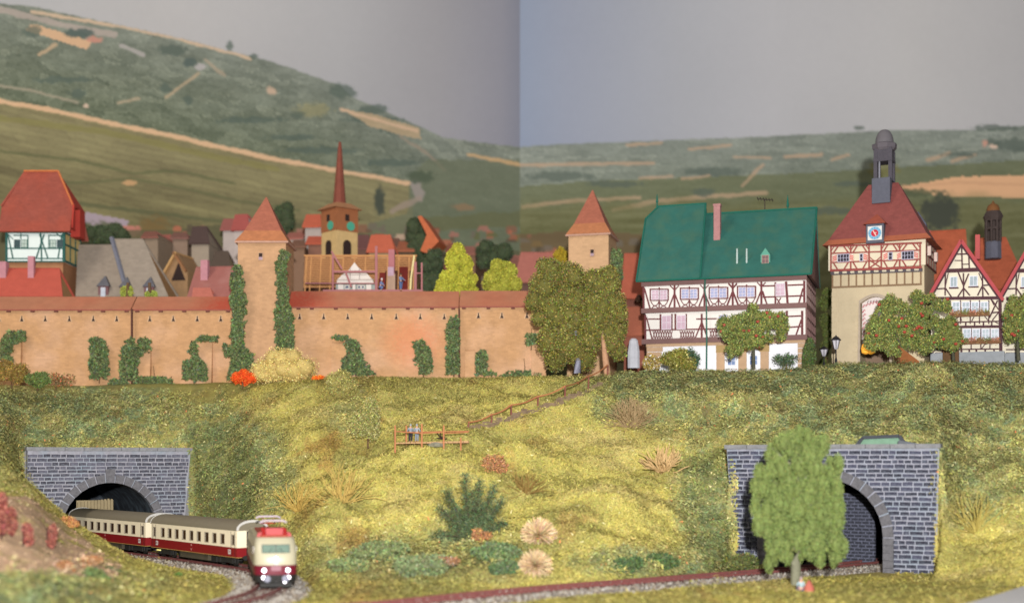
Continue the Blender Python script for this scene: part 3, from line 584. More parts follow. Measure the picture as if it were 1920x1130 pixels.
def coach(x0, y0, x1, y1, label, nwin):     # from near end to far end, local +y = towards far end
    L = math.hypot(x1-x0, y1-y0); a = math.atan2(y1-y0, x1-x0) - math.pi/2
    T = thing("passenger_coach", (x0, y0, .33), a, label, "railway coach", "cream and red coaches of the train")
    hw = 1.42; b = MB(); b.box(-hw, hw, 0, L, 1.05, 1.12)
    zs, zt, ztop = 1.98, 2.86, 3.2; m = 1.9; pitch = (L-2*m)/nwin
    b = MB()
    for s in (-1, 1):
        xa, xb = (s*hw, s*(hw-.12)) if s < 0 else (s*(hw-.12), s*hw)
        b.box(xa, xb, 0, L, 1.78, zs); b.box(xa, xb, 0, L, zt, ztop)
        e = [(0, m+.0)] ; y = m
        b.box(xa, xb, 0, .42, zs, zt); b.box(xa, xb, 1.02, m+pitch*.22, zs, zt)
        for i in range(nwin):
            y0_ = m+i*pitch+pitch*.78; y1_ = m+(i+1)*pitch+pitch*.22
            b.box(xa, xb, y0_, y1_ if i < nwin-1 else L-1.02, zs, zt)
        b.box(xa, xb, L-.42, L, zs, zt)
    b.box(-hw+.12, hw-.12, 0, .1, 1.78, ztop); b.box(-hw+.12, hw-.12, L-.1, L, 1.78, ztop)
    B = b.build("body", cream, T)
    b = MB(); b.box(-hw-.01, hw+.01, -.005, L+.005, 1.0, 1.77); b.build("lower_band", red, T)
    b = MB(); b.box(-hw-.015, hw+.015, .01, L-.01, .95, 1.0); b.build("trim_line", goldm, T)
    b = MB(); b.box(-hw+.3, hw-.3, .1, L-.1, 1.1, 3.1); b.build("interior", M("coach_inside", (60,38,26), 110), T)
    n = 12; v = []; f = []
    for yy in (-.02, L+.02):
        for k in range(n+1):
            t = math.pi*k/n; v.append((-(hw+.03)*math.cos(t), yy, ztop-.02+.82*math.sin(t)**.9))
    for k in range(n): f.append((k, k+1, n+2+k, n+1+k))
    f.append(tuple(range(n+1))[::-1]); f.append(tuple(range(n+1, 2*n+2))); f.append((0, n+1, 2*n+1, n)); b = MB(); b.add(v, f); b.build("roof", roofm, T, smooth=True)
    for yy in (-.06, L+.02):
        v = []; b = MB()
        pts = [(-(hw+.06)*math.cos(math.pi*k/n), yy, ztop+.86*math.sin(math.pi*k/n)**.9) for k in range(n+1)]
        pin = [(-(hw-.12)*math.cos(math.pi*k/n), yy, ztop+.66*math.sin(math.pi*k/n)**.9) for k in range(n+1)]
        for k in range(n): b.add([pts[k], pts[k+1], pin[k+1], pin[k]] + [(q[0], q[1]+.06, q[2]) for q in (pts[k], pts[k+1], pin[k+1], pin[k])], [(0,1,2,3),(7,6,5,4),(0,4,5,1),(1,5,6,2),(2,6,7,3),(3,7,4,0)])
        b.build("roof_end_band", whitem, T)
    def win(s, ya, yb, name="window", za=zs, zb=zt):
        x = s*hw; b = MB(); t = .05; xa, xb = min(x+s*.025, x-s*.06), max(x+s*.025, x-s*.06)
        b.box(xa, xb, ya, ya+t, za, zb); b.box(xa, xb, yb-t, yb, za, zb); b.box(xa, xb, ya+t, yb-t, za, za+t); b.box(xa, xb, ya+t, yb-t, zb-t, zb)
        w_ = b.build(name, silver, T); p = MB(); p.box(min(x-s*.08, x-s*.05), max(x-s*.08, x-s*.05), ya+t, yb-t, za+t, zb-t); p.build("pane", glass, w_)
    for i in range(nwin):
        win(-1, m+i*pitch+pitch*.22, m+i*pitch+pitch*.78)
    for ya in (.42, L-1.02):
        win(-1, ya, ya+.6, "door_window")
        for d in (-.06, .64):
            b = MB(); b.box(-hw-.02, -hw, ya+d, ya+d+.03, 1.0, 3.1); b.build("door_edge", gang, T)
    b = MB(); b.box(-.55, .55, -.42, -.01, 1.0, 3.15); b.build("gangway", gang, T); b = MB(); b.box(-.55, .55, L+.01, L+.3, 1.0, 3.15); b.build("gangway", gang, T)
    b = MB(); b.box(-.9, .9, 5, L-5, .3, .95); b.build("underframe", darkm, T)
    b = MB(); b.box(-1.2, -.9, 6, L-6, .4, .95); b.build("equipment_box", M("underbox", (88,80,62), 112, var=.2, sc=2), T)
    bogie(T, 2.6); bogie(T, L-2.6)
    for s in (-.85, .85):
        b = MB(); b.tube([(s, 0, .95), (s, -.35, .95), (s, -.36, .95), (s, -.42, .95)], [.1, .1, .22, .22], 10); b.build("buffer", darkm, T)
    for yy in (1.35, L-1.35):
        b = MB(); b.box(-hw-.03, -hw-.012, yy-.22, yy+.22, 1.22, 1.6); b.build("logo_plate", whitem, T)
        put_text("DB", .26, (-hw-.04, yy, 1.41), (R(90), 0, R(-90)), red, T)
    b = MB(); b.box(-hw-.03, -hw-.012, L/2-.08, L/2+.08, 1.52, 1.68); b.box(-hw-.03, -hw-.012, L/2-.14, L/2+.14, 1.24, 1.3); b.box(-hw-.03, -hw-.012, L/2-.03, L/2+.03, 1.12, 1.24); b.build("marking", M("marking_pink", (214,150,140), 110), T)
    b = MB(); b.box(-hw-.03, -hw+.1, L-2.0, L-1.3, .72, .82); b.build("end_light", M("yellow_light", (240,230,140), 110, emit=.6), T)
    return T
coach(-21.5, 108.3, -32.4, 122.3, "cream and red coach coupled behind the electric locomotive", 9)
coach(-33.2, 123.2, -45.3, 137.8, "second cream and red coach emerging from the left tunnel", 9)
# locomotive
def loco(x0, y0, x1, y1):
    L = math.hypot(x1-x0, y1-y0); a = math.atan2(y1-y0, x1-x0) - math.pi/2
    T = thing("electric_locomotive", (x0, y0, .33), a, "cream and dark red electric locomotive with lit headlights leading the train", "locomotive")
    lc = M("loco_cream", (238,228,192), 96, var=.03, rough=.4, spec=.5); lr = M("loco_red", (140,26,52), 96, var=.04, rough=.4, spec=.5)
    def hw(z): return 1.5 - .10*max(0, (z-2.2))**2*.55 - (.55*max(0, z-3.15))**1.6
    def nose(z): return .55 + max(0, (z-1.75))*.95 + max(0, z-3.0)*1.6 if z > 1.75 else .55 - (1.75-z)*.1
    def ring(z, off=0.0, n=14):
        w_, ns = hw(z)+off, nose(z)
        front = [(w_*math.copysign(abs(math.sin(t))**.8, math.sin(t)), ns - (ns+off)*abs(math.cos(t))**.75 if True else 0, z) for t in [(-math.pi/2 + math.pi*i/n) for i in range(n+1)]]
        # nose surface: y = setback(z) at the centre, full depth at the sides
        base = setb(z); front = [(x, base + (1.25)*(1-abs(math.cos(t))**.55)-off, z) for (x, y, z), t in zip(front, [(-math.pi/2 + math.pi*i/n) for i in range(n+1)])]
        back = [(w_, L-.8, z), (w_*.8, L, z), (-w_*.8, L, z), (-w_, L-.8, z)]
        return front + back
    def setb(z): return 0.12*(1.9-z) if z < 1.9 else ((z-1.9)**1.8)*.42
    def shell(zs, mat, name, off=0):
        v = []; f = []; rs = [ring(z, off) for z in zs]; n = len(rs[0])
        for r in rs: v += r
        for k in range(len(rs)-1):
            for i in range(n): f.append((k*n+i, k*n+(i+1)%n, (k+1)*n+(i+1)%n, (k+1)*n+i))
        f.append(tuple(range(n))[::-1]); f.append(tuple((len(rs)-1)*n+i for i in range(n))); b = MB(); b.add(v, f); return b.build(name, mat, T, smooth=True)
    shell([1.62, 1.9, 2.2, 2.5, 2.8, 3.1, 3.3, 3.42, 3.5], lc, "body"); shell([.95, 1.2, 1.4, 1.615], lr, "lower_band", .015)
    shell([.42, .7, .94], darkm, "skirt", -.06)
    sh = shell([1.62, 1.64], M("trim_silver", (200,190,170), 96), "trim_line", .03)
    def patch(xa, xb, za, zb, mat, name, off=.03, parent=T, n=8, nz=4):
        v = []; f = []
        for k in range(nz+1):
            z = za+(zb-za)*k/nz; w_ = hw(z)
            for i in range(n+1):
                x = xa+(xb-xa)*i/n; s = min(1, abs(x/w_))**(1/.8); cs = math.sqrt(max(0, 1-s*s)); y = setb(z)+1.25*(1-cs**.55)
                v.append((x, y-off, z))
        m0 = len(v); v += [(p[0], p[1]+.03, p[2]) for p in v]
        for k in range(nz):
            for i in range(n): q = k*(n+1)+i; f.append((q, q+1, q+n+2, q+n+1)); f.append((m0+q+n+1, m0+q+n+2, m0+q+1, m0+q))
        b = MB(); b.add(v, f); return b.build(name, mat, parent, smooth=False)
    wf = patch(-.98, .98, 2.48, 3.06, M("window_rubber", (120,128,118), 96), "windscreen_frame", .025)
    gl = M("windscreen_glass", (150,176,158), 96, var=.12, sc=2, rough=.15, spec=.8)
    patch(-.92, -.04, 2.53, 3.01, gl, "windscreen", .045); patch(.04, .92, 2.53, 3.01, gl, "windscreen", .045)
    for s in (-.45, .45): b = MB(); b.tube([(s*1.2, setb(2.5)-.03, 2.5), (s*.5, setb(2.8)-.06, 2.85)], .018, 5); b.build("wiper", gang, T)
    patch(-.34, .34, 1.24, 1.58, lr if 0 else M("nose_panel_pink", (206,150,160), 96), "nose_panel", .03)
    hl = M("headlight_glow", (255,250,255), emit=3.0); ring_m = M("lamp_ring", (150,120,150), 96)
    def lamp(x, z, r, y, em=True, name="headlight"):
        b = MB(); b.tube([(x, y+.25, z), (x, y, z)], r*1.25, 16); h = b.build(name, ring_m, T); b = MB(); b.tube([(x, y-.001, z), (x, y-.04, z)], r, 16); b.build("lens", hl if em else whitem, h)
    lamp(-.82, 1.28, .15, .10); lamp(.82, 1.28, .15, .10); lamp(0, 2.12, .12, -.03); lamp(-.86, .78, .13, .06, name="marker_light"); lamp(.86, .78, .13, .06, name="marker_light"); lamp(.60, .50, .12, -.05, name="marker_light")
    b = MB(); b.box(-.16, .16, -.08, .02, 1.66, 1.96); b.build("number_plate", whitem, T)
    for s in (-.42, .42): b = MB(); b.tube([(s*1.5, .2, .72), (s*1.5, -.25, .72), (s*1.5, -.26, .72), (s*1.5, -.34, .72)], [.1, .1, .24, .24], 12); b.build("buffer", M("buffer_grey", (150,150,170), 96, rough=.4), T)
    b = MB(); b.box(-.12, .12, -.3, .3, .45, .68); b.box(-1.1, 1.1, 0, .2, .12, .4); b.build("coupling", darkm, T)
    for s in (-1, 1):
        b = MB(); b.box(s*1.46-.06, s*1.46+.06, 1.35, 1.6, 2.45, 2.85); b.build("mirror", whitem, T)
        b = MB(); b.box(s*1.5-.02 if s > 0 else -1.52, 1.52 if s > 0 else -1.48, 1.7, 2.4, 2.3, 2.85); b.build("side_window", glass, T)
    # grilles along the side
    for i in range(6): b = MB(); b.box(-1.53, -1.49, 4+i*2, 5.6+i*2, 2.2, 2.7); b.build("side_grille", M("grille_grey", (150,140,120), 105), T)
    rr = M("roof_red", (214,52,50), 100, rough=.5)
    b = MB(); b.box(-1.0, 1.0, 2.2, L-2.2, 3.44, 3.62); b.build("roof", M("loco_roof", (200,90,70), 100), T)
    P_ = []
    b = MB(); b.box(-.62, .62, 2.6, 4.0, 3.6, 4.1); b.build("roof_hood", rr, T)
    for s in (-1, 1):
        b = MB(); b.prism([(s*.6, 3.55), (s*1.25, 3.42), (s*1.15, 3.75), (s*.6, 3.95)][::s], 2.7, 3.3); b.build("roof_fairing", rr, T)
        b = MB(); b.lathe([(.12, 3.6), (.18, 3.68), (.1, 3.75), (.18, 3.83), (.1, 3.9), (.16, 4.0), (.05, 4.08)], 10, (s*.75, 4.4)); b.build("insulator", rr, T)
        b = MB(); b.lathe([(.12, 3.6), (.18, 3.68), (.1, 3.75), (.18, 3.83), (.1, 3.9), (.16, 4.0), (.05, 4.08)], 10, (s*.75, 2.4)); b.build("insulator", rr, T)
    for yb in (3.4, L-5.0):
        b = MB()
        for s in (-.55, .55): b.tube([(s, yb+1.4, 4.0), (s*.6, yb-.9, 4.3), (s*.9, yb+.6, 4.55)], .04, 6)
        b.tube([(-.6, yb+1.4, 4.0), (.6, yb+1.4, 4.0)], .05, 6); Pn = b.build("pantograph", rr, T)
        for dy, z in ((.45, 4.56), (.8, 4.58)): b = MB(); b.tube([(-.95, yb+dy, z-.12), (-.7, yb+dy, z), (.7, yb+dy, z), (.95, yb+dy, z-.12)], .06, 8); b.build("contact_strip", M("strip_white", (244,226,236), 100, rough=.3), Pn)
    bogie(T, 3.4); bogie(T, L-3.4)
    return T
loco(-16.5, 91.4, -20.2, 107.2)
# ------------------------------------------------------------------ buildings
def zf(x0, y0, s): return lambda x, y: (x0+x/s, y0+y/s)
def timbers(fr, E, zm, segs, w, mat, y0=-.07, y1=.03, name="timber", dep=0.0):
    for sg in segs:
        a, b = fr.at(*zm(*sg[0]), dep), fr.at(*zm(*sg[1]), dep); ww = sg[2] if len(sg) > 2 else w
        m = MB(); j = random.uniform(-.012, .012); m.beam(a, b, ww, y0+j+dep, y1+dep); m.build(name, mat, E)
def rect(fr, zm, x0, y0, x1, y1, dep=0.0):
    a = fr.at(*zm(x0, y0), dep); b = fr.at(*zm(x1, y1), dep); return min(a[0], b[0]), max(a[0], b[0]), min(a[1], b[1]), max(a[1], b[1])
def window(E, x0, x1, z0, z1, fm, gm, nx=2, nz=2, y=0.0, t=.06, sub=True, axis=None, name="window"):
    b = MB(); d0, d1 = y-.1, y+.02
    b.box(x0, x0+t, d0, d1, z0, z1); b.box(x1-t, x1, d0, d1, z0, z1); b.box(x0+t, x1-t, d0, d1, z0, z0+t); b.box(x0+t, x1-t, d0, d1, z1-t, z1)
    wo = b.build(name, fm, E); m = MB()
    for i in range(1, nx): x = x0+(x1-x0)*i/nx; m.box(x-t*.35, x+t*.35, d0+.02, y-.03, z0+t, z1-t)
    for i in range(1, nz): z = z0+(z1-z0)*i/nz; m.box(x0+t, x1-t, d0+.025, y-.032, z-t*.35, z+t*.35)
    if m.v: m.build("glazing_bar", fm, wo)
    p = MB(); p.box(x0+t, x1-t, y-.03, y-.012, z0+t, z1-t); p.build("pane", gm, wo); return wo
ID = lambda x, y: (x, y)
stone_tan = M("city_wall_stone", (202,156,112), 150, var=.12, sc=.5, bump=.45, bsc=6, brick=(.5, .22, .012, .93), tint=((222,178,144), .22, .7), rough=.9)
wallroof = M("city_wall_roof", (182,122,92), 150, var=.12, sc=.6, tint=((190,98,74), .12, .55), bump=.3, bsc=5, stretch=(1, 1, 1))
shade_plate = M("opening_shade", (52,36,32), 150, var=.1); seam_m = M("seam_brown", (84,50,40), 150)  # raised dark plates carry the shade of loopholes and window openings
eave_m = M("eave_purple", (150,84,72), 150)
ivy_spec = []
stains = {'long': ((14.3, 0, 4.6), (226,136,96))}
def wall_section(px0, px1, D, label, pytop=556, pyeave=580, loops=(), joists=(), butt=()):
    fr = Fr(px0, 715, D, 0); E = fr.empty("city_wall", label, "town wall"); s = FP/D
    x1, _ = fr.at(px1, 700); _, ze = fr.at(px0, pyeave); _, zt = fr.at(px0, pytop, 2.2)
    b = MB(); b.box(0, x1, 0, .9, -2.5, ze); b.build("wall_face", stain(stone_tan, "wall_stained", (*stains[label[:4]][0],), (4.5, 9, 4.0), stains[label[:4]][1], .5) if label[:4] in stains else stone_tan, E)
    b = MB(); q = [(-.02,-.28,ze-.02),(x1+.02,-.28,ze-.02),(x1+.02,2.2,zt),(-.02,2.2,zt)]; b.slab(q, .16); b.build("roof", stain(wallroof, "roof_stain_%s" % label[:4], ((0 if label[:4] == "long" else x1), 0, ze), (5.5, 9, 5), (186,72,52), .8) if label[:4] in ("long", "shor") else wallroof, E)
    b = MB(); b.slab([(-.02,2.2,zt),(x1+.02,2.2,zt),(x1+.02,4.4,ze),(-.02,4.4,ze)], .16); b.build("roof", wallroof, E)
    b = MB(); b.box(0, x1, -.3, -.24, ze-.16, ze-.02); b.build("eave_board", eave_m, E)
    for (px, py) in loops:
        cx, cz = fr.at(px, py); b = MB()
        b.prism([(cx-.32, cz-.3), (cx+.32, cz-.3), (cx+.1, cz+.42), (cx-.1, cz+.42)], -.03, .02); lo = b.build("loophole", M("loophole_rim", (206,170,134), 150), E)
        b = MB(); b.prism([(cx-.2, cz-.26), (cx+.2, cz-.26), (cx+.06, cz+.1), (cx+.06, cz+.36), (cx-.06, cz+.36), (cx-.06, cz+.1)], -.036, -.02); b.build("slit", shade_plate, lo)
    for px in joists:
        cx, _ = fr.at(px, 583); b = MB(); b.box(cx-.22, cx+.22, -.26, .02, ze-.34, ze-.165); b.build("joist_end", M("joist", (110,64,54), 150), E)
    for (p0, p1, y0, y1) in butt:
        a, za = fr.at(p0, y1); c, zb = fr.at(p1, y0); b = MB(); b.add([(a,0,-2),(c,0,-2),(c,-1.0,-2),(a,-1.0,-2),(a,0,zb),(c,0,zb),(c,-.25,zb-.25),(a,-.25,zb-.25)], [(0,1,2,3),(7,6,5,4),(2,1,5,6),(0,3,7,4),(3,2,6,7),(1,0,4,5)])
        b.build("buttress", stone_tan, E)
    return fr, E
wall_section(-160, 245.5, 150.3, "leftmost tan town wall section with orange roof, left of the dark seam", loops=[(x, 598) for x in (-92,-47,-2,41,85,130,175,219)], joists=[(x) for x in (-30,17,62,106,150,194,238)], butt=[(16,42,622,700)])
wall_section(248, 436, 150, "short tan town wall section between the dark seam and the pointed tower", loops=[(x, 598) for x in (281,325,370,414)], joists=(258,302,346,390,428), butt=[(262,284,650,700),(372,399,638,700)])
wall_section(541, 859.5, 149.4, "long tan town wall section right of the pointed tower, orange stain on it", pytop=546, pyeave=575, loops=[(x, 594) for x in (562,607,652,697,743,788,833)], joists=(560,585,630,675,720,765,810,850), butt=[(622,652,640,700)])
wall_section(862, 1024, 149.2, "tan town wall section running into the big round trees", pytop=545, pyeave=574, loops=[(x, 592) for x in (897,941,988)], joists=(870,916,962,1005), butt=[(872,890,655,705),(996,1022,632,705)])
for px in (247, 861):
    fr = Fr(px, 715, 149.5 if px < 500 else 148.9, 0); b = MB(); b.box(-.1, .1, -.05, .2, -1, fr.at(px, 579)[1]); o = b.build("wall_seam", seam_m); o.location = fr.O; tag(o, "dark vertical strip at the %s joint of the town wall" % ("left" if px < 500 else "right"), "drain")  # dark brown strip set over the joint between two wall sections
# wall towers
def wall_tower(px0, px1, pyb, pye, pya, D, t, depth, label, flare, win, roofm, tan):
    fr = Fr(px0, pyb, D, t); E = fr.empty("wall_tower", label, "tower", "square wall towers with pointed red roofs"); w_, _ = fr.at(px1, pye); _, ze = fr.at(px0, pye)
    b = MB(); f = flare
    L0 = [(-f, -f*.8, -2), (w_+f, -f*.8, -2), (w_+f*.6, depth, -2), (-f, depth, -2)]; L1 = [(0,0,ze*.55), (w_,0,ze*.55), (w_,depth,ze*.55), (0,depth,ze*.55)]; L2 = [(x,y,ze) for x,y,z in L1]
    b.hull4(L0, L1); b.hull4(L1, L2); b.build("wall", tan, E)
    cx = w_/2; cy = depth/2; o = .28; _, za = fr.at((px0+px1)/2, pya, cy)
    b = MB(); h1 = (za-ze)*.24; k = .70
    e = [(-o,-o,ze), (w_+o,-o,ze), (w_+o,depth+o,ze), (-o,depth+o,ze)]; m = [(cx+(x-cx)*k, cy+(y-cy)*k, ze+h1) for x,y,z in e]; tp = [(cx+(x-cx)*.02, cy+(y-cy)*.02, za) for x,y,z in e]
    b.hull4(e, m); b.build("lower_roof", M("tower_roof_flare", (192,124,84), 150, var=.08, sc=1.5, brick=(.4,.25,.02,.9)), E)
    b = MB(); b.hull4(m, tp); b.build("roof", roofm, E)
    b = MB(); b.box(-o-.03, w_+o+.03, -o-.03, depth+o+.03, ze-.22, ze-.02); b.build("cornice", M("cornice_pale", (190,150,130), 150), E)
    x, z = fr.at(*win); b = MB(); b.box(x-.3, x+.3, -.1, .05, z-.45, z+.45); wo = b.build("window", M("window_stone", (196,158,124), 150), E); b = MB(); b.box(x-.2, x+.2, -.13, -.09, z-.05, z+.38); b.build("opening", shade_plate, wo)
    b = MB(); b.box(x-.2, x+.2, -.14, -.1, z-.38, z-.06); b.build("sill", M("sill_lilac", (176,150,160), 150), wo)
    return fr, E
troof = M("tower_roof_red", (174,104,82), 150, var=.08, sc=1.5, brick=(.4,.22,.02,.86), bump=.3)
ttan = M("tower_stone", (200,157,118), 150, var=.12, sc=.6, bump=.5, bsc=6, brick=(.55,.26,.012,.93), rough=.9)
wall_tower(446, 536, 715, 452, 370, 148.2, 0, 5.4, "square tan wall tower climbed by ivy at both sides, pointed red roof", .45, (489, 481), troof, ttan)
wall_tower(1066, 1141, 715, 440, 357, 156, 15, 5.0, "square tan wall tower rising behind the big round trees", .2, (1110.5, 474), troof, M("tower_stone_pale", (206,166,126), 152, var=.08, sc=.6, bump=.4, bsc=6, brick=(.55,.26,.012,.95)))
# ------------- town gate tower
fr = Fr(1560, 667, 145, 26); E = fr.empty("gate_tower", "tall town gate tower with red timber storey, clock dormer and slate lantern", "gate tower")
zg = zf(1550, 430, 8.07); stn = M("gate_stone", (210,192,158), 142, var=.07, sc=.8, bump=.3); creamw = M("plaster_cream", (232,220,192), 142, var=.04); redt = M("timber_red", (158,78,72), 142, var=.12, sc=3)
xr, _ = fr.at(1733, 560); dpt = 7.2
_, z1 = fr.at(1560, 508); _, ztop = fr.at(1556, 461); xl, _ = fr.at(1556, 480)
# body with arch opening
ax0, ax1 = fr.at(1613, 620)[0], fr.at(1668, 620)[0]; axc = (ax0+ax1)/2; _, asp = fr.at(1613, 569); _, atop = fr.at(1640, 556)
b = MB(); b.box(0, ax0, 0, dpt, -3, z1); b.box(ax1, xr, 0, dpt, -3, z1); n = 10
arcp = [(ax0+(ax1-ax0)*i/n, asp+(atop-asp)*math.sin(math.pi*i/n)) for i in range(n+1)]
for (xa, za), (xb, zb) in zip(arcp[:-1], arcp[1:]): b.prism([(xa, za), (xb, zb), (xb, z1), (xa, z1)], 0, dpt)
b.box(ax0, ax1, 1.2, 1.4, 1.2, atop+.2); b.build("wall", stn, E)
b = MB()
ro = [(ax0-.28, -1)] + [(x+(x-axc)*.09, z+.32) for x, z in arcp] + [(ax1+.28, -1)]; ri = [(ax0, -1)] + arcp + [(ax1, -1)]
for i in range(len(ro)-1): b.add([(ri[i][0], -.1, ri[i][1]), (ri[i+1][0], -.1, ri[i+1][1]), (ro[i+1][0], -.1, ro[i+1][1]), (ro[i][0], -.1, ro[i][1]), (ri[i][0], .1, ri[i][1]), (ri[i+1][0], .1, ri[i+1][1]), (ro[i+1][0], .1, ro[i+1][1]), (ro[i][0], .1, ro[i][1])], [(0,1,2,3),(7,6,5,4),(0,4,5,1),(3,2,6,7)])
b.build("arch_frame", M("arch_grey", (186,170,150), 142), E)
# banner filling the arch, gate opening below
gx = (ax0+ax1)/2; gz = .0; gr = (ax1-ax0)/2-.1; _, gtop = fr.at(1640, 636)
b = MB(); n = 12; ga = [(gx-gr*math.cos(math.pi*i/n), max(0, gtop)*math.sin(math.pi*i/n)) for i in range(n+1)]
for (xa, za), (xb, zb) in zip(ga[:-1], ga[1:]):
    f_ = lambda x: asp+(atop-asp)*math.sin(math.pi*min(1, max(0, (x-ax0)/(ax1-ax0)))); b.prism([(xa, za), (xb, zb), (xb, f_(xb)), (xa, f_(xa))], .55, .62)
b.build("banner", M("banner_white", (240,228,222), 142, var=.02), E)
bs = []
for i in range(9): cx_ = ax0+.3+i*.36; bs.append((cx_, asp-.25+.35*math.sin(math.pi*i/8)))
for i in range(8): bs.append((ax0+.28+.06*(i % 2), asp-.8-i*.45))
bnr = scn.objects["banner"]
for k, (cx_, cz_) in enumerate(bs):
    b = MB(); pts = [(cx_+.17*math.cos(a)*(1-.05*a), .53, cz_+.17*math.sin(a*1.35)) for a in [j*.7 for j in range(9)]]; b.tube(pts, .025, 4); b.build("red_scroll", M("scroll_red", (206,90,100), 142), bnr)
for k in range(6):
    b = MB(); x = gx-.9+k*.3; b.beam((x, asp+.05), (x+.1, asp+.38), .05, .52, .55); b.beam((x-.04, asp+.2), (x+.14, asp+.25), .04, .52, .55); b.build("dark_script", M("script_dark", (120,100,104), 142), bnr)
b = MB()
for i in range(len(ga)-1): 
    (xa, za), (xb, zb) = ga[i], ga[i+1]; b.prism([(xa, za+.25), (xa, za), (xb, zb), (xb, zb+.25)], .3, .6)
b.build("gate_arch", M("gate_arch_grey", (170,164,158), 142), E)
b = MB(); b.box(ax0, ax1, 3, 3.2, -1, gtop+.5); b.build("gate_passage", M("passage_brown", (140,116,96), 142), E)
# quoins
for k in range(16):
    z = -.2+k*.56; wq = .75 if k % 2 else .5
    if z < z1-2.4: b = MB(); b.box(-.03, wq, -.05, .04, z, z+.5); b.build("quoin", stn, E)
    if z < asp-.8: b = MB(); b.box(ax0-.35-wq*.7, ax0-.3, -.05, .04, z, z+.5); b.build("quoin", stn, E)
# corbel panels
ch = M("corbel_cream", (214,196,156), 142, var=.04); cb = M("corbel_brown", (140,112,84), 142); dk = M("corbel_dark", (92,84,88), 142)
ps = [90,215,335,450,570,690,815,935,1060,1180,1300,1425]
for i, x in enumerate(ps):
    yt = 640-(x-75)*.035; yb = 868-(x-75)*.038
    timbers(fr, E, zg, [((x, yt), (x, yb))], .16, cb, name="corbel_post"); timbers(fr, E, zg, [((x, yt-5), (x, yt+45))], .36, dk, y0=-.2, name="beam_end")
timbers(fr, E, zg, [((75,878),(1440,828))], .2, cb, name="rail"); timbers(fr, E, zg, [((70,684),(1410,632))], .14, dk, y0=-.12, name="rail")
for i in range(11):
    x0_, x1_ = ps[i]+16, ps[i+1]-16; r = rect(fr, zg, x0_, 655-(x0_-75)*.036, x1_, 672-(x0_-75)*.036); b = MB(); b.box(r[0], r[1], -.06, .02, r[2], r[3]+.1); b.build("corbel_block", creamw, E)
# timber storey
b = MB(); b.box(xl-.1, xr+.18, -.28, dpt+.25, z1, ztop); b.build("upper_storey", creamw, E)
dp = -.28
def gy(x, y): return y-(x-50)*.036
S = []
L = lambda x0, y0, x1, y1, w=.15: S.append(((x0, gy(x0, y0)), (x1, gy(x1, y1)), w))
L(50,255,1440,255,.2); L(50,622,1440,622,.26); L(60,365,1400,365); L(60,502,1400,502)
for x in (66,365,642,828,1105,1415): L(x, 245, x, 625, .17)
for a, c in ((66,365),(365,642),(828,1105),(1105,1415)):
    w_ = c-a
    L(a+w_*.12, 362, a+w_*.36, 262); L(c-w_*.12, 362, c-w_*.36, 262); L(a+w_*.12, 505, a+w_*.34, 612); L(c-w_*.12, 505, c-w_*.34, 612); L(a+8, 320, a+w_*.16, 262, .1); L(c-8, 320, c-w_*.16, 262, .1)
L(642,480,828,612); L(828,480,642,612); L(650,440,720,500,.1); L(822,440,752,500,.1)
timbers(fr, E, zg, S, .15, redt, dep=dp)
wfr = M("window_frame_lilac", (206,204,224), 142); wgl = M("window_dark_glass", (60,56,66), 142, rough=.2)
for (x0, y0, x1, y1, nx) in ((165,378,345,488,4),(500,370,552,482,1),(935,348,998,462,1),(1135,335,1320,450,4)):
    r = rect(fr, zg, x0, y0, x1, y1, dp); window(E, *r, wfr, wgl, nx, 2, y=dp)
shw = M("shutter_cream", (240,214,200), 142); shr = M("shutter_red", (216,96,84), 142)
for (x0, y0, x1, y1, s) in ((92,386,155,490,1),(352,372,408,478,-1),(562,362,622,475,-1),(862,350,922,462,1),(1068,345,1124,450,1),(1328,335,1388,440,-1)):
    r = rect(fr, zg, x0, y0, x1, y1, dp); b = MB(); b.box(r[0], r[1], dp-.12, dp-.04, r[2], r[3]); so = b.build("shutter", shw, E); hh = (r[3]-r[2])/4
    for k in range(3):
        za = r[2]+hh*(k+.15); q = [(r[0], za), (r[1], za+hh*.9), (r[1], za+hh*1.5), (r[0], za+hh*.6)]
        if s < 0: q = [(r[0], za+hh*.9), (r[1], za), (r[1], za+hh*.6), (r[0], za+hh*1.5)]
        b = MB(); b.prism(q, dp-.135, dp-.11); b.build("stripe", shr, so)
# side of the storey: timbers
sd = M("timber_brown_side", (124,70,62), 142)
for y_ in (0, 1.8, 3.6, 5.4, 7.2): b = MB(); b.box(xr+.17, xr+.25, y_-.1, y_+.1, z1, ztop); b.build("side_timber", sd, E)
for z_ in (z1+.1, z1+1.2, z1+2.0, ztop-.12): b = MB(); b.box(xr+.17, xr+.26, -.25, dpt+.2, z_-.1, z_+.1); b.build("side_timber", sd, E)
for y_ in (1.0, 5.8): b = MB(); b.box(xr+.26, xr+.6, y_-.5, y_+.1, z1+1.1, z1+2.1); b.build("open_shutter", shw, E)
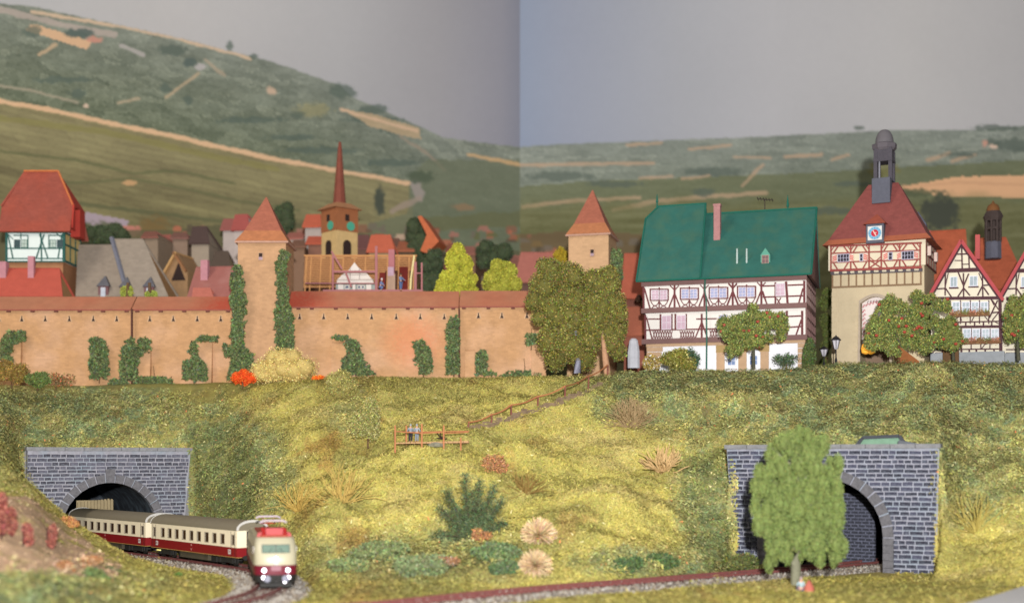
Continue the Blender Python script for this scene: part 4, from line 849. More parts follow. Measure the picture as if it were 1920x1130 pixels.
# roof
rr_ = M("gate_roof_red", (148,80,74), 142, var=.1, sc=1.5, brick=(.4,.25,.02,.9), bump=.3); rof = M("gate_roof_flare", (182,104,74), 142, var=.1, sc=1.5, bump=.3)
W0 = xr; o = .65; zE = ztop-.05
e = [(xl-o,-o-.3,zE), (W0+o+.2,-o-.3,zE), (W0+o+.2,dpt+o,zE), (xl-o,dpt+o,zE)]
tl, zt_ = fr.at(1628, 347, dpt*.42); tr_, _ = fr.at(1684, 347, dpt*.42)
tp = [(tl, dpt*.42, zt_), (tr_, dpt*.42, zt_), (tr_, dpt*.58, zt_), (tl, dpt*.58, zt_)]
k = .09; m = [tuple(e[i][j]*(1-k*1.5 if j < 2 else 1-k)+tp[i][j]*(k*1.5 if j < 2 else k) for j in range(3)) for i in range(4)]
b = MB(); b.hull4(e, m); b.build("lower_roof", rof, E); b = MB(); b.hull4(m, tp); b.build("roof", rr_, E)
# clock dormer
dd = -.95; r = rect(fr, ID, 1624, 421, 1657, 454, dd); slate = M("slate_grey", (96,98,110), 142, var=.12, sc=2)
b = MB(); b.box(r[0], r[1], dd, dd+3.2, r[2], r[3]); D_ = b.build("clock_dormer", slate, E)
cxm = (r[0]+r[1])/2; b = MB(); b.hull4([(r[0]-.25,dd-.3,r[3]), (r[1]+.25,dd-.3,r[3]), (r[1]+.25,dd+3.4,r[3]+.2), (r[0]-.25,dd+3.4,r[3]+.2)], [(cxm-.05,dd+1.2,r[3]+1.25), (cxm+.05,dd+1.2,r[3]+1.25), (cxm+.05,dd+2.5,r[3]+1.25), (cxm-.05,dd+2.5,r[3]+1.25)]); b.build("dormer_roof", M("dormer_roof", (172,88,68), 142, sc=2), E)
cz = (r[2]+r[3])/2+.02; a = (r[1]-r[0])*.40; b = MB(); b.box(cxm-a, cxm+a, dd-.08, dd+.01, cz-a, cz+a); CF = b.build("clock_face", M("clock_white", (230,228,222), 142), E)
def disc(R_, y0, y1, mat, name, par, inner=0, n=24, cx=None, cz_=None):
    b = MB(); cx = cxm if cx is None else cx; cz_ = cz if cz_ is None else cz_; b.prism([(cx+R_*math.cos(2*math.pi*i/n), cz_+R_*math.sin(2*math.pi*i/n)) for i in range(n)], y0, y1); return b.build(name, mat, par)
disc(a*.92, dd-.1, dd-.07, M("clock_blue", (130,186,214), 142), "clock_ring", CF); disc(a*.52, dd-.12, dd-.09, M("clock_red", (198,44,62), 142), "clock_centre", CF)
for i in range(12): t = 2*math.pi*i/12; b = MB(); b.beam((cxm+a*.66*math.cos(t), cz+a*.66*math.sin(t)), (cxm+a*.84*math.cos(t), cz+a*.84*math.sin(t)), .06, dd-.12, dd-.095); b.build("hour_mark", M("clock_mark", (90,130,170), 142), CF)
b = MB(); b.beam((cxm-a*.25, cz+a*.4), (cxm+a*.2, cz-a*.42), .1, dd-.14, dd-.12); b.beam((cxm, cz), (cxm+a*.25, cz+a*.05), .08, dd-.15, dd-.12); b.build("clock_hand", shw, CF)
# lantern
yc = dpt*.5; lx0, zb_ = fr.at(1633, 380, .9); lx1, _ = fr.at(1667, 380, .9); _, zs1 = fr.at(1650, 340, yc-1)
b = MB(); lc_ = (lx0+lx1)/2; hw_ = (lx1-lx0)/2; b.box(lx0, lx1, yc-1.25-.9, yc+1.25, zb_, zs1+.15); b.build("lantern_base", slate, E)
ld = M("lantern_dark", (82,78,86), 142, var=.15, sc=3); _, zo0 = fr.at(1650, 338, yc-1.2); _, zo1 = fr.at(1650, 302, yc-1.2); _, zc0 = fr.at(1650, 280, yc-1.2); _, zdm = fr.at(1650, 272, yc); _, zdt = fr.at(1650, 246, yc)
for sx in (-1, 1):
    for sy in (-1, 1): b = MB(); b.box(lc_+sx*hw_*.82-.2, lc_+sx*hw_*.82+.2, yc+sy*.85-.2, yc+sy*.85+.2, zs1, zc0); b.build("lantern_post", ld, E)
b = MB(); b.tube([(lc_-hw_*.4, yc-.9, zo0), (lc_-hw_*.4, yc-.9, zo1)], .09, 8); b.build("mullion", M("mullion_grey", (150,150,160), 142), E)
b = MB(); b.box(lc_-hw_*1.05, lc_+hw_*1.05, yc-1.1, yc+1.1, zo1, zo1+.3); b.build("lantern_rail", ld, E); b = MB(); b.box(lc_-hw_, lc_+hw_, yc-1.05, yc+1.05, zo0-.3, zo0); b.build("lantern_rail", ld, E)
b = MB(); b.box(lc_-hw_*.95, lc_+hw_*.95, yc-1, yc+1, zo1+.3, zc0+.2); b.build("lantern_head", ld, E)
b = MB(); b.lathe([(hw_*.9*1.3, zc0), (hw_*1.38, zc0+.25), (hw_*1.42, zdm-.02), (hw_*1.1, zdm+.12)], 8, (lc_, yc)); b.build("lantern_cornice", M("cornice_dark", (104,98,104), 142), E)
hh = zdt-zdm; b = MB(); b.lathe([(hw_*1.02*math.cos(a_)**.8 if a_ < 1.5 else .06, zdm+.1+hh*math.sin(a_)) for a_ in [i*math.pi/20 for i in range(11)]], 16, (lc_, yc)); b.build("dome", M("dome_grey", (112,108,112), 142, var=.1), E, smooth=True)
# slate turret behind the gate roof
b = MB(); p = fr.at(1722, 430, dpt); q = fr.at(1738, 430, dpt); _, zz = fr.at(1730, 396, dpt); b.prism([(p[0], p[1]-2), (q[0], q[1]-2), (q[0], zz-1.5), (p[0], zz)], dpt-.5, dpt+.3); b.build("rear_dormer", slate, E)
# ------------- green roofed town hall
fr = Fr(1213, 690, 146, 18); E = fr.empty("half_timbered_hall", "large half timbered hall under a green roof with pink chimney", "house")
za_ = zf(1190, 510, 6.28); zb2 = zf(1360, 510, 6.28)
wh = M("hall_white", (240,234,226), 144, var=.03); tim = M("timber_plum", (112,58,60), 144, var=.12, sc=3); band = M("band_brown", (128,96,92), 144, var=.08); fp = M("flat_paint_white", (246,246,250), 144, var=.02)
tan = M("hall_sandstone", (198,164,130), 144, var=.1, sc=1, bump=.3)
xR, _ = fr.at(1508, 600); dH = 10.5; zs_ = lambda px, py: fr.at(px, py)[1]
x_l, _ = fr.at(1206, 560)
zA = zs_(1213, 645); zB = zs_(1210, 586); zC = zs_(1205, 532)
b = MB(); b.box(0, xR, .25, dH, -4, zA); b.build("ground_floor", fp, E)
b = MB(); b.box(-.15, xR+.12, 0, dH, zA, zB); b.build("middle_storey", wh, E); b = MB(); b.box(x_l, xR+.22, -.15, dH, zB, zC); b.build("upper_storey", wh, E)
# bands
for (za0, za1, y0) in ((zA, zA+.55, -.22), (zB-.1, zB+.45, -.36), (zC-.35, zC+.12, -.36)): b = MB(); b.box(x_l-.15, xR+.3, y0, dH, za0, za1); b.build("storey_beam", band, E)
b = MB(); b.box(-.1, xR+.1, .05, dH, zA-.32, zA); b.build("stone_course", tan, E)
for k in range(8):
    for (xa, xb) in ((-.05, 1.75-.12*min(k, 3)), (xR-.7, xR+.05)): b = MB(); z = zA-.32-(k+1)*.55; b.box(xa, xb, .08, .9, z+.03, z+.52); b.build("corner_stone", tan, E)
mx0, mx1 = fr.at(1342, 670)[0], fr.at(1442, 670)[0]; b = MB(); b.box(mx0, mx1, .12, .5, 1.55, zA-.3); b.build("porch_wall", M("porch_tan", (176,146,96), 144, var=.06), E)
for i in range(3): b = MB(); xx = mx0+.5+i*(mx1-mx0-1)/2; b.box(xx-.45, xx+.45, .1, .5, -3, 1.55); b.build("porch_pier", tan, E)
b = MB(); b.box(mx0, mx1, .3, .4, -3, 1.5); b.build("porch_shade_board", M("porch_back", (150,120,84), 144), E)
for i in range(2): b = MB(); xc = mx0+1.7+i*2.4; n = 10; b.prism([(xc+.75*math.cos(math.pi*j/n), 1.3+.55*math.sin(math.pi*j/n)) for j in range(n+1)], .02, .2); b.build("arch_head", fp, E); window(E, xc-.45, xc+.45, .1, 1.15, fp, M("blue_pane", (130,150,190), 144), 2, 2, y=.22)
dpu, dpm = -.15, 0.0
pane_l = M("pane_lavender", (206,176,190), 144, var=.08, rough=.35); pane_b = M("pane_blue", (168,174,208), 144, var=.08, rough=.3); frw = M("frame_grey_plum", (140,118,122), 144)
def hwin(zm, x0, y0, x1, y1, pane, dep, nx=2, nz=3): window(E, *rect(fr, zm, x0, y0, x1, y1, dep), M("bars_white", (232,222,230), 144), pane, nx, nz, y=dep, t=.07)
for zm, a, c, y0, y1, pn in ((za_,198,385,214,325,pane_l),(za_,550,740,203,312,pane_b),(za_,890,1085,190,302,pane_b),(zb2,155,345,180,292,pane_b)):
    hwin(zm, a, y0, (a+c)/2-4, y1, pn, dpu); hwin(zm, (a+c)/2+4, y0, c, y1, pn, dpu)
hwin(zb2, 592, 135, 702, 280, pane_l, dpu)
hwin(za_, 318, 512, 432, 675, pane_l, dpm, 2, 2); hwin(za_, 495, 508, 603, 672, pane_l, dpm, 2, 2); hwin(za_, 985, 502, 1095, 660, pane_b, dpm); hwin(zb2, 110, 492, 205, 640, pane_b, dpm)
tU = []; 
def vs(zm, x, y0, y1, w=.16): tU.append((zm, (x, y0), (x, y1), w))
U = lambda zm, *p: tU.append((zm, p[0], p[1], p[2] if len(p) > 2 else .13))
# posts with A-braces
for zm, x, y0, y1 in ((za_,470,150,440),(za_,822,140,430),(za_,1155,130,420),(zb2,88,120,410),(zb2,425,110,400)):
    U(zm, (x, y0), (x, y1), .18); U(zm, (x-4, y0+110), (x-75, y1), .13); U(zm, (x+4, y0+110), (x+75, y1), .13); U(zm, (x-4, y0+60), (x-50, y0+10), .1); U(zm, (x+4, y0+60), (x+50, y0+10), .1)
U(za_, (105,150), (108,445), .18); U(za_, (115,190), (185,440), .14)
for zm, a, c, y in ((za_,190,390,330),(za_,545,745,318),(za_,885,1090,308),(zb2,150,350,296)):
    mid = (a+c)/2; U(zm, (a-6, y-135), (a-6, y+4), .12); U(zm, (c+6, y-135), (c+6, y+4), .12); U(zm, (mid, y-150), (mid, y+100), .12); U(zm, (a-8, y+2), (c+8, y+2), .12); U(zm, (a-8, y-128), (c+8, y-128), .12)
    for x0_, x1_ in ((a, mid), (mid, c)):
        w_ = x1_-x0_; prev = None
        for j in range(7):
            t = j/6; p = (x0_+w_*t, y+12+58*math.sin(math.pi*t))
            if prev: U(zm, prev, p, .08)
            prev = p
        U(zm, (x0_+w_*.1, y+95), (x0_+w_*.5, y+60), .08); U(zm, (x0_+w_*.9, y+95), (x0_+w_*.5, y+60), .08)
for y in (160, 290): U(zb2, (440, y+5), (585, y), .13); U(zb2, (735, y-5), (915, y-12), .13)
U(zb2, (440,225), (495,395), .13); U(zb2, (590,120), (590,395), .16); U(zb2, (715,110), (735,392), .2); U(zb2, (915,190), (860,385), .14); U(zb2, (930,100), (930,390), .2); U(zb2, (605,385), (655,300), .1); U(zb2, (605,310), (655,385), .1); U(zb2, (592,288), (735,284), .1)
for zm, a, c, w_ in tU: timbers(fr, E, zm, [(a, c, w_*1.2)], w_, tim, dep=dpu)
tU = []
U(za_, (125,500), (128,790), .18); U(za_, (140,530), (205,785), .13); U(za_, (160,552), (300,552), .12)
U(za_, (305,495), (305,680), .16); U(za_, (440,490), (440,680), .12); U(za_, (480,490), (480,680), .16); U(za_, (608,490), (608,680), .12)
U(za_, (790,490), (790,785), .18); U(za_, (785,600), (712,780), .13); U(za_, (795,600), (860,780), .13); U(za_, (725,552), (965,548), .12); U(za_, (140,683), (970,668), .13)
U(zb2, (725,455), (725,755), .2); U(zb2, (735,522), (890,515), .13); U(zb2, (735,650), (890,640), .13); U(zb2, (895,560), (830,750), .14); U(zb2, (905,455), (905,750), .2)
for zm, a, c, w_ in tU: timbers(fr, E, zm, [(a, c, w_*1.2)], w_, tim, dep=dpm)
for i in range(17):
    x = 215+i*29; 
    if 440 < x < 520: continue
    timbers(fr, E, za_, [((x, 690), (x+26, 785)), ((x+26, 690), (x, 785))], .09, tim, name="lattice_bar")
for i in range(3): timbers(fr, E, za_, [((885+i*30, 680), (885+i*30+26, 770)), ((911+i*30, 680), (885+i*30, 770))], .09, tim, name="lattice_bar")
# side wall timbers
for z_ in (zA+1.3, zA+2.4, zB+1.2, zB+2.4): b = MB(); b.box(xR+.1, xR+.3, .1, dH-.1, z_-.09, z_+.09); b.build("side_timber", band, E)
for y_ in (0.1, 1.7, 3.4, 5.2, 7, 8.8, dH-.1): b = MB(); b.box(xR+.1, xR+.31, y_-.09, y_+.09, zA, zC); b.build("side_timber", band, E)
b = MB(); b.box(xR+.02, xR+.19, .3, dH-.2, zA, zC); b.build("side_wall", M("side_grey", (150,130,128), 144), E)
# roof: eave line, ridge
gre = M("roof_green", (50,106,96), 146, var=.12, sc=.5, tint=((88,114,84), .55, .35), bump=.25, bsc=3, rough=.7); grd = M("trim_green", (30,104,88), 146)
ze = zs_(1193, 529); yr = 5.2; rl, zr1 = fr.at(1235, 388, yr); rm, _ = fr.at(1324, 386, yr); rm2, zr2 = fr.at(1324, 403, yr-.4); rrx, _ = fr.at(1531, 393, yr-.4)
el_, _ = fr.at(1193, 528, -.8); em, _ = fr.at(1311, 523, -.8); er, _ = fr.at(1521, 518, -.8); zr2 = max(zr2, zr1-1.2)
hx, hz = fr.at(1209, 416, 3.6)
b = MB(); b.slab([(el_,-.8,ze), (em+.1,-.95,ze), (rm,yr-.15,zr1), (rl,yr-.15,zr1), (hx, 4.0, hz+.4)], .18); b.build("left_roof", gre, E)
b = MB(); b.slab([(em,-.8,ze), (er,-.8,ze), (rrx,yr,zr2), (rm-.2,yr,zr2)], .18); b.build("roof", gre, E)
b = MB(); b.slab([(rm,yr,zr1), (rl,yr,zr1), (el_,2*yr+.8,ze), (rm,2*yr+.8,ze)][::-1], .18); b.slab([(rrx,yr,zr2), (rm,yr,zr2), (rm,dH+.3,ze), (er,dH+.3,ze)][::-1], .18); b.build("rear_roof", gre, E)
b = MB(); gxx = er-.05; b.add([(gxx,-.6,ze-.15), (gxx,dH+.2,ze-.15), (gxx,yr,zr2-.15), (gxx-.3,-.6,ze-.15), (gxx-.3,dH+.2,ze-.15), (gxx-.3,yr,zr2-.15)], [(0,1,2),(5,4,3),(0,3,4,1),(1,4,5,2),(2,5,3,0)]); b.build("gable", band, E)
for a_, c_, nm in (((el_,-.83,ze-.02), (em,-.98,ze-.02), "eave_trim"), ((em,-.86,ze-.02), (er,-.83,ze-.02), "eave_trim"), ((er,-.8,ze), (rrx,yr,zr2+.05), "verge_trim"), ((rl,yr-.1,zr1+.05), (rm,yr-.1,zr1+.05), "ridge_trim"), ((rm,yr,zr2+.07), (rrx,yr,zr2+.07), "ridge_trim"), ((rm,yr-.2,zr1+.05), (em+.12,-.9,ze+.05), "step_trim"), ((el_,-.8,ze), (hx,4.0,hz+.42), "verge_trim"), ((hx,4.0,hz+.42), (rl,yr-.15,zr1+.05), "verge_trim")):
    b = MB(); b.tube([a_, c_], .11, 6); b.build(nm, grd, E)
cx0, zc0_ = fr.at(1338, 442, 2.6); cx1, _ = fr.at(1350, 442, 2.6); _, zc1_ = fr.at(1344, 382, 2.6)
b = MB(); b.box(cx0, cx1, 2.6, 3.5, zc0_-.5, zc1_); b.build("chimney", M("chimney_pink", (186,134,132), 146, var=.08, sc=2, brick=(.3,.15,.02,.8)), E); b = MB(); b.box(cx0-.06, cx1+.06, 2.54, 3.56, zc1_-.22, zc1_); b.build("chimney_cap", MATS["chimney_pink"], E)
for px, py0, py1, r_ in ((1382,500,466,.09), (1400,500,466,.09)):
    x, z = fr.at(px, py0, .5); _, z2 = fr.at(px, py1, .5); b = MB(); b.tube([(x,.5,z-.5), (x,.5,z+.4), (x,.5,z2)], [.2,.1,r_], 8); b.build("vent_pipe", M("vent_white", (190,206,200), 146), E)
r = rect(fr, ID, 1426, 478, 1444, 502, .4); b = MB(); xm = (r[0]+r[1])/2; b.prism([(r[0],r[2]-.3), (r[1],r[2]-.3), (r[1],r[3]), (xm,r[3]+.75), (r[0],r[3])], .4, 2.2); b.build("dormer", M("dormer_green", (96,160,140), 146), E)
window(E, r[0]+.15, r[1]-.15, r[2]+.1, r[3]-.05, M("bars_pink", (190,150,140), 146), M("dormer_pane", (120,96,96), 146), 2, 3, y=.39, t=.05)
for px, pa, pb_ in ((1232,388,364), (1477,396,366)):
    x, z = fr.at(px, pa, yr); _, z2 = fr.at(px, pb_, yr); b = MB(); b.tube([(x,yr,z-.3), (x,yr,z+.5), (x,yr,z+.55), (x,yr,z2)], [.12,.09,.16,.03], 8); b.build("finial", grd, E)
x, z = fr.at(1434, 396, yr); _, z2 = fr.at(1434, 374, yr); ant = M("antenna_black", (60,50,48), 146); b = MB(); b.tube([(x,yr,z-.2), (x,yr,z2)], .05, 6)
A_ = b.build("antenna", ant, E); b = MB(); b.tube([(x-.85,yr-.1,z2+.12), (x+.95,yr+.1,z2-.12)], .05, 5)
for k in range(6): xx = x-.8+k*.32; zz = z2+.11-k*.045; b.tube([(xx,yr-.3,zz+.14), (xx+.05,yr+.3,zz-.1)], .04, 4)
b.build("antenna_arm", ant, A_)
b = MB(); x, z = fr.at(1322, 524, -.9); pts = [(x,-.9,z)]
for px, py in ((1322,545),(1324.5,560),(1325,600),(1325.5,640),(1325,692)): x, z = fr.at(px, py, -.32); pts.append((x,-.42,z))
b.tube(pts, .09, 6); b.build("drainpipe", M("pipe_green", (54,108,92), 146), E)
# ------------- half timbered gable houses on the right
def gable_house(px_off, D, label, full=True):
    fr = Fr(1762+px_off, 664, D, 22); E = fr.empty("gable_house", label, "house", "black and white gable houses by the gate")
    zh0 = zf(1740, 430, 4.52); zm = lambda x, y: (zh0(x, y)[0]+px_off, zh0(x, y)[1])
    wm = M("gable_cream", (240,230,206), 142, var=.03); tm = M("timber_black", (86,54,60), 142, var=.12, sc=3); rm_ = M("gable_roof", (168,86,76), 142, var=.1, sc=1.5, brick=(.4,.22,.02,.88), bump=.3); vg = M("verge_red", (186,80,84), 142)
    xw1, _ = fr.at(*zm(635, 900)); xw0, _ = fr.at(*zm(30, 900)); ap = fr.at(*zm(283, 100)); eL = fr.at(*zm(22, 555)); eR = fr.at(*zm(618, 575)); dH = 8
    b = MB(); b.prism([(xw0,-3), (xw1,-3), (eR[0],eR[1]-.05), (ap[0],ap[1]-.15), (eL[0],eL[1]-.05)], 0, dH); b.build("wall", wm, E)
    for a_, c_ in ((eL, ap), (ap, eR)):
        dx, dz = c_[0]-a_[0], c_[1]-a_[1]; l = math.hypot(dx, dz); ex = .45; a2 = (a_[0]-(dx/l*ex if a_ is eL else 0), a_[1]-(dz/l*ex if a_ is eL else 0)); c2 = (c_[0]+(dx/l*ex if c_ is eR else 0), c_[1]+(dz/l*ex if c_ is eR else 0))
        b = MB(); b.slab([(a2[0],-.4,a2[1]+.12), (c2[0],-.4,c2[1]+.12), (c2[0],dH+.3,c2[1]+.12), (a2[0],dH+.3,a2[1]+.12)], .18); b.build("roof", rm_, E)
        b = MB(); b.beam((a2[0], a2[1]+.02), (c2[0], c2[1]+.02), .34, -.5, -.4); b.build("verge_board", vg, E)
        b = MB(); b.beam((a_[0], a_[1]-.42), (c_[0], c_[1]-.42), .2, -.08, .02); b.build("timber", tm, E)
    S = []; L = lambda x0, y0, x1, y1, w=.15: S.append(((x0, y0), (x1, y1), w))
    L(140,352,452,340,.42); L(60,585,620,580,.34); L(285,125,290,330); L(225,212,350,207); L(225,264,290,264,.1); L(345,207,350,328); L(292,296,350,294,.1)
    L(148,370,145,560); L(300,370,302,575); L(460,360,465,570); L(70,505,150,500); L(150,500,200,575); L(255,360,298,470); L(345,375,302,480); L(300,500,250,575); L(305,500,355,560); L(465,470,420,560); L(470,490,515,555); L(470,475,520,470); L(430,370,460,440,.1); L(172,370,150,470,.1)
    L(180,500,260,498,.1); L(340,490,430,488,.1)
    L(185,600,190,800,.2); L(60,790,610,778,.14); L(60,828,620,822,.28); L(610,580,618,1050,.34); L(535,590,560,640); L(590,600,520,750); L(545,600,598,680,.12); L(540,706,600,700)
    for x in (275,358,436,515): L(x, 600, x, 800, .12)
    L(275,730,285,775,.1); L(600,700,545,770,.12); L(545,770,600,800,.1)
    for p0, p1 in (((370,778),(395,730)),((395,730),(440,708)),((480,735),(515,778)),((205,720),(235,775)),((275,730),(210,780))): L(*p0, *p1, .1)
    for x in (255,320,395,470,540): L(x, 785, x, 820, .16)
    L(60,1018,620,1012,.14); L(60,1050,630,1046,.2); L(280,840,283,1050,.2)
    for x in (366,448,525): L(x, 840, x, 1015, .12)
    for p0, p1 in (((455,1010),(480,975)),((480,975),(530,960)),((270,985),(280,1040))): L(*p0, *p1, .1)
    for x in (285,350,410,485,560): L(x, 1015, x, 1045, .18)
    if full:
        for x in (120,200): L(x, 960, x, 1050, .16)
        L(40,1045,110,960,.12)
    timbers(fr, E, zm, S, .15, tm)
    wf_ = M("casement_white", (232,234,244), 142); wg_ = M("casement_pane", (164,178,184), 142, rough=.25, var=.15, sc=2)
    for x0, y0, x1, y1 in ((186,402,250,488),(350,396,422,480)): window(E, *rect(fr, zm, x0, y0, x1, y1), wf_, wg_, 2, 1, t=.09); timbers(fr, E, zm, [((x0-8, y1+8), (x1+8, y1+6))], .12, tm, y0=-.12)
    for x0 in (203,286,364,442): window(E, *rect(fr, zm, x0, 614, x0+70, 706), wf_, wg_, 2, 2, t=.12)
    for x0 in (295,373,453,531): window(E, *rect(fr, zm, x0, 842, x0+70, 925), wf_, wg_, 2, 2, t=.12)
    b = MB(); b.box(xw0-.1, xw1+.15, -.15, dH, -3.2, .15); b.build("plinth", M("plinth_grey", (160,164,168), 142), E)
    for (xa, xb, y) in ((185,525,712),(285,615,945)):
        r = rect(fr, zm, xa, y-4, xb, y+22); b = MB(); b.box(r[0], r[1], -.45, -.1, r[2], r[3]-.1); FB = b.build("flower_box", M("box_brown", (130,90,60), 142), E)
        n = 520; P = np.column_stack([rng.uniform(r[0], r[1], n), rng.uniform(-.6, -.15, n), rng.normal(r[3]-.05, .16, n)]); V_, F_ = flakes(P, .16, .8)
        band_ = (np.floor(P[:,0]/.75).astype(int) % 3); c_ = np.where((band_ == 0)[:,None], (138,142,84), np.where((band_ == 1)[:,None], (206,140,110), (178,140,90)))
        npmesh("flowers", V_, F_, M("flower_attr", (255,)*3, attr=True, var=.15, sc=4), cols=np.repeat(np.clip(nlin(c_)/1.2, 0, .9), 3, axis=0), parent=FB, kind="stuff")
    if full:
        c0 = fr.at(*zm(400, 45), 3); c1 = fr.at(*zm(440, 45), 3); b = MB(); _, zl = fr.at(*zm(430, 250), 3); b.box(c0[0], c1[0], 3, 3.9, zl, c0[1]); b.build("chimney", M("chimney_red", (190,90,88), 142), E)
        b = MB(); r = rect(fr, zm, 130, 955, 265, 1015); b.box(r[0], r[1], -.9, -.1, -2, r[2]+.2); b.build("porch_bench", M("bench_brown", (110,80,50), 142), E)
    return fr, E
gable_house(0, 141, "half timbered gable house with flower boxes right of the gate tower")
gable_house(133, 140, "half timbered house cut off by the right edge, steep red verge", False)
# ------------- simple blurred buildings in the rear town
def poly_build(fr, E, name, pts, mat, dep=0, th=.4, deps=None):
    b = MB(); q = [(*fr.at(px, py, (deps[i] if deps else dep)), (deps[i] if deps else dep)) for i, (px, py) in enumerate(pts)]
    b.slab([(x, y, z) for x, z, y in q], th); return b.build(name, mat, E)
# left green timbered gatehouse tower
fr = Fr(11, 555, 166, 0); E = fr.empty("timbered_tower", "green timbered tower under a tall red hipped roof at the left edge", "tower")
zt = zf(0, 300, 4.034); gw = M("green_white", (226,238,234), 160, var=.03); gt = M("timber_green", (44,92,84), 160, var=.1, sc=3); rroof = M("tall_roof_red", (158,82,68), 160, var=.1, sc=.8, brick=(.45,.25,.02,.88), bump=.3, tint=((180,82,60), .3, .5)); wrm = M("warm_stone", (166,118,82), 160)
x0, zb = fr.at(*zt(42,768)); x1, zt_ = fr.at(*zt(488,543)); d = 6
b = MB(); b.box(x0+.3, x1-.3, .3, d, -4, zb); b.build("lower_wall", wrm, E)
b = MB(); b.box(x0, x1, 0, d, zb, zt_+.2); b.build("wall", gw, E)
S = [((42,548),(490,548),.2),((42,745),(480,745),.16),((42,768),(488,768),.16),((60,668),(480,668),.16),((50,543),(50,768),.28),((482,543),(482,768),.3),((310,545),(316,765),.16),((60,560),(98,740),.16),((335,560),(275,740),.16),((300,560),(362,740),.16),((470,560),(440,740),.16),((105,570),(215,570),.12),((365,570),(475,570),.12),((158,548),(158,600),.12),((212,575),(212,665),.12),((370,575),(370,665),.12),((60,560),(100,600),.1),((420,548),(470,590),.12)]
timbers(fr, E, zt, S, .15, gt)
for k in range(8): r = rect(fr, zt, 65+k*52, 750, 100+k*52, 764); b = MB(); b.box(r[0], r[1], -.09, 0, r[2]+.03, r[3]-.03); b.build("infill", gw, E)
for a_, c_, sh in ((162,208,108),(378,424,432)):
    window(E, *rect(fr, zt, a_, 602, c_, 662), M("bars_green", (100,130,120), 160), M("pane_pale", (190,206,196), 160), 2, 2); r = rect(fr, zt, sh, 602, sh+46, 662); b = MB(); b.box(r[0], r[1], -.1, 0, r[2], r[3]); b.build("shutter", M("shutter_slate", (62,82,84), 160), E)
for y_ in (0,2,4,6): b = MB(); b.box(x1-.02, x1+.1, y_-.12, y_+.12, zb, zt_); b.build("side_timber", gt, E)
for z_ in (zb+.1, zb+2.2, zt_-.1): b = MB(); b.box(x1-.02, x1+.11, 0, d, z_-.12, z_+.12); b.build("side_timber", gt, E)
b = MB(); b.box(x1-.05, x1+.02, .1, d-.1, zb, zt_); b.build("side_wall", M("side_yellow", (206,184,120), 160), E)
eL, ze = fr.at(-3, 433, -.7); eR, _ = fr.at(131, 433, -.7); kL, zk = fr.at(3, 386, 1.2); kR, _ = fr.at(137, 387, 1.2); tL, ztp = fr.at(45, 322, d/2); tR, _ = fr.at(109, 322, d/2)
b = MB(); b.slab([(eL,-.7,ze),(eR,-.7,ze),(kR,1.2,zk),(tR,d/2,ztp),(tL,d/2,ztp),(kL,1.2,zk)], .25); b.build("roof", rroof, E)
b = MB(); b.slab([(eL,d+.7,ze),(kL,d-1.2,zk),(tL,d/2,ztp),(tR,d/2,ztp),(kR,d-1.2,zk),(eR,d+.7,ze)], .25); b.build("roof", rroof, E)
b = MB(); b.slab([(kR+.3,1.0,zk-.1),(kR+.3,d-1.0,zk-.1),(tR,d/2,ztp+.05)], .2); b.slab([(kR+.35,-.0,zk-3),(kR+.35,1.0,zk-3.2),(kR+.35,1.0,zk),(kR+.35,.6,zk)], .2); b.build("hip_roof", M("hip_red", (176,60,48), 160), E)
b = MB(); b.slab([(kL-.1,d-1.0,zk),(kL-.1,1.0,zk),(tL,d/2,ztp+.05)], .2); b.build("hip_roof", rroof, E)
for a_, c_ in (((tL,d/2,ztp+.1),(tR,d/2,ztp+.1)), ((tR,d/2,ztp+.1),(kR,1.2,zk+.1))): b = MB(); b.tube([a_, c_], .13, 6); b.build("ridge_tiles", M("ridge_orange", (206,120,70), 160), E)
px_, pz_ = fr.at(*zt(610,455), 3); b = MB(); b.box(x1+.1, x1+1.3, 2, 4, ze-.3, ze+3.2); b.build("side_dormer", M("hip_red", (176,60,48), 160), E)
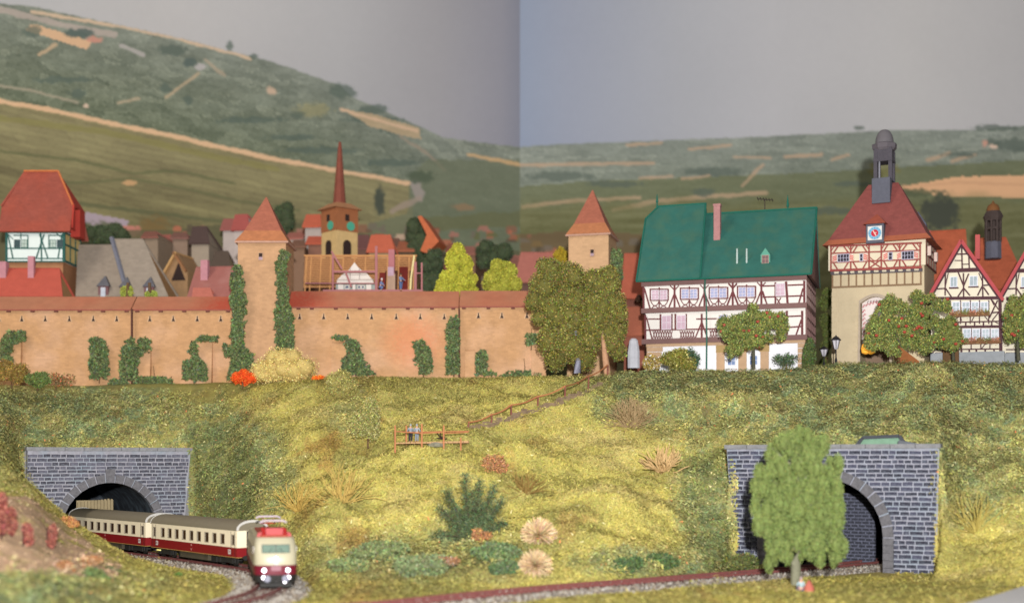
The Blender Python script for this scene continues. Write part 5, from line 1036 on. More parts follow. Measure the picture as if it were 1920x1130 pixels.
# red low roof house in front of it
def simple_house(px0, px1, pyb, D, t, label, wallm, roofm_, pye, pyr, ridge, depth=6, name="small_house", chimney=None, side=None, dormers=(), windows=()):
    fr = Fr(px0, pyb, D, t); E = fr.empty(name, label, "house"); x1, ze = fr.at(px1, pye); yr = depth/2; ra, zr = fr.at(ridge[0], pyr, yr); rb, _ = fr.at(ridge[1], pyr, yr)
    b = MB(); b.box(.1, x1-.1, .2, depth, -5, ze); b.build("wall", wallm, E)
    b = MB(); b.slab([(-.2,-.3,ze),(x1+.2,-.3,ze),(rb,yr,zr),(ra,yr,zr)], .22); b.build("roof", roofm_, E); b = MB(); b.slab([(x1+.2,depth+.3,ze),(-.2,depth+.3,ze),(ra,yr,zr),(rb,yr,zr)], .22); b.build("roof", roofm_, E)
    b = MB(); b.slab([(x1,0,ze-.1),(x1,depth,ze-.1),(rb-.15,yr,zr-.25)], .2); b.slab([(0,depth,ze-.1),(0,0,ze-.1),(ra+.15,yr,zr-.25)], .2); b.build("gable", side or wallm, E)
    if chimney:
        for (c0, c1, cy0, cy1, cm) in chimney: r = rect(fr, ID, c0, cy0, c1, cy1, 1.5); b = MB(); b.box(r[0], r[1], 1.5, 1.5+max(.6, (r[1]-r[0])*.8), r[2]-1.5, r[3]); b.build("chimney", cm, E)
    for (dx0, dx1, dy0, dy1) in dormers:
        r = rect(fr, ID, dx0, dy0, dx1, dy1, -.2); xm = (r[0]+r[1])/2; b = MB(); b.box(r[0], r[1], -.2, 2.6, r[2]-.5, r[3]-.5*(r[3]-r[2])); Dn = b.build("dormer", M("dormer_plum", (120,84,84), 160), E)
        zz = r[3]-.5*(r[3]-r[2]); b = MB(); b.hull4([(r[0]-.2,-.4,zz),(r[1]+.2,-.4,zz),(r[1]+.2,2.6,zz),(r[0]-.2,2.6,zz)], [(xm-.04,.6,r[3]+.3),(xm+.04,.6,r[3]+.3),(xm+.04,1.6,r[3]+.3),(xm-.04,1.6,r[3]+.3)]); b.build("dormer_roof", M("dormer_slate", (100,100,106), 160), Dn)
        b = MB(); b.box(xm-.3, xm+.3, -.3, -.2, r[2]-.2, zz-.15); b.build("dormer_window", M("pane_grey", (190,196,206), 160), Dn)
    for (wx0, wx1, wy0, wy1) in windows: window(E, *rect(fr, ID, wx0, wy0, wx1, wy1, .2), M("far_frame", (220,214,200), 170), M("far_pane", (90,84,84), 170), 2, 1, y=.2)
    return fr, E
redr = M("roof_bright_red", (184,86,70), 158, var=.08, sc=1, bump=.2); purp = M("chimney_mauve", (184,130,138), 158); ochre = M("wall_ochre", (170,128,84), 165)
simple_house(-40, 116, 575, 157, 0, "low house with bright red roof in front of the green timbered tower", ochre, redr, 556, 502, (-30,112), 5, chimney=[(52,63,508,480,purp),(-8,11,545,490,purp)])
gry = M("roof_grey", (150,138,124), 168, var=.06, sc=1, brick=(.6,.35,.02,.92)); gryd = M("roof_grey_dark", (112,114,126), 168)
# grey double roof
simple_house(146, 246, 590, 168, 0, "grey roofed house left of the steeper grey roof, one dormer", ochre, gry, 556, 458, (146,214), 7, dormers=[(184,203,553,520)])
fr2, E2 = simple_house(238, 314, 590, 166, 0, "steep grey roofed house with two dark dormers behind the wall", ochre, gry, 556, 447, (211,268), 7, dormers=[(226,243,553,522),(270,288,553,522)])
b = MB(); a_ = fr2.at(209, 447, 3.3); c_ = fr2.at(240, 556, -.3); b.tube([(a_[0],3.3,a_[1]+.1),(c_[0],-.4,c_[1]+.15)], .3, 5); b.build("verge_flashing", gryd, E2)
brr = M("roof_brown", (142,100,66), 172, var=.1, sc=1); ppl = M("roof_mauve", (158,100,92), 158, var=.08, sc=.8, tint=((176,128,120), .5, .5)); sand = M("wall_sand", (186,156,112), 170); pinkr = M("roof_pinkish", (190,112,96), 165); dkr = M("roof_dark_brown", (92,66,54), 172)
simple_house(355, 441, 590, 158, 8, "mauve roofed house left of the ivy covered tower", M("wall_mauve", (150,104,90), 158), ppl, 556, 500, (368,441), 6, chimney=[(376,389,530,487,purp)])
simple_house(364, 398, 580, 155.5, 0, "small pinkish lean-to roof just above the wall roof", pinkr, pinkr, 556, 539, (362,394), 3)
fr3 = Fr(300, 590, 176, 12); E3 = fr3.empty("gabled_barn", "brown timber gabled barn with pale verge board", "barn")
g_ = [fr3.at(304,520), fr3.at(352,508), fr3.at(330,472)]; b = MB(); b.prism([(g_[0][0],-5),(g_[1][0],-5),(g_[1][0],g_[1][1]),(g_[2][0],g_[2][1]),(g_[0][0],g_[0][1])], 0, 8); b.build("wall", M("barn_wall", (150,118,84), 172), E3)
for p, q, m_ in ((g_[0], g_[2], M("barn_verge", (186,146,96), 172)), (g_[2], g_[1], brr)):
    b = MB(); b.slab([(p[0]-.1,-.5,p[1]),(q[0],-.5,q[1]),(q[0],8.5,q[1]),(p[0]-.1,8.5,p[1])], .3); b.build("roof", m_, E3)
b = MB(); q = fr3.at(322,512); b.prism([(q[0],q[1]-1),(q[0]+2,q[1]-1),(q[0]+1,q[1]+1.4)], -.1, 0); b.build("gable_opening", shade_plate, E3)
b = MB(); q = fr3.at(300,540); b.box(q[0], q[0]+.9, -1, -.2, -5, q[1]+1.6); b.build("pier", M("pier_pale", (150,134,120), 172), E3)
def far_houses(specs):
    for i, (x0, x1, yb, ye, yr, D, rc, wc, lab) in enumerate(specs):
        dx = (x1-x0)*.12; simple_house(x0, x1, yb, D, random.uniform(-6, 14), lab, M("far_wall_%s" % str(wc[0]+wc[2]), wc, 180, var=.06), M("far_roof_%d" % (rc[0]+rc[1]*2), rc, 180, var=.08), ye, yr, (x0+dx, x1-dx), 6)
far_houses([
 (268,296,480,444,434,182,(138,89,77),(133,116,98),"little red roofed house above the grey roofs"),
 (322,352,480,446,436,186,(131,92,83),(131,110,94),"tiny pinkish house left of the dark gabled house"),
 (357,392,520,456,424,180,(81,64,60),(144,131,115),"dark roofed pale house with small white top above the barn"),
 (416,440,470,430,410,184,(156,94,87),(168,156,150),"white walled red roofed house left part of the pair before the tower"),
 (437,468,470,430,402,182,(166,85,79),(173,161,155),"white gabled red house touching the left side of the tower roof"),
 (398,432,540,506,470,176,(85,72,62),(141,123,93),"dark roofed house with a pale strip behind the mauve roof"),
 (538,568,470,446,436,186,(163,101,89),(167,148,136),"small red and white house right of the tower roof"),
 (570,604,470,424,402,182,(190,97,71),(157,148,141),"bright orange roofed house left of the church tower"),
 (576,606,490,456,438,180,(184,92,68),(124,87,71),"orange roof low beside the church tower"),
 (690,738,500,472,440,176,(190,99,73),(145,123,93),"bright orange roofed house right of the church tower"),
 (668,694,500,466,440,180,(131,88,83),(110,79,67),"brownish roofed house directly right of the church"),
 (940,990,560,506,478,184,(152,100,85),(109,72,63),"reddish brown roofed house behind the round yellow tree"),
 (965,1062,590,530,472,180,(155,105,92),(94,67,58),"wide dull red roof left of the second wall tower"),
 (1166,1205,600,560,474,168,(160,85,64),(107,64,52),"orange roof between the second tower and the green hall"),
 (1168,1210,700,628,575,158,(160,93,71),(127,74,58),"rusty red house end in the gap beside the green hall"),
 (640,668,500,462,448,186,(150,96,72),(130,96,76),"dull brown red roof peeping out behind the church belfry"),
 (700,722,490,452,438,190,(170,88,66),(176,156,140),"tiny orange roof above the bright orange roof right of church"),
 (722,752,500,462,446,188,(120,84,70),(150,126,108),"dark brown roof behind the chimney of the unfinished house"),
 (300,322,480,452,440,190,(170,100,90),(190,170,156),"tiny pink roofed white house above the barn gable"),
 (838,862,500,470,456,190,(150,92,72),(130,100,80),"dull red roof behind the tall yellow green tree"),
 (862,892,510,476,462,188,(168,92,68),(120,90,70),"orange brown roof between the two yellow green trees"),
 (548,572,500,462,450,178,(124,88,70),(120,92,72),"brown roof just right of the pointed wall tower"),
 (745,775,520,470,452,184,(167,100,72),(88,69,51),"low orange roof left of the dark trees"),
])
# orange steep gable at 790-820 and big orange roofs on the right
fr = Fr(780, 500, 180, 10); E = fr.empty("steep_house", "steep dull orange gable leaning out of the dark trees", "house")
b = MB(); q = [fr.at(783,406), fr.at(790,404), fr.at(823,452), fr.at(800,475), fr.at(788,470), fr.at(800,440)]; b.prism(q[::-1], 0, 5); b.build("roof", M("steep_orange", (178,96,60), 180), E)
orr = M("roof_orange", (178,92,62), 158, var=.1, sc=.8, brick=(.5,.3,.02,.9)); yel = M("wall_yellow_brown", (176,128,62), 158)
simple_house(1738, 1815, 620, 160, 20, "orange roofed house behind the gate tower, small skylight", yel, orr, 545, 433, (1737,1811), 9, chimney=[(1738,1745,446,432,M("chimney_red", (190,90,88), 142))])
simple_house(1800, 1925, 640, 156, 16, "broad orange hipped roof behind the gable house with dark turret", yel, orr, 540, 446, (1838,1886), 9)
fr = Fr(1862, 482, 155, 10); E = fr.empty("roof_turret", "dark octagonal turret with brown cap on the orange roof", "turret"); dkt = M("turret_dark", (70,58,54), 158, var=.15)
s_ = 158/FP; b = MB(); b.lathe([(15*s_,-.2),(14.5*s_,28*s_)], 8); b.build("turret_base", M("turret_slate", (92,92,104), 158), E)
for k in range(8): t = 2*math.pi*(k+.5)/8; b = MB(); b.tube([(13*s_*math.cos(t),13*s_*math.sin(t),27*s_),(13*s_*math.cos(t),13*s_*math.sin(t),72*s_)], .16, 5); b.build("turret_post", dkt, E)
b = MB(); b.lathe([(14.5*s_,50*s_),(14.5*s_,54*s_)], 8); b.lathe([(15*s_,66*s_),(18*s_,74*s_),(15*s_,80*s_),(13*s_,84*s_)], 8); b.build("turret_ring", dkt, E)
b = MB(); b.lathe([(11*s_,82*s_),(12*s_,88*s_),(9*s_,95*s_),(3*s_,99*s_),(.5*s_,104*s_)], 10); b.build("turret_cap", M("turret_cap", (122,80,44), 158), E, smooth=True)
b = MB(); b.lathe([(6*s_,30*s_),(6*s_,68*s_)], 8); b.build("turret_core", dkt, E)
# church
fr = Fr(603, 500, 178, 0); E = thing("church_tower", fr.O, R(-48), "church tower with tall brown spire behind the unfinished roof", "church tower")
s_ = 178/FP; a_ = 24*s_; br = M("church_brown", (150,94,60), 176, var=.1, sc=1); brs = M("church_brown_left", (134,96,70), 176); cm_ = M("church_cream", (196,166,114), 176); sp = M("spire_brown", (122,66,52), 176, var=.15, sc=1)
zc = lambda py: (500-py)*s_
b = MB(); b.box(0, 2*a_, 0, 2*a_, -3, zc(437)); b.build("lower_wall", cm_, E); b = MB(); b.box(-.05, 2*a_+.05, -.05, 2*a_+.05, zc(437), zc(395)); b.build("belfry", br, E)
for (sx) in (0, 1):
    for off in (.22, .0):
        pass
for i in range(2):
    b = MB(); n = 8; w_ = a_*.36; pr = [(a_-w_, -2)] + [(a_-w_*math.cos(math.pi*j/n), zc(462)+w_*math.sin(math.pi*j/n)) for j in range(n+1)] + [(a_+w_, -2)]; b.prism([p for p in pr][::-1], -.12, .05)
    o = b.build("arch_window", shade_plate, E);
    if i: o.rotation_euler = (0, 0, R(90)); o.location = (2*a_, 0, 0)
    b = MB(); b.box(a_-.3, a_+.3, -.15, 0, zc(418), zc(406)); o = b.build("slot", shade_plate, E)
    if i: o.rotation_euler = (0, 0, R(90)); o.location = (2*a_, 0, 0)
    b = MB(); b.prism([(a_+.55+.62*math.cos(2*math.pi*j/14), zc(427)+.62*math.sin(2*math.pi*j/14)) for j in range(14)], -.2, 0); o = b.build("clock", M("clock_teal", (74,158,132), 176), E)
    if i: o.rotation_euler = (0, 0, R(90)); o.location = (2*a_, 0, 0)
b = MB(); o_ = .5; e = [(-o_,-o_,zc(395)),(2*a_+o_,-o_,zc(395)),(2*a_+o_,2*a_+o_,zc(395)),(-o_,2*a_+o_,zc(395))]; c_ = a_; m = [(c_+(x-c_)*.5, c_+(y-c_)*.5, zc(383)) for x, y, z in e]; b.hull4(e, m); b.build("lower_roof", M("church_eave", (166,118,82), 176), E)
b = MB(); v = []; f = []; n = 8
for z, r_, lx in ((zc(386), 12.5*s_, 0), (zc(330), 8*s_, -.1), (zc(275), 3.6*s_, -.25), (zc(266), 2.4*s_, -.3)):
    for k in range(n): t = 2*math.pi*(k+.5)/n; v.append((c_+r_*math.cos(t)+lx*.7, c_+r_*math.sin(t)-lx*.7, z))
for i in range(3):
    for k in range(n): f.append((i*n+k, i*n+(k+1)%n, (i+1)*n+(k+1)%n, (i+1)*n+k))
f.append(tuple(range(3*n, 4*n))); b.add(v, f); b.build("spire", sp, E)
# ------------- roof under construction with scaffold and workers
fr = Fr(567, 548, 158, 0); E = fr.empty("unfinished_house", "house with bare battened rafters and a white curved gable dormer, under construction", "house")
zu = zf(550, 340, 4.034); wb_ = M("batten_wood", (190,136,88), 158, var=.1, sc=2); wr_ = M("rafter_wood", (190,138,88), 160, var=.1, sc=2); bk_ = M("inside_brown", (84,50,32), 156)
x0, zb0 = fr.at(*zu(70,828)); x1, _ = fr.at(*zu(920,828)); _, zt0 = fr.at(*zu(70,545)); zb1 = fr.at(*zu(70,800))[1]
lean_ = lambda z: .3+(z-zb0)*.33
def leanbox(xa, xb, za, zb_, y0, y1): 
    b = MB(); b.add([(xa,lean_(za)+y0,za),(xb,lean_(za)+y0,za),(xb,lean_(za)+y1,za),(xa,lean_(za)+y1,za),(xa,lean_(zb_)+y0,zb_),(xb,lean_(zb_)+y0,zb_),(xb,lean_(zb_)+y1,zb_),(xa,lean_(zb_)+y1,zb_)], [(0,3,2,1),(4,5,6,7),(0,1,5,4),(1,2,6,5),(2,3,7,6),(3,0,4,7)]); return b
b = MB(); b.box(x0-.5, x1+1.2, -.3, 6, zb0-4, zb0-.05); b.build("floor_slab", M("slab_brown", (130,84,60), 156), E)
leanbox(x0+.1, x1-.1, zb0+.4, zt0-.2, .55, .6).build("inner_lining", bk_, E)
nb = 17
for i in range(nb):
    z = zb1+(zt0-zb1)*(i+.5)/nb; lo = (i < 9)
    xe = fr.at(*zu(690 if 5 <= i < 11 else 640,600))[0] if lo else x1
    leanbox(x0, xe, z-.075, z+.075, .0, .1).build("batten", wb_, E)
for x in (85,120,195,272,365,450,535,620,705,790,868,905):
    xx = fr.at(*zu(x,700))[0]; leanbox(xx-.07, xx+.07, zb0, zt0, -.04, .2).build("rafter", wr_, E)
leanbox(x0-.1, x1+.1, zt0-.06, zt0+.12, -.1, .5).build("ridge_board", wr_, E)
rb_ = M("opening_red", (110,34,26), 156)
for a_, c_, t_ in ((645,690,680),(795,862,632)):
    r = rect(fr, zu, a_, t_, c_, 818); leanbox(r[0], r[1], r[2], r[3], -.02, .5).build("opening", rb_, E)
# white gable dormer
wd = M("dormer_white", (226,216,206), 152, var=.04); n = 10
pts = [zu(330,790), zu(330,745), zu(370,705), zu(410,680), zu(435,650), zu(462,612), zu(490,650), zu(520,675), zu(560,700), zu(600,745), zu(615,790)]
q = [fr.at(px, py, -1) for px, py in pts]; b = MB(); b.prism(q[::-1] if 0 else q[::-1], -1, 1.2); b.build("gable_dormer", wd, E)
lo = rect(fr, zu, 322, 775, 622, 838, -1); b = MB(); b.box(lo[0], lo[1], -1.02, 1, lo[2], lo[3]); b.build("dormer_base", M("dormer_base_grey", (150,156,150), 152), E)
for a_, c_ in ((340,380),(552,590),(450,470)): r = rect(fr, zu, a_, 780, c_, 818, -1); b = MB(); b.box(r[0], r[1], -1.12, -1, r[2], r[3]); b.build("infill_panel", wd, E)
for a_, c_ in ((388,425),(485,512),(514,540)): window(E, *rect(fr, zu, a_, 785, c_, 815, -1), wd, M("pane_bluegrey", (96,106,124), 152), 1, 1, y=-1.02, t=.09)
pk = M("scaffold_pink", (170,112,112), 150, var=.06)
timbers(fr, E, zu, [((330,745),(610,742),.08),((372,706),(555,704),.08),((430,655),(430,740),.08),((500,655),(500,740),.08)], .08, M("dormer_line", (176,160,150), 152), dep=-1, name="moulding")
Sc = thing("scaffold", fr.O, 0, "pinkish scaffold of poles and boards in front of the unfinished roof", "scaffold")
P2_ = [((300,560),(300,828),.22),((628,490),(628,828),.3),((924,610),(924,828),.3),((972,615),(972,828),.2),((225,828),(980,828),.3),((300,683),(625,683),.24),((930,695),(972,695),.14),((290,530),(370,665),.2),((398,690),(440,800),.2),((90,770),(640,772),.12)]
timbers(fr, Sc, zu, [(*p,) for p in P2_], .2, pk, y0=-.15, y1=.05, dep=-2.2, name="pole")
chm = MB(); r = rect(fr, zu, 720, 515, 765, 700, -.5); chm.box(r[0], r[1], -.6, .3, r[2], r[3]); chm.build("chimney", M("chimney_rose", (176,112,116), 152, var=.1, sc=2), E)
r = rect(fr, zu, 712, 700, 770, 825, -.8); b = MB(); b.box(r[0], r[1], -.9, .2, r[2], r[3]); b.build("chimney_base", M("chim_base", (176,146,124), 152), E); r2 = rect(fr, zu, 715, 648, 760, 715, -.8); b = MB(); b.box(r2[0], r2[1], -.95, .0, r2[2], r2[3]); b.build("chimney_block", M("chim_block", (186,156,170), 152), E)
timbers(fr, E, zu, [((915,560),(890,730),.2),((890,730),(885,825),.24)], .2, M("verge_cream", (226,210,150), 152), dep=-.6, name="verge_board")
# ------------------------------------------------------------------ people
def person(loc, rz, label, top, legs, hair=(90,70,50), pose="stand", s=1.0, hat=None, arm=(.35,.35), D=130):
    E = thing("person", loc, rz, label, "person"); E.scale = (s, s, s); sk = M("skin_paint", (222,170,140), D); tm = M("cloth_%d_%d_%d" % top, top, D, var=.05); lm = M("cloth_%d_%d_%d" % legs, legs, D, var=.05); hm = M("hair_%d_%d_%d" % hair, hair, D)
    hz = .92 if pose == "stand" else (.38 if pose == "sit" else .5); kn = []
    if pose == "stand": feet = [(-.1,.0,.06,-.1,.02,.5), (.12,.04,.06,.11,-.03,.5)]
    elif pose == "sit": feet = [(-.14,-.75,.07,-.13,-.42,.5), (.14,-.75,.07,.13,-.42,.5)]
    else: feet = [(-.12,-.1,.06,-.14,-.4,.42), (.12,.05,.06,.14,-.35,.42)]
    lean = 0 if pose != "crouch" else -.22
    nk = hz+.56; v = [(0,0,hz,.14)]; e = []
    def chain(pts, start=0):
        p = start
        for q in pts: v.append(q); e.append((p, len(v)-1)); p = len(v)-1
        return p
    c = chain([(0,lean*.4,hz+.22,.13), (0,lean*.8,hz+.45,.15)]); hd = chain([(0,lean,nk+.03,.055), (0,lean-.01,nk+.11,.085), (0,lean-.02,nk+.24,.08)], c)
    for sd, ang in ((-1, arm[0]), (1, arm[1])):
        ex = sd*(.26+.1*ang); a = chain([(sd*.19,lean*.8,hz+.47,.065), (ex,lean-.02-.15*ang,hz+.22,.05), (sd*(.24-.05*ang),lean-.1-.35*ang,hz+.02+.15*ang,.035)], c); hx_, hy_, hz_ = v[a][:3]
        for k in range(4): chain([(hx_+(k-1.5)*.018,hy_-.03,hz_-.05-.008*(k%3),.009),(hx_+(k-1.5)*.02,hy_-.05,hz_-.09,.008)], a)
        chain([(hx_-sd*.035,hy_-.03,hz_-.03,.01),(hx_-sd*.045,hy_-.05,hz_-.055,.009)], a)
    for fx, fy, fz, kx, ky, kz in feet: chain([(math.copysign(.1, fx),ky*.2,hz-.08,.1), (kx,ky,kz,.07), (fx,fy,fz,.045), (fx,fy-.14,fz-.02,.035)], 0)
    return E, v, e, sk, tm, lm, hm, hz, lean, nk, feet, arm, hat
def make_person(*a, **k):
    E, v, e, sk, tm, lm, hm, hz, lean, nk, feet, arm, hat = person(*a, **k)
    def sob(name, v, e, mat):
        bm = bmesh.new(); me = bpy.data.meshes.new(name); L = bm.verts.layers.skin.verify(); bs = [bm.verts.new(q[:3]) for q in v]
        for i, j in e: bm.edges.new((bs[i], bs[j]))
        for q, b_ in zip(v, bs): b_[L].radius = (q[3], q[3]*(q[4] if len(q) > 4 else .8 if q[3] > .12 else 1))
        bs[0][L].use_root = True
        bm.to_mesh(me); bm.free(); me.materials.append(mat); o = bpy.data.objects.new(name, me); link(o); o.parent = E; m = o.modifiers.new("skin", 'SKIN'); m.use_smooth_shade = True; s = o.modifiers.new("sub", 'SUBSURF'); s.levels = 1; s.render_levels = 1; return o
    sob("body", v, e, sk)
    tv = [(0,lean*.1,hz+.02,.165),(0,lean*.4,hz+.22,.155),(0,lean*.8,hz+.45,.175)]; te = [(0,1),(1,2)]
    for sd, ang in ((-1, arm[0]), (1, arm[1])):
        n = len(tv); ex = sd*(.26+.1*ang); tv += [(sd*.2,lean*.8,hz+.47,.085),(ex,lean-.02-.15*ang,hz+.22,.068),(sd*(.245-.05*ang),lean-.08-.3*ang,hz+.06+.14*ang,.052)]; te += [(2,n),(n,n+1),(n+1,n+2)]
    sob("shirt", tv, te, tm)
    lv = [(0,0,hz,.165)]; le = []
    for fx, fy, fz, kx, ky, kz in feet: n = len(lv); lv += [(math.copysign(.105, fx),ky*.2,hz-.08,.12),(kx,ky,kz,.088),(fx,fy,fz+.05,.065)]; le += [(0,n),(n,n+1),(n+1,n+2)]
    sob("trousers", lv, le, lm)
    b = MB(); b.lathe([(.09,nk+.12),(.105,nk+.2),(.09,nk+.29),(.04,nk+.335)], 12, (0, lean+.012)); 
    o = b.build("hat" if hat else "hair", M("hat_white", hat, 130) if hat else hm, E, smooth=True); return E
pz = W(772, 829, 121.0)
make_person((pz.x-.1, 121.0, pz.z), R(200), "person in grey top and black trousers at the lookout rail, left of the pair", (150,160,170), (52,52,62), hair=(170,180,180), s=.95)
make_person((pz.x+.48, 121.0, pz.z), R(165), "person in light grey clothes at the lookout rail, right of the pair", (164,172,178), (150,160,168), hair=(176,180,184), s=.95)
zw = W(752, 545, 154.3); make_person((zw.x, 154.0, zw.z), R(60), "worker in blue overalls standing in the doorway of the unfinished roof", (120,140,176), (96,116,158), s=1.12, D=150, arm=(.3,.9))
zw = W(713, 546, 154.3); make_person((zw.x, 154.0, zw.z), R(80), "worker in blue crouching under a white hard hat beside the chimney", (120,136,176), (104,124,168), pose="crouch", s=1.1, hat=(236,232,228), D=150)
zt_p = W(1501, 1107, 92.5); gz_ = ground(1501, 92.5)
make_person((zt_p.x, 92.3, gz_-.05), R(185), "person in pale blue top sitting at the foot of the tall green tree", (206,232,238), (70,100,160), hair=(220,190,190), pose="sit", s=.92, D=95)
b = MB(); b.lathe([(.42,0),(.46,.05),(.4,.5),(.12,.95),(.05,1.0)], 14); o = b.build("coral_bag", M("coral_cloth", (226,124,104), 95, var=.1), smooth=True); o.location = (W(1517, 1100, 92.3).x, 92.3, ground(1517, 92.3)-.05); o.scale = (.85,.8,.9); tag(o, "coral red bundled bag on the grass right of the sitting person", "bag")
# ------------------------------------------------------------------ lookout platform and handrail up the slope
wdm = M("rail_wood", (196,128,84), 128, var=.15, sc=3); wdp = M("plank_wood", (206,164,116), 122, var=.12, sc=3)
zp = W(772, 829, 121).z; PX = lambda px, D: (px-CX)/FP*D
T = thing("lookout_platform", (PX(810,121), 121, zp), 0, "wooden lookout platform with rails jutting from the grassy slope", "platform"); ox = T.location.x
xa, xb = PX(742,121)-ox, PX(880,121)-ox
nP = 14
for i in range(nP): b = MB(); xx = xa+(xb-xa)*i/nP; b.box(xx, xx+(xb-xa)/nP-.03, -1.0, 1.1, -.14+.006*i, -.02+.012*i); b.build("plank", wdp, T)
for px, dy, yt, yb in ((741,-1.0,797,836),(762,1.0,797,832),(791,-1.0,794,843),(832,-1.0,797,848),(864,-1.0,820,834)):
    x = PX(px, 121+dy)-ox; za = W(px, yt, 121+dy).z-zp; zb_ = W(px, yb, 121+dy).z-zp; b = MB(); b.box(x-.07, x+.07, dy-.07, dy+.07, min(zb_, -.3)-.6, za); b.build("post", wdm, T)
for (p0, y0_, p1, y1_, dy) in ((741,808,791,812,-1),(791,812,832,810,-1),(832,812,878,810,-1),(755,810,880,808,1)):
    b = MB(); b.tube([(PX(p0,121+dy)-ox,dy,W(p0,y0_,121+dy).z-zp),(PX(p1,121+dy)-ox,dy,W(p1,y1_,121+dy).z-zp)], .055, 6); b.build("rail", wdm, T)
b = MB(); 
for k in range(7):
    a = k*.9; b.tube([(PX(828,121)-ox,.2,.35),(PX(828,121)-ox+.5*math.cos(a),.2+.3*math.sin(a),.35+.55*abs(math.sin(a*1.7)))], .045, 5)
o = b.build("dark_shrub", M("twig_black", (58,42,40), 121)); o.location = T.location; tag(o, "small black leafless twig clump on the lookout platform", "shrub")
b = MB(); b.lathe([(.1,-.25),(.75,-.1),(.9,.1),(.55,.3),(.1,.36)], 9); o = b.build("boulder", M("boulder_grey", (176,172,150), 120, var=.25, sc=2, bump=1), smooth=False); gb = onslope(818, 838); o.location = (gb.x, gb.y, gb.z+.1); tag(o, "pale grey boulder under the lookout platform", "rock")
H = thing("handrail", onslope(878, 801), 0, "rustic wooden handrail with posts running up the path to the town", "handrail"); ho = H.location
hp = [(878,791,803),(921,777,797),(958,759,781),(1008,743,764),(1059,724,747),(1103,705,731),(1139,684,709)]; tops = []
for px, yt, yb in hp:
    g_ = onslope(px, yb); zt2 = CH+(HY-yt)/FP*g_.y; b = MB(); b.tube([g_-ho-Vector((0,0,.4)), Vector((g_.x-ho.x+.05, 0+g_.y-ho.y, zt2-ho.z))], [.1,.08], 6); b.build("post", M("post_brown", (150,92,76), 126, var=.2, sc=3), H); tops.append(Vector((g_.x, g_.y-.05, zt2)))
for a, c in zip(tops[:-1], tops[1:]):
    pts = [a.lerp(c, t)-Vector((0,0,math.sin(math.pi*t)*.18))-ho for t in np.linspace(0, 1, 6)]; b = MB(); b.tube(pts, [.09,.075,.07,.07,.075,.09], 6); b.build("rail", wdm, H)
b = MB(); r1 = random.Random(5)
for k in range(150):
    t = r1.random()**1.0; px = 880+t*250; py = float(np.interp(px, [880,920,958,1008,1059,1103,1135], [803,797,786,769,751,734,713])) + r1.uniform(-3, 4); g_ = onslope(px, py); s = r1.uniform(.12, .4); n0 = len(b.v)
    b.box(g_.x-s, g_.x+s*r1.uniform(.5,1), g_.y-s*.7, g_.y+s*.7, g_.z-.1, g_.z+s*r1.uniform(.3,.8))
tag(b.build("path_stones", M("path_stone", (134,112,86), 126, var=.4, sc=3)), "loose brown stones on the path beside the handrail", "stones", kind="stuff")
# ------------------------------------------------------------------ street lamps and gateway ornament
def lamp_post(px, pyt, pyb, D, label, glassc):
    O = W(px, pyb, D); T = thing("street_lamp", O, 0, label, "street lamp", "old style street lamps"); s = D/FP; h = (pyb-pyt)*s; bl = M("lamp_black", (40,38,42), 138, rough=.4)
    b = MB(); b.lathe([(.16,-1.5),(.14,0),(.07,.2),(.06,h*.42)], 8); b.build("post", bl, T)
    b = MB(); b.lathe([(.12,h*.42),(.2,h*.46),(.42,h*.78),(.2,h*.79)], 8); b.build("lantern_glass", M("lamp_glass", glassc, 138, rough=.3), T)
    for k in range(6): t = 2*math.pi*k/6+.3; b = MB(); b.tube([(.22*math.cos(t),.22*math.sin(t),h*.44),(.46*math.cos(t),.46*math.sin(t),h*.79)], .035, 4); b.build("lantern_bar", bl, T)
    b = MB(); b.lathe([(.55,h*.78),(.5,h*.82),(.24,h*.93),(.08,h*.95),(.05,h)], 10); b.build("lantern_cap", bl, T, smooth=True)
lamp_post(1567.5, 628, 674, 137, "black street lamp with white glass left of the gate tower", (214,210,218))
lamp_post(1545, 648, 682, 143, "small street lamp with pink shade between hall and gate tower", (226,150,140))
b = MB()
for s in (-1, 1): 
    pr = [(.1,0),(.42,.15),(.5,.6),(.38,1.05),(.08,1.2)]; b.lathe(pr, 12, (s*.26, 0))
o = b.build("orange_ornament", M("orange_glow", (252,176,60), 140, emit=.35), smooth=True); q = W(1628, 664, 139.5); o.location = q; tag(o, "rounded glowing orange ornament in the gateway of the gate tower", "ornament")  # ornament of unclear kind, made to glow by emission
b = MB(); b.tube([(-.6,0,0),(0,0,0),(.6,0,0)], [.3,.36,.3], 10); o = b.build("blue_basket", M("pale_blue_basket", (150,180,196), 139)); o.location = W(1760, 634, 138); tag(o, "pale blue round basket hanging beside the apple tree and gable house", "basket")
b = MB(); b.lathe([(.5,0),(.5,1.4),(.35,2.4),(.2,2.6)], 10); o = b.build("white_barrel", M("white_blur", (200,200,206), 150)); o.location = W(1188, 690, 149); o.scale = (1.4,1,1.3); tag(o, "blurred white drum standing in the gap left of the green roofed hall", "drum")
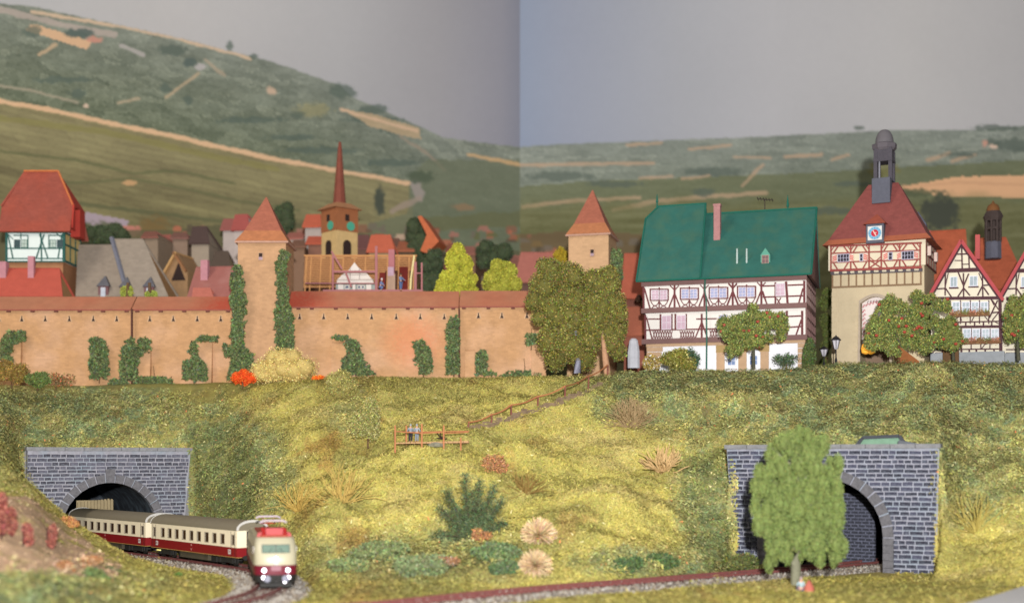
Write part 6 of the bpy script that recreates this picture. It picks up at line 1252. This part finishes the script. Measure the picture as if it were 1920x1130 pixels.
# ------------------------------------------------------------------ foliage
m_leaf = M("foliage", (255,)*3, attr=True, var=.12, sc=1.2, rough=.9, spec=.15)
def colors(n, base, sd=.14, jit=8, D=130, alt=None, altp=0):
    c = np.array(base, float)*rng.normal(1, sd, n)[:, None] + rng.normal(0, jit, (n, 3))
    if alt is not None: k = rng.random(n) < altp; c[k] = np.array(alt, float)*rng.normal(1, .1, k.sum())[:, None]
    return np.clip(nlin(np.clip(c, 0, 255))*1.45/((157./(D+12))**2*.95+.27), 0, .9)
def blob_pts(blobs, n, inner=.75, drop=0):
    vol = np.array([b[3]*b[5] + b[3]*b[4] for b in blobs]); k = rng.choice(len(blobs), n, p=vol/vol.sum()); B = np.array(blobs, float)[k]; u = unit(n); r = (inner+(OUT-inner)*rng.random(n)**1.0)[:, None]
    return B[:, :3] + u*B[:, 3:6]*r, u
OUT = 1.08
def ico_core(blobs, scale, seed=0):
    V_ = []; F_ = []; bm = bmesh.new(); bmesh.ops.create_icosphere(bm, subdivisions=2, radius=1); v0 = np.array([v.co[:] for v in bm.verts]); f0 = np.array([[v.index for v in f.verts] for f in bm.faces]); bm.free()
    for i, b in enumerate(blobs): n = fbm(v0[:,0]*2+i, v0[:,1]*2+v0[:,2]*2+i*3, 2)[:, None]; V_.append(np.array(b[:3]) + v0*np.array(b[3:6])*scale*(.8+.4*n)); F_.append(f0+i*len(v0))
    return np.concatenate(V_), np.concatenate(F_)
def crown(parent, blobs, n, size, base, name="crown", core=.82, D=130, sd=.14, alt=None, altp=0, inner=.75, aspect=.8, origin=(0,0,0), jit=8, out=1.08):
    global OUT; OUT = out
    bl = [(b[0]-origin[0], b[1]-origin[1], b[2]-origin[2], *b[3:]) for b in blobs]; P, u = blob_pts(bl, n, inner)
    V1, F1 = flakes(P, size, aspect, u, .3); c1 = colors(n, base, sd, jit, D, alt, altp); c1 = np.repeat(c1, 3, axis=0)
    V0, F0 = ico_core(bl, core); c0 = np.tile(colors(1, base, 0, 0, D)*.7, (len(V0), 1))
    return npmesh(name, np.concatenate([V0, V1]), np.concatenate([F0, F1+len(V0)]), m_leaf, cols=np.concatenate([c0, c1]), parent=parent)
def pxblob(px, py, D, rx, ry, rd=None): p = W(px, py, D); s = D/FP; return (p.x, p.y, p.z, rx*s, (rd if rd else min(rx, ry))*s, ry*s)
def trunk(parent, pts, r0, r1, mat, origin, name="trunk"):
    b = MB(); q = [Vector(p)-Vector(origin) for p in pts]; n = len(q); b.tube(q, [r0+(r1-r0)*i/(n-1) for i in range(n)], 9); return b.build(name, mat, parent, smooth=True)
bark = M("bark_brown", (120,92,64), 130, var=.3, sc=3, bump=.8)
# the two big round trees by the wall
bigc = (114,110,56)
def silh(poly, D, rmin, rmax, n, depth, seed, tight=.8):
    g = np.random.default_rng(seed); xs = [p[0] for p in poly]; ys = [p[1] for p in poly]; out = []
    while len(out) < n:
        r = g.uniform(rmin, rmax); x = g.uniform(min(xs), max(xs)); y = g.uniform(min(ys), max(ys))
        if inpoly(np.array([x, x-r*tight, x+r*tight, x, x]), np.array([y, y, y, y-r*tight, y+r*tight]), poly).all(): out.append(pxblob(x, y, D+g.uniform(-depth, depth), r, r*1.15, r))
    return out
polyL = [(985,560),(996,510),(1015,488),(1060,484),(1085,492),(1100,530),(1112,600),(1118,688),(1095,690),(1060,692),(1028,688),(1012,640),(1000,600)]
polyR = [(1098,510),(1120,492),(1150,500),(1168,535),(1176,600),(1178,650),(1160,678),(1150,688),(1140,650),(1128,640),(1120,680),(1098,690),(1090,600)]
for poly, D, tb_, lab, seed, tm in ((polyL, 142, [(1083,700),(1083,670),(1078,620)], "large drooping olive green tree at the right end of the town wall", 1, M("trunk_silver", (150,150,166), 140, var=.3, sc=6, spec=.6, rough=.3)), (polyR, 141, [(1140,708),(1135,672),(1130,620)], "drooping olive green tree on brown trunk, right of its larger twin", 2, M("trunk_tan", (196,150,116), 140, var=.2, sc=4))):
    O = W(tb_[0][0], tb_[0][1], D); T = thing("weeping_tree", O, 0, lab, "tree", "big drooping trees beside the wall"); bl = silh(poly, D, 11, 24, 70, 1.2, seed)
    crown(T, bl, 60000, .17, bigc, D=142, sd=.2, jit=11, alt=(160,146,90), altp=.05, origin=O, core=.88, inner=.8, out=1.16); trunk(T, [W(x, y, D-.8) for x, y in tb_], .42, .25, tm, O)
    for k in range(3): trunk(T, [W(tb_[1][0], tb_[1][1]-10, D), W(tb_[1][0]+(k-1)*30, 580, D)], .2, .08, bark, O, "branch")
# light green foam trees behind the wall
def lump_tree(poly, D, lab, base, seed, nb_, r, nm="foam_tree", n=16000, grp=None):
    cx_ = sum(p[0] for p in poly)/len(poly); yb = max(p[1] for p in poly); O = W(cx_, yb+30, D); T = thing(nm, O, 0, lab, "tree", grp); bl = silh(poly, D, r[0], r[1], nb_, 1.0, seed)
    crown(T, bl, n, .2, base, D=D-8, sd=.08, jit=5, origin=O, core=.97, inner=.93); trunk(T, [O, W(cx_, yb-30, D)], .3, .18, bark, O); return T
lump_tree([(812,560),(815,535),(830,510),(838,480),(852,452),(868,452),(885,470),(888,500),(902,510),(900,560)], 155, "tall bright yellow green tree behind the town wall", (172,170,62), 3, 45, (7,13))
lump_tree([(906,560),(908,520),(918,495),(940,486),(960,492),(975,520),(978,560)], 157, "lower rounded yellow green tree behind the wall, blurred", (158,156,62), 4, 30, (8,14))
lump_tree([(1036,500),(1038,472),(1050,460),(1064,470),(1064,500)], 172, "small yellow bush tree left of the second wall tower", (150,130,40), 5, 10, (6,9), n=4000)
dark = (66,76,54)
for poly, D, lab, sd_ in (([(758,470),(762,430),(775,410),(800,425),(805,470),(800,500),(762,500)],186,"dark conifer like tree left of the steep orange gable",6),([(786,560),(784,500),(800,470),(825,455),(835,490),(825,560)],176,"dark tree between scaffold and bright yellow tree",7),([(890,480),(900,455),(935,450),(962,470),(970,500),(890,500)],184,"dark green bushy tree behind the rounded yellow tree",8),([(160,450),(165,425),(200,418),(238,425),(246,452),(205,462)],184,"dark hedge like tree above the grey roofs",9),([(500,470),(510,395),(535,372),(555,400),(570,470)],196,"dark tree behind the right slope of the wall tower roof",10)):
    lump_tree(poly, D, lab, dark, sd_, 22, (8,15), "dark_tree", 7000)
lump_tree([(1536,700),(1538,560),(1552,530),(1560,560),(1562,690)], 158, "dark olive hedge tree in the gap between hall and gate tower", (84,92,48), 12, 14, (6,10), "dark_tree", 6000)
lump_tree([(1188,640),(1190,520),(1202,515),(1205,640)], 160, "dark shrub tree in the gap left of the hall", (64,44,34), 13, 8, (4,7), "dark_tree", 3000)
# apple trees
apm = M("apple_red", (176,76,58), 136, var=.12, sc=4, rough=.4)
def apple_tree(poly, D, base_px, lab, seed, nap, tr, n=26000, col=(128,132,72)):
    O = W(base_px[0], base_px[1], D); T = thing("apple_tree", O, 0, lab, "tree", "apple trees with red fruit before the houses"); bl = silh(poly, D, 3.5, 10, 150, .9, seed, .5)
    crown(T, bl, n, .17, col, D=138, sd=.2, jit=9, alt=(82,104,60), altp=.2, origin=O, core=.75, inner=.7, out=1.25); trunk(T, [W(x, y, D) for x, y in tr], .2, .09, M("trunk_green", (86,84,66), 138, var=.3, sc=4), O)
    P, u = blob_pts(bl, nap*6, 1.0); k = np.argsort(P[:,1])[:nap*2]; k = rng.permutation(k)[:nap]; b = MB(); b.lathe([(.05,-.17),(.16,-.1),(.19,.02),(.14,.13),(.03,.15)], 8); me = None
    for i in k:
        if me is None: o = b.build("apple", apm, T, smooth=True); me = o.data
        else: o = bpy.data.objects.new("apple", me); link(o); o.parent = T
        o.location = (P[i,0]-O.x, P[i,1]-O.y-.12, P[i,2]-O.z)
    return T
apple_tree([(1345,612),(1360,590),(1400,590),(1408,564),(1422,562),(1432,585),(1470,588),(1478,612),(1468,636),(1440,638),(1436,660),(1420,650),(1400,652),(1370,672),(1358,655),(1366,640)], 138, (1413,690), "apple tree with red fruit in front of the green roofed hall", 21, 15, [(1413,692),(1413,650),(1412,600)])
apple_tree([(1622,640),(1628,600),(1645,575),(1668,550),(1690,565),(1715,545),(1745,548),(1780,560),(1782,600),(1775,640),(1730,660),(1700,650),(1690,668),(1660,660),(1640,672)], 136, (1690,680), "wide apple tree with red fruit in front of the gate tower", 22, 22, [(1700,686),(1690,650),(1668,600)], n=36000)
apple_tree([(1755,640),(1765,600),(1785,590),(1800,625),(1806,640),(1790,655),(1765,652)], 137.5, (1786,672), "small drooping apple tree between wide apple tree and gable house", 23, 6, [(1788,676),(1786,650),(1782,620)], n=9000)
apple_tree([(1882,590),(1890,560),(1915,548),(1950,560),(1960,640),(1915,650),(1885,640)], 136, (1905,672), "apple tree cut off by the right edge of the picture", 24, 14, [(1910,676),(1908,640),(1905,600)], n=14000)
b = MB(); o = None
T = thing("brown_roof_shelter", W(1700, 684, 135.5), 0, "small brown gabled shelter half hidden under the wide apple tree", "shelter"); b.prism([(-.85,-1),(1.1,-1),(1.3,.4),(-.7,1.9)][::1], 0, 1.2); b.build("roof", M("shelter_brown", (156,96,52), 136), T); b = MB(); b.box(-.95,-.7,-.1,1.25,-1,2.0); b.build("frame_post", M("shelter_post", (110,66,40), 136), T)
# front tree
D = 97.0; O = W(1493, 1100, D); O.z = ground(1493, D)-.05; T = thing("tall_green_tree", O, 0, "tall pale green foam tree standing in front of the right tunnel", "tree")
polyF = [(1408,900),(1424,868),(1430,835),(1462,820),(1470,815),(1492,806),(1505,800),(1525,815),(1555,830),(1548,850),(1575,862),(1582,870),(1578,900),(1590,935),(1584,960),(1575,985),(1592,1015),(1575,1045),(1562,1055),(1550,1040),(1535,1060),(1505,1045),(1485,1058),(1460,1040),(1455,1075),(1440,1072),(1432,1020),(1415,985),(1408,950)]
bl = silh(polyF, D, 4, 11, 420, 1.0, 31, .45); bl = [(b[0], b[1], b[2], b[3]*.8, b[4]*1.1, b[5]*1.3) for b in bl]
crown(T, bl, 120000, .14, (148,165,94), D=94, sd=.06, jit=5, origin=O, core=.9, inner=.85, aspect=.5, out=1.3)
trunk(T, [W(1493, 1104, D), W(1492, 1055, D-.3), W(1493, 1030, D-.6), W(1494, 985, D+.3), W(1494, 860, D+.3)], .42, .16, M("trunk_pale_green", (158,156,128), 96, var=.2, sc=4), O)
for k in range(6): trunk(T, [W(1493, 1030-k*30, D), W(1493+(-1)**k*45, 990-k*30, D)], .14, .05, M("trunk_pale_green", (158,156,128), 96), O, "branch")
# bushes and plants
def bush(px, pyb, D, rx, ry, base, label, name="bush", n=6000, size=.2, alt=None, altp=0, core=.7, sd=.15, cat="bush", nb_=12, z=None, grp=None, inner=.6, aspect=.6, jit=8):
    O = W(px, pyb, D); s = D/FP; T = thing(name, O, 0, label, cat, grp); g = np.random.default_rng(int(px*7+pyb)); bl = []
    for i in range(nb_): a = g.uniform(0, 2*math.pi); q = g.uniform(0, .62)**.6; r = g.uniform(.3, .48); bl.append((O.x+math.cos(a)*q*rx*s, O.y+g.uniform(-.3,.3)*rx*s, O.z+ry*s*(.5+.5*math.sin(a)*q), rx*s*r, rx*s*r, ry*s*r*.8))
    crown(T, bl, n, size, base, name="foliage", D=D, sd=sd, alt=alt, altp=altp, origin=O, core=core, inner=inner, aspect=aspect, jit=jit)
    trunk(T, [O-Vector((0,0,.5)), O+Vector((0,0,ry*s*.6))], .08, .04, bark, O, "stem"); return T
bush(531, 720, 142, 60, 62, (204,180,112), "pale straw coloured round bush between the two orange flowering ones", size=.16, n=14000, alt=(230,210,140), altp=.1, core=.75, nb_=26)
bush(455, 720, 141.5, 24, 26, (244,84,34), "vivid orange flowering bush under the ivy left of the straw coloured bush", size=.13, n=5000, alt=(252,120,50), altp=.3)
bush(596, 720, 140.3, 17, 15, (240,96,34), "small vivid orange flowers right of the straw coloured bush", size=.12, n=2500, alt=(250,180,60), altp=.25)
bush(22, 720, 141, 36, 42, (134,110,58), "brown green bush at the far left foot of the wall", n=8000)
bush(70, 724, 140.5, 26, 26, (98,112,62), "dark green bush on the crest left of the seam", n=5000); bush(105, 722, 141, 34, 26, (110,100,62), "thin reddish twiggy shrub at the foot of the wall", n=700, core=.1, alt=(170,90,60), altp=.3)
bush(640, 745, 135, 34, 45, (154,146,84), "olive tuft bush on the crest right of the orange flowers", n=8000, size=.17, alt=(190,184,120), altp=.15); bush(690, 830, 124, 30, 80, (152,148,86), "grey green ragged bush on the slope below the crest", n=9000, size=.16, alt=(190,184,130), altp=.2, core=.5)
bush(1278, 695, 139, 42, 36, (124,120,56), "yellow green garden bush before the white ground floor of the hall", n=9000, alt=(200,190,120), altp=.1); bush(1302, 694, 138.5, 20, 42, (70,92,68), "dark leafy twigs rising before the hall wall", n=1800, core=.1, inner=.2)
bush(1515, 690, 139, 15, 48, (84,98,56), "climbing green bush at the right corner of the hall", n=5000); bush(1475, 688, 138.5, 28, 24, (84,100,72), "thin green twigs in front of the right white wall of the hall", n=900, core=.1, inner=.2); bush(1225, 694, 139.5, 18, 30, (150,130,70), "yellowish shrub with pale blossoms by the hall's left pillar", n=2500, alt=(236,228,214), altp=.12, core=.3)
# dry round tufts
def tuft(px, py, D, r, base, label, n=900, w_=.09, name="dry_grass_tuft", cat="grass tuft", alt=None):
    O = W(px, py, D); s = D/FP; u = unit(n); u[:,1] = -np.abs(u[:,1])*.7; u /= np.linalg.norm(u, axis=1, keepdims=True); L_ = r*s*rng.uniform(.7, 1.12, n)[:, None]; side = np.cross(u, unit(n)); side /= np.linalg.norm(side, axis=1, keepdims=True)
    a = u*L_*.1; V_ = np.stack([a-side*w_, a+side*w_, u*L_+side*w_*.25, u*L_-side*w_*.25], 1).reshape(-1, 3); F_ = np.arange(4*n).reshape(-1, 4); o = npmesh(name, V_, F_, m_leaf, cols=np.repeat(colors(n, base, .08, 6, D, alt, .2), 4, axis=0)); o.location = O; return tag(o, label, cat)
for px, py, r, lab in ((1010,1003,33,"upper pale cream spiky grass ball right of the dark conifer"),(1004,1060,31,"lower pale cream spiky grass ball near the track")):
    g_ = onslope(px, py+8); tuft(px, py, g_.y-.6, r, (240,206,160), lab, n=1100)
def twigs(px, py, r, base, label, n=120, thick=.045, D=None, flat=.8):
    g_ = onslope(px, py+r*.5); D = D or g_.y-.5; O = W(px, py+r*.8, D); s = D/FP; b = MB(); q = random.Random(int(px))
    for k in range(n):
        a = q.uniform(0, math.pi*2); e_ = q.uniform(.2, 1.5); p = Vector((0,0,0)); d = Vector((math.cos(a)*math.cos(e_), math.sin(a)*math.cos(e_)*.6-.2, math.sin(e_))); pts = [p]
        for j in range(4): d = (d+Vector((q.uniform(-.5,.5), q.uniform(-.5,.5), q.uniform(-.35,.45)))).normalized(); p = p+d*r*s*q.uniform(.32,.5); pts.append(p.copy())
        b.tube(pts, [thick, thick*.9, thick*.7, thick*.6, thick*.4], 4)
    o = b.build("twiggy_bush", M("twig_%d" % base[0], base, 150, var=.15, sc=4)); o.location = O; return tag(o, label, "bush")
twigs(1243, 862, 34, (206,172,120), "bare pale tan branching bush on the slope left of the right tunnel", 60, .085); twigs(1184, 775, 38, (176,150,110), "fine grey tan twiggy round bush on the upper slope", 240, .035)
twigs(640, 910, 50, (196,166,92), "tangle of straw coloured dry stalks on the slope beside the train", 50, .045); twigs(560, 930, 40, (200,168,88), "straw coloured stalk tangle just right of the locomotive", 50, .04); twigs(985, 905, 30, (150,122,66), "brownish dry stalks below the lookout platform", 60, .04); twigs(1830, 960, 50, (178,160,84), "yellowish dry stalks right of the right tunnel", 40, .045)
g_ = onslope(935, 885); bush(932, 888, g_.y-.4, 28, 34, (176,134,92), "rust coloured small bush above the dark conifer", n=1600, size=.2, alt=(206,140,96), altp=.3, core=.3)
g_ = onslope(900, 1012); bush(903, 1012, g_.y-1, 22, 20, (186,136,92), "salmon dry foliage at the foot of the dark conifer", n=900, core=.2)
bush(836, 1058, 98.5, 28, 14, (176,130,96), "low reddish dead patch near the track", n=1200, core=.3, alt=(226,220,214), altp=.1)
# dark conifer, a fallen fan of needled branches
g_ = onslope(885, 1006); D = g_.y-.4; O = W(885, 1006, D); T = thing("dark_conifer", O, 0, "dark blue green needled conifer lying fanned on the lower slope", "conifer"); s = D/FP; P_ = []; q = random.Random(4)
ends = [(-62,-58),(-48,-88),(-12,-118),(14,-108),(44,-98),(58,-70),(60,-28),(-66,-4),(-30,-50),(20,-60),(38,-40),(-38,-22),(0,-84),(-20,-30),(28,-12)]
for ex, ey in ends:
    pts = [Vector((0,0,.2)), Vector((ex*s*.5+q.uniform(-.2,.2), -.6, -ey*s*.5)), Vector((ex*s, -.5+q.uniform(-.4,.4), -ey*s))]; b = MB(); b.tube(pts, [.12,.08,.04], 6); b.build("branch", M("conifer_bark", (92,72,52), 108), T)
    n = 900; t = rng.uniform(.15, 1, n); c0 = np.where((t < .5)[:, None], np.array(pts[0])+(np.array(pts[1])-np.array(pts[0]))*(t*2)[:, None], np.array(pts[1])+(np.array(pts[2])-np.array(pts[1]))*(t*2-1)[:, None]); P_.append(c0+rng.normal(0, .22, (n, 3)))
P = np.concatenate(P_); V_, F_ = flakes(P, .32, .16); npmesh("needles", V_, F_, m_leaf, cols=np.repeat(colors(len(P), (90,106,74), .2, 8, 112, (124,130,88), .12), 3, axis=0), parent=T)
for px, py, rx, ry, c, lab in ((650,1070,40,20,(136,148,98),"low sage bush left end by the lower track"),(715,1050,52,34,(138,150,100),"mounded sage green bush left of the lower middle slope"),(790,1078,56,36,(142,154,108),"mounded pale sage bush nearest the track"),(925,1050,44,30,(122,140,94),"sage bush right of the dead patch"),(940,1075,30,22,(108,128,86),"dark sage clump above the brown rail"),(1178,1072,30,26,(98,120,76),"dark green clump left part of the trackside row"),(1240,1062,34,24,(96,118,74),"dark green clump right part of the trackside row"),(1390,1072,40,30,(104,108,62),"green clump at the foot of the right portal's left edge")):
    g_ = onslope(px, py); bush(px, py, g_.y-.3, rx, ry, c, lab, n=5000, size=.22, core=.8, nb_=14, inner=.8)
# foreground left: blurred green bushes, vines on stakes
for px, py, D, rx, ry, c, lab in ((20,1120,84,60,50,(122,138,92),"blurred sage green bush at the lower left corner"),(95,1125,85,60,52,(118,136,82),"blurred green bush between the two lower left ones"),(175,1128,86,50,56,(124,140,86),"blurred green bush below the bare soil bank"),(205,1085,92,22,20,(116,132,84),"small blurred green bush right of the bare soil")):
    bush(px, py, D, rx, ry, c, lab, n=9000, size=.2, core=.85, nb_=18, inner=.85)
g_ = onslope(330, 1080); bush(330, 1086, 98, 13, 13, (104,128,64), "tiny round green bush beside the ballast in front of the coach", n=2500, size=.13, core=.8)
for px, py, c, lab in ((128,985,(206,146,92),"rusty orange dry clump on the bank edge before the tunnel"),(122,1068,(206,146,98),"orange dry clump lying on the lower soil"),(170,1058,(206,150,104),"pale orange dry clump right of its neighbour on the soil")):
    g_ = onslope(px, py); bush(px, py+4, g_.y-.2, 22, 18, c, lab, n=2500, size=.16, core=.5)
vm = M("vine_burgundy", (150,72,62), 88)
for px, yt, yb, w_, lab in ((4,930,1010,24,"burgundy vine at the far left edge on the soil bank"),(22,955,1005,18,"second burgundy vine from the left on the soil bank"),(52,985,1025,17,"burgundy vine clump left of its dark stake"),(97,988,1030,17,"rightmost burgundy vine on its stake")):
    g_ = onslope(px, yb); D = g_.y-.2; O = W(px, yb, D); T = thing("grape_vine", O, 0, lab, "vine", "burgundy vines on stakes"); h = (yb-yt)*D/FP; rr2 = w_*.5*D/FP
    bl = [(O.x+rng.uniform(-.3,.3)*rr2, O.y, O.z+h*f, rr2*.8, rr2*.7, h*.22) for f in (.3,.5,.7,.88)]
    crown(T, bl, 2600, .15, (140,78,68), name="leaves", D=110, sd=.15, origin=O, core=.5, alt=(190,130,110), altp=.2, inner=.4)
    b = MB(); xs = -rr2*.9 if px in (52, 97) else 0; b.tube([(xs,-.1,-.5),(xs,-.1,h*1.0)], .06, 6); b.build("stake", M("stake_dark", (84,48,40), 90), T)
# ivy on the wall
def ivy(polys, D, label, n, base=(94,106,70), dep=.45, D2=147):
    cx_ = np.mean([p[0] for p in polys[0]]); yb = max(p[1] for p in polys[0]); O = W(cx_, yb, D); T = thing("ivy", O, 0, label, "ivy", "ivy patches climbing the town wall"); pts = []
    for poly in polys:
        xs = [p[0] for p in poly]; ys = [p[1] for p in poly]; a = (max(xs)-min(xs))*(max(ys)-min(ys)); m = int(n*a/2500)+50; x = rng.uniform(min(xs), max(xs), m); y = rng.uniform(min(ys), max(ys), m); wx = x+(fbm(x/7, y/7, 2)-.5)*13; k = inpoly(wx, y+(fbm(x/5+9, y/5, 2)-.5)*12, poly); pts.append(np.column_stack([x[k], y[k]]))
    q = np.concatenate(pts); d = D-rng.uniform(0, dep, len(q))*(0.4+fbm(q[:,0]/6, q[:,1]/6, 2)); P = np.column_stack([(q[:,0]-CX)/FP*d-O.x, d-O.y, CH+(HY-q[:,1])/FP*d-O.z]); V_, F_ = flakes(P, .24, .8)
    npmesh("leaves", V_, F_, m_leaf, cols=np.repeat(colors(len(P), base, .18, 8, D2, (104,118,74), .15), 3, axis=0), parent=T)
    b = MB(); b.tube([(0,-.05,-.4),(.1,-.1,1.2),(0,-.05,2.2)], [.07,.05,.03], 5); b.build("stem", bark, T)
N_ = 3400
ivy([[(430,690),(434,600),(432,520),(440,496),(452,500),(460,560),(456,640),(470,660),(484,690),(470,712),(424,712)]], 147.6, "tall ivy strip climbing the left side of the pointed wall tower", N_)
ivy([[(517,655),(514,590),(520,560),(518,500),(528,468),(541,474),(536,520),(544,570),(550,600),(551,655),(535,662)]], 147.4, "tall ivy strip climbing the right side of the pointed wall tower", N_)
ivy([[(0,700),(0,640),(16,622),(48,620),(48,638),(24,644),(26,690)]], 149.9, "hooked ivy patch at the far left of the wall", N_); ivy([[(170,712),(167,680),(170,632),(184,627),(204,650),(204,690),(205,705)]], 149.9, "upright oval ivy patch left of the wall seam", N_)
ivy([[(224,712),(224,670),(236,640),(250,632),(256,655),(266,632),(284,634),(282,655),(262,668),(255,712)]], 149.3, "forked ivy patch over the left wall seam", N_); ivy([[(342,714),(342,680),(358,668),(354,645),(368,640),(370,664),(384,684),(392,712)],[(366,640),(372,628),(408,628),(412,636),(400,640)]], 149.2, "ivy arch over the buttress left of the tower", N_)
ivy([[(632,704),(646,666),(652,636),(664,636),(676,660),(690,690),(706,704)],[(618,634),(620,628),(650,628),(654,636),(640,638)]], 148.9, "triangular ivy mound on the middle wall section", N_); ivy([[(786,702),(774,645),(782,636),(800,642),(812,668),(812,698)]], 149.1, "rounded ivy patch beside the orange stain", N_)
ivy([[(836,702),(836,620),(848,594),(860,590),(862,650),(862,700)]], 148.8, "narrow tapering ivy strip at the right wall seam", N_); ivy([[(892,704),(892,664),(906,656),(914,664),(912,690),(932,702)]], 148.9, "small ivy clump right of the right wall seam", N_)
ivy([[(984,640),(986,624),(1006,624),(1014,636),(996,644),(990,650)]], 148.9, "scrap of ivy high on the wall beside the big tree", N_); ivy([[(1146,490),(1146,472),(1158,462),(1168,480),(1166,530),(1154,520)]], 154.5, "ivy strip on the second wall tower", N_)
ivy([[(250,722),(262,706),(310,706),(330,722)],[(200,722),(215,708),(240,712),(240,722)]], 149, "low ivy running along the foot of the left wall", N_); ivy([[(935,706),(965,694),(1010,698),(1020,708)],[(420,640),(432,655),(428,670),(418,662)]], 148.8, "low ivy along the foot of the wall near the big tree", N_)
lump_tree([(222,560),(226,540),(240,534),(256,540),(256,560)], 154, "small lime green tree top peeking over the wall roof at the seam", (146,152,70), 41, 6, (4,7), n=2000); lump_tree([(266,560),(270,546),(292,546),(294,560)], 154, "tiny lime green tree top over the wall, right of the seam", (140,150,70), 42, 5, (3,5), n=1500)
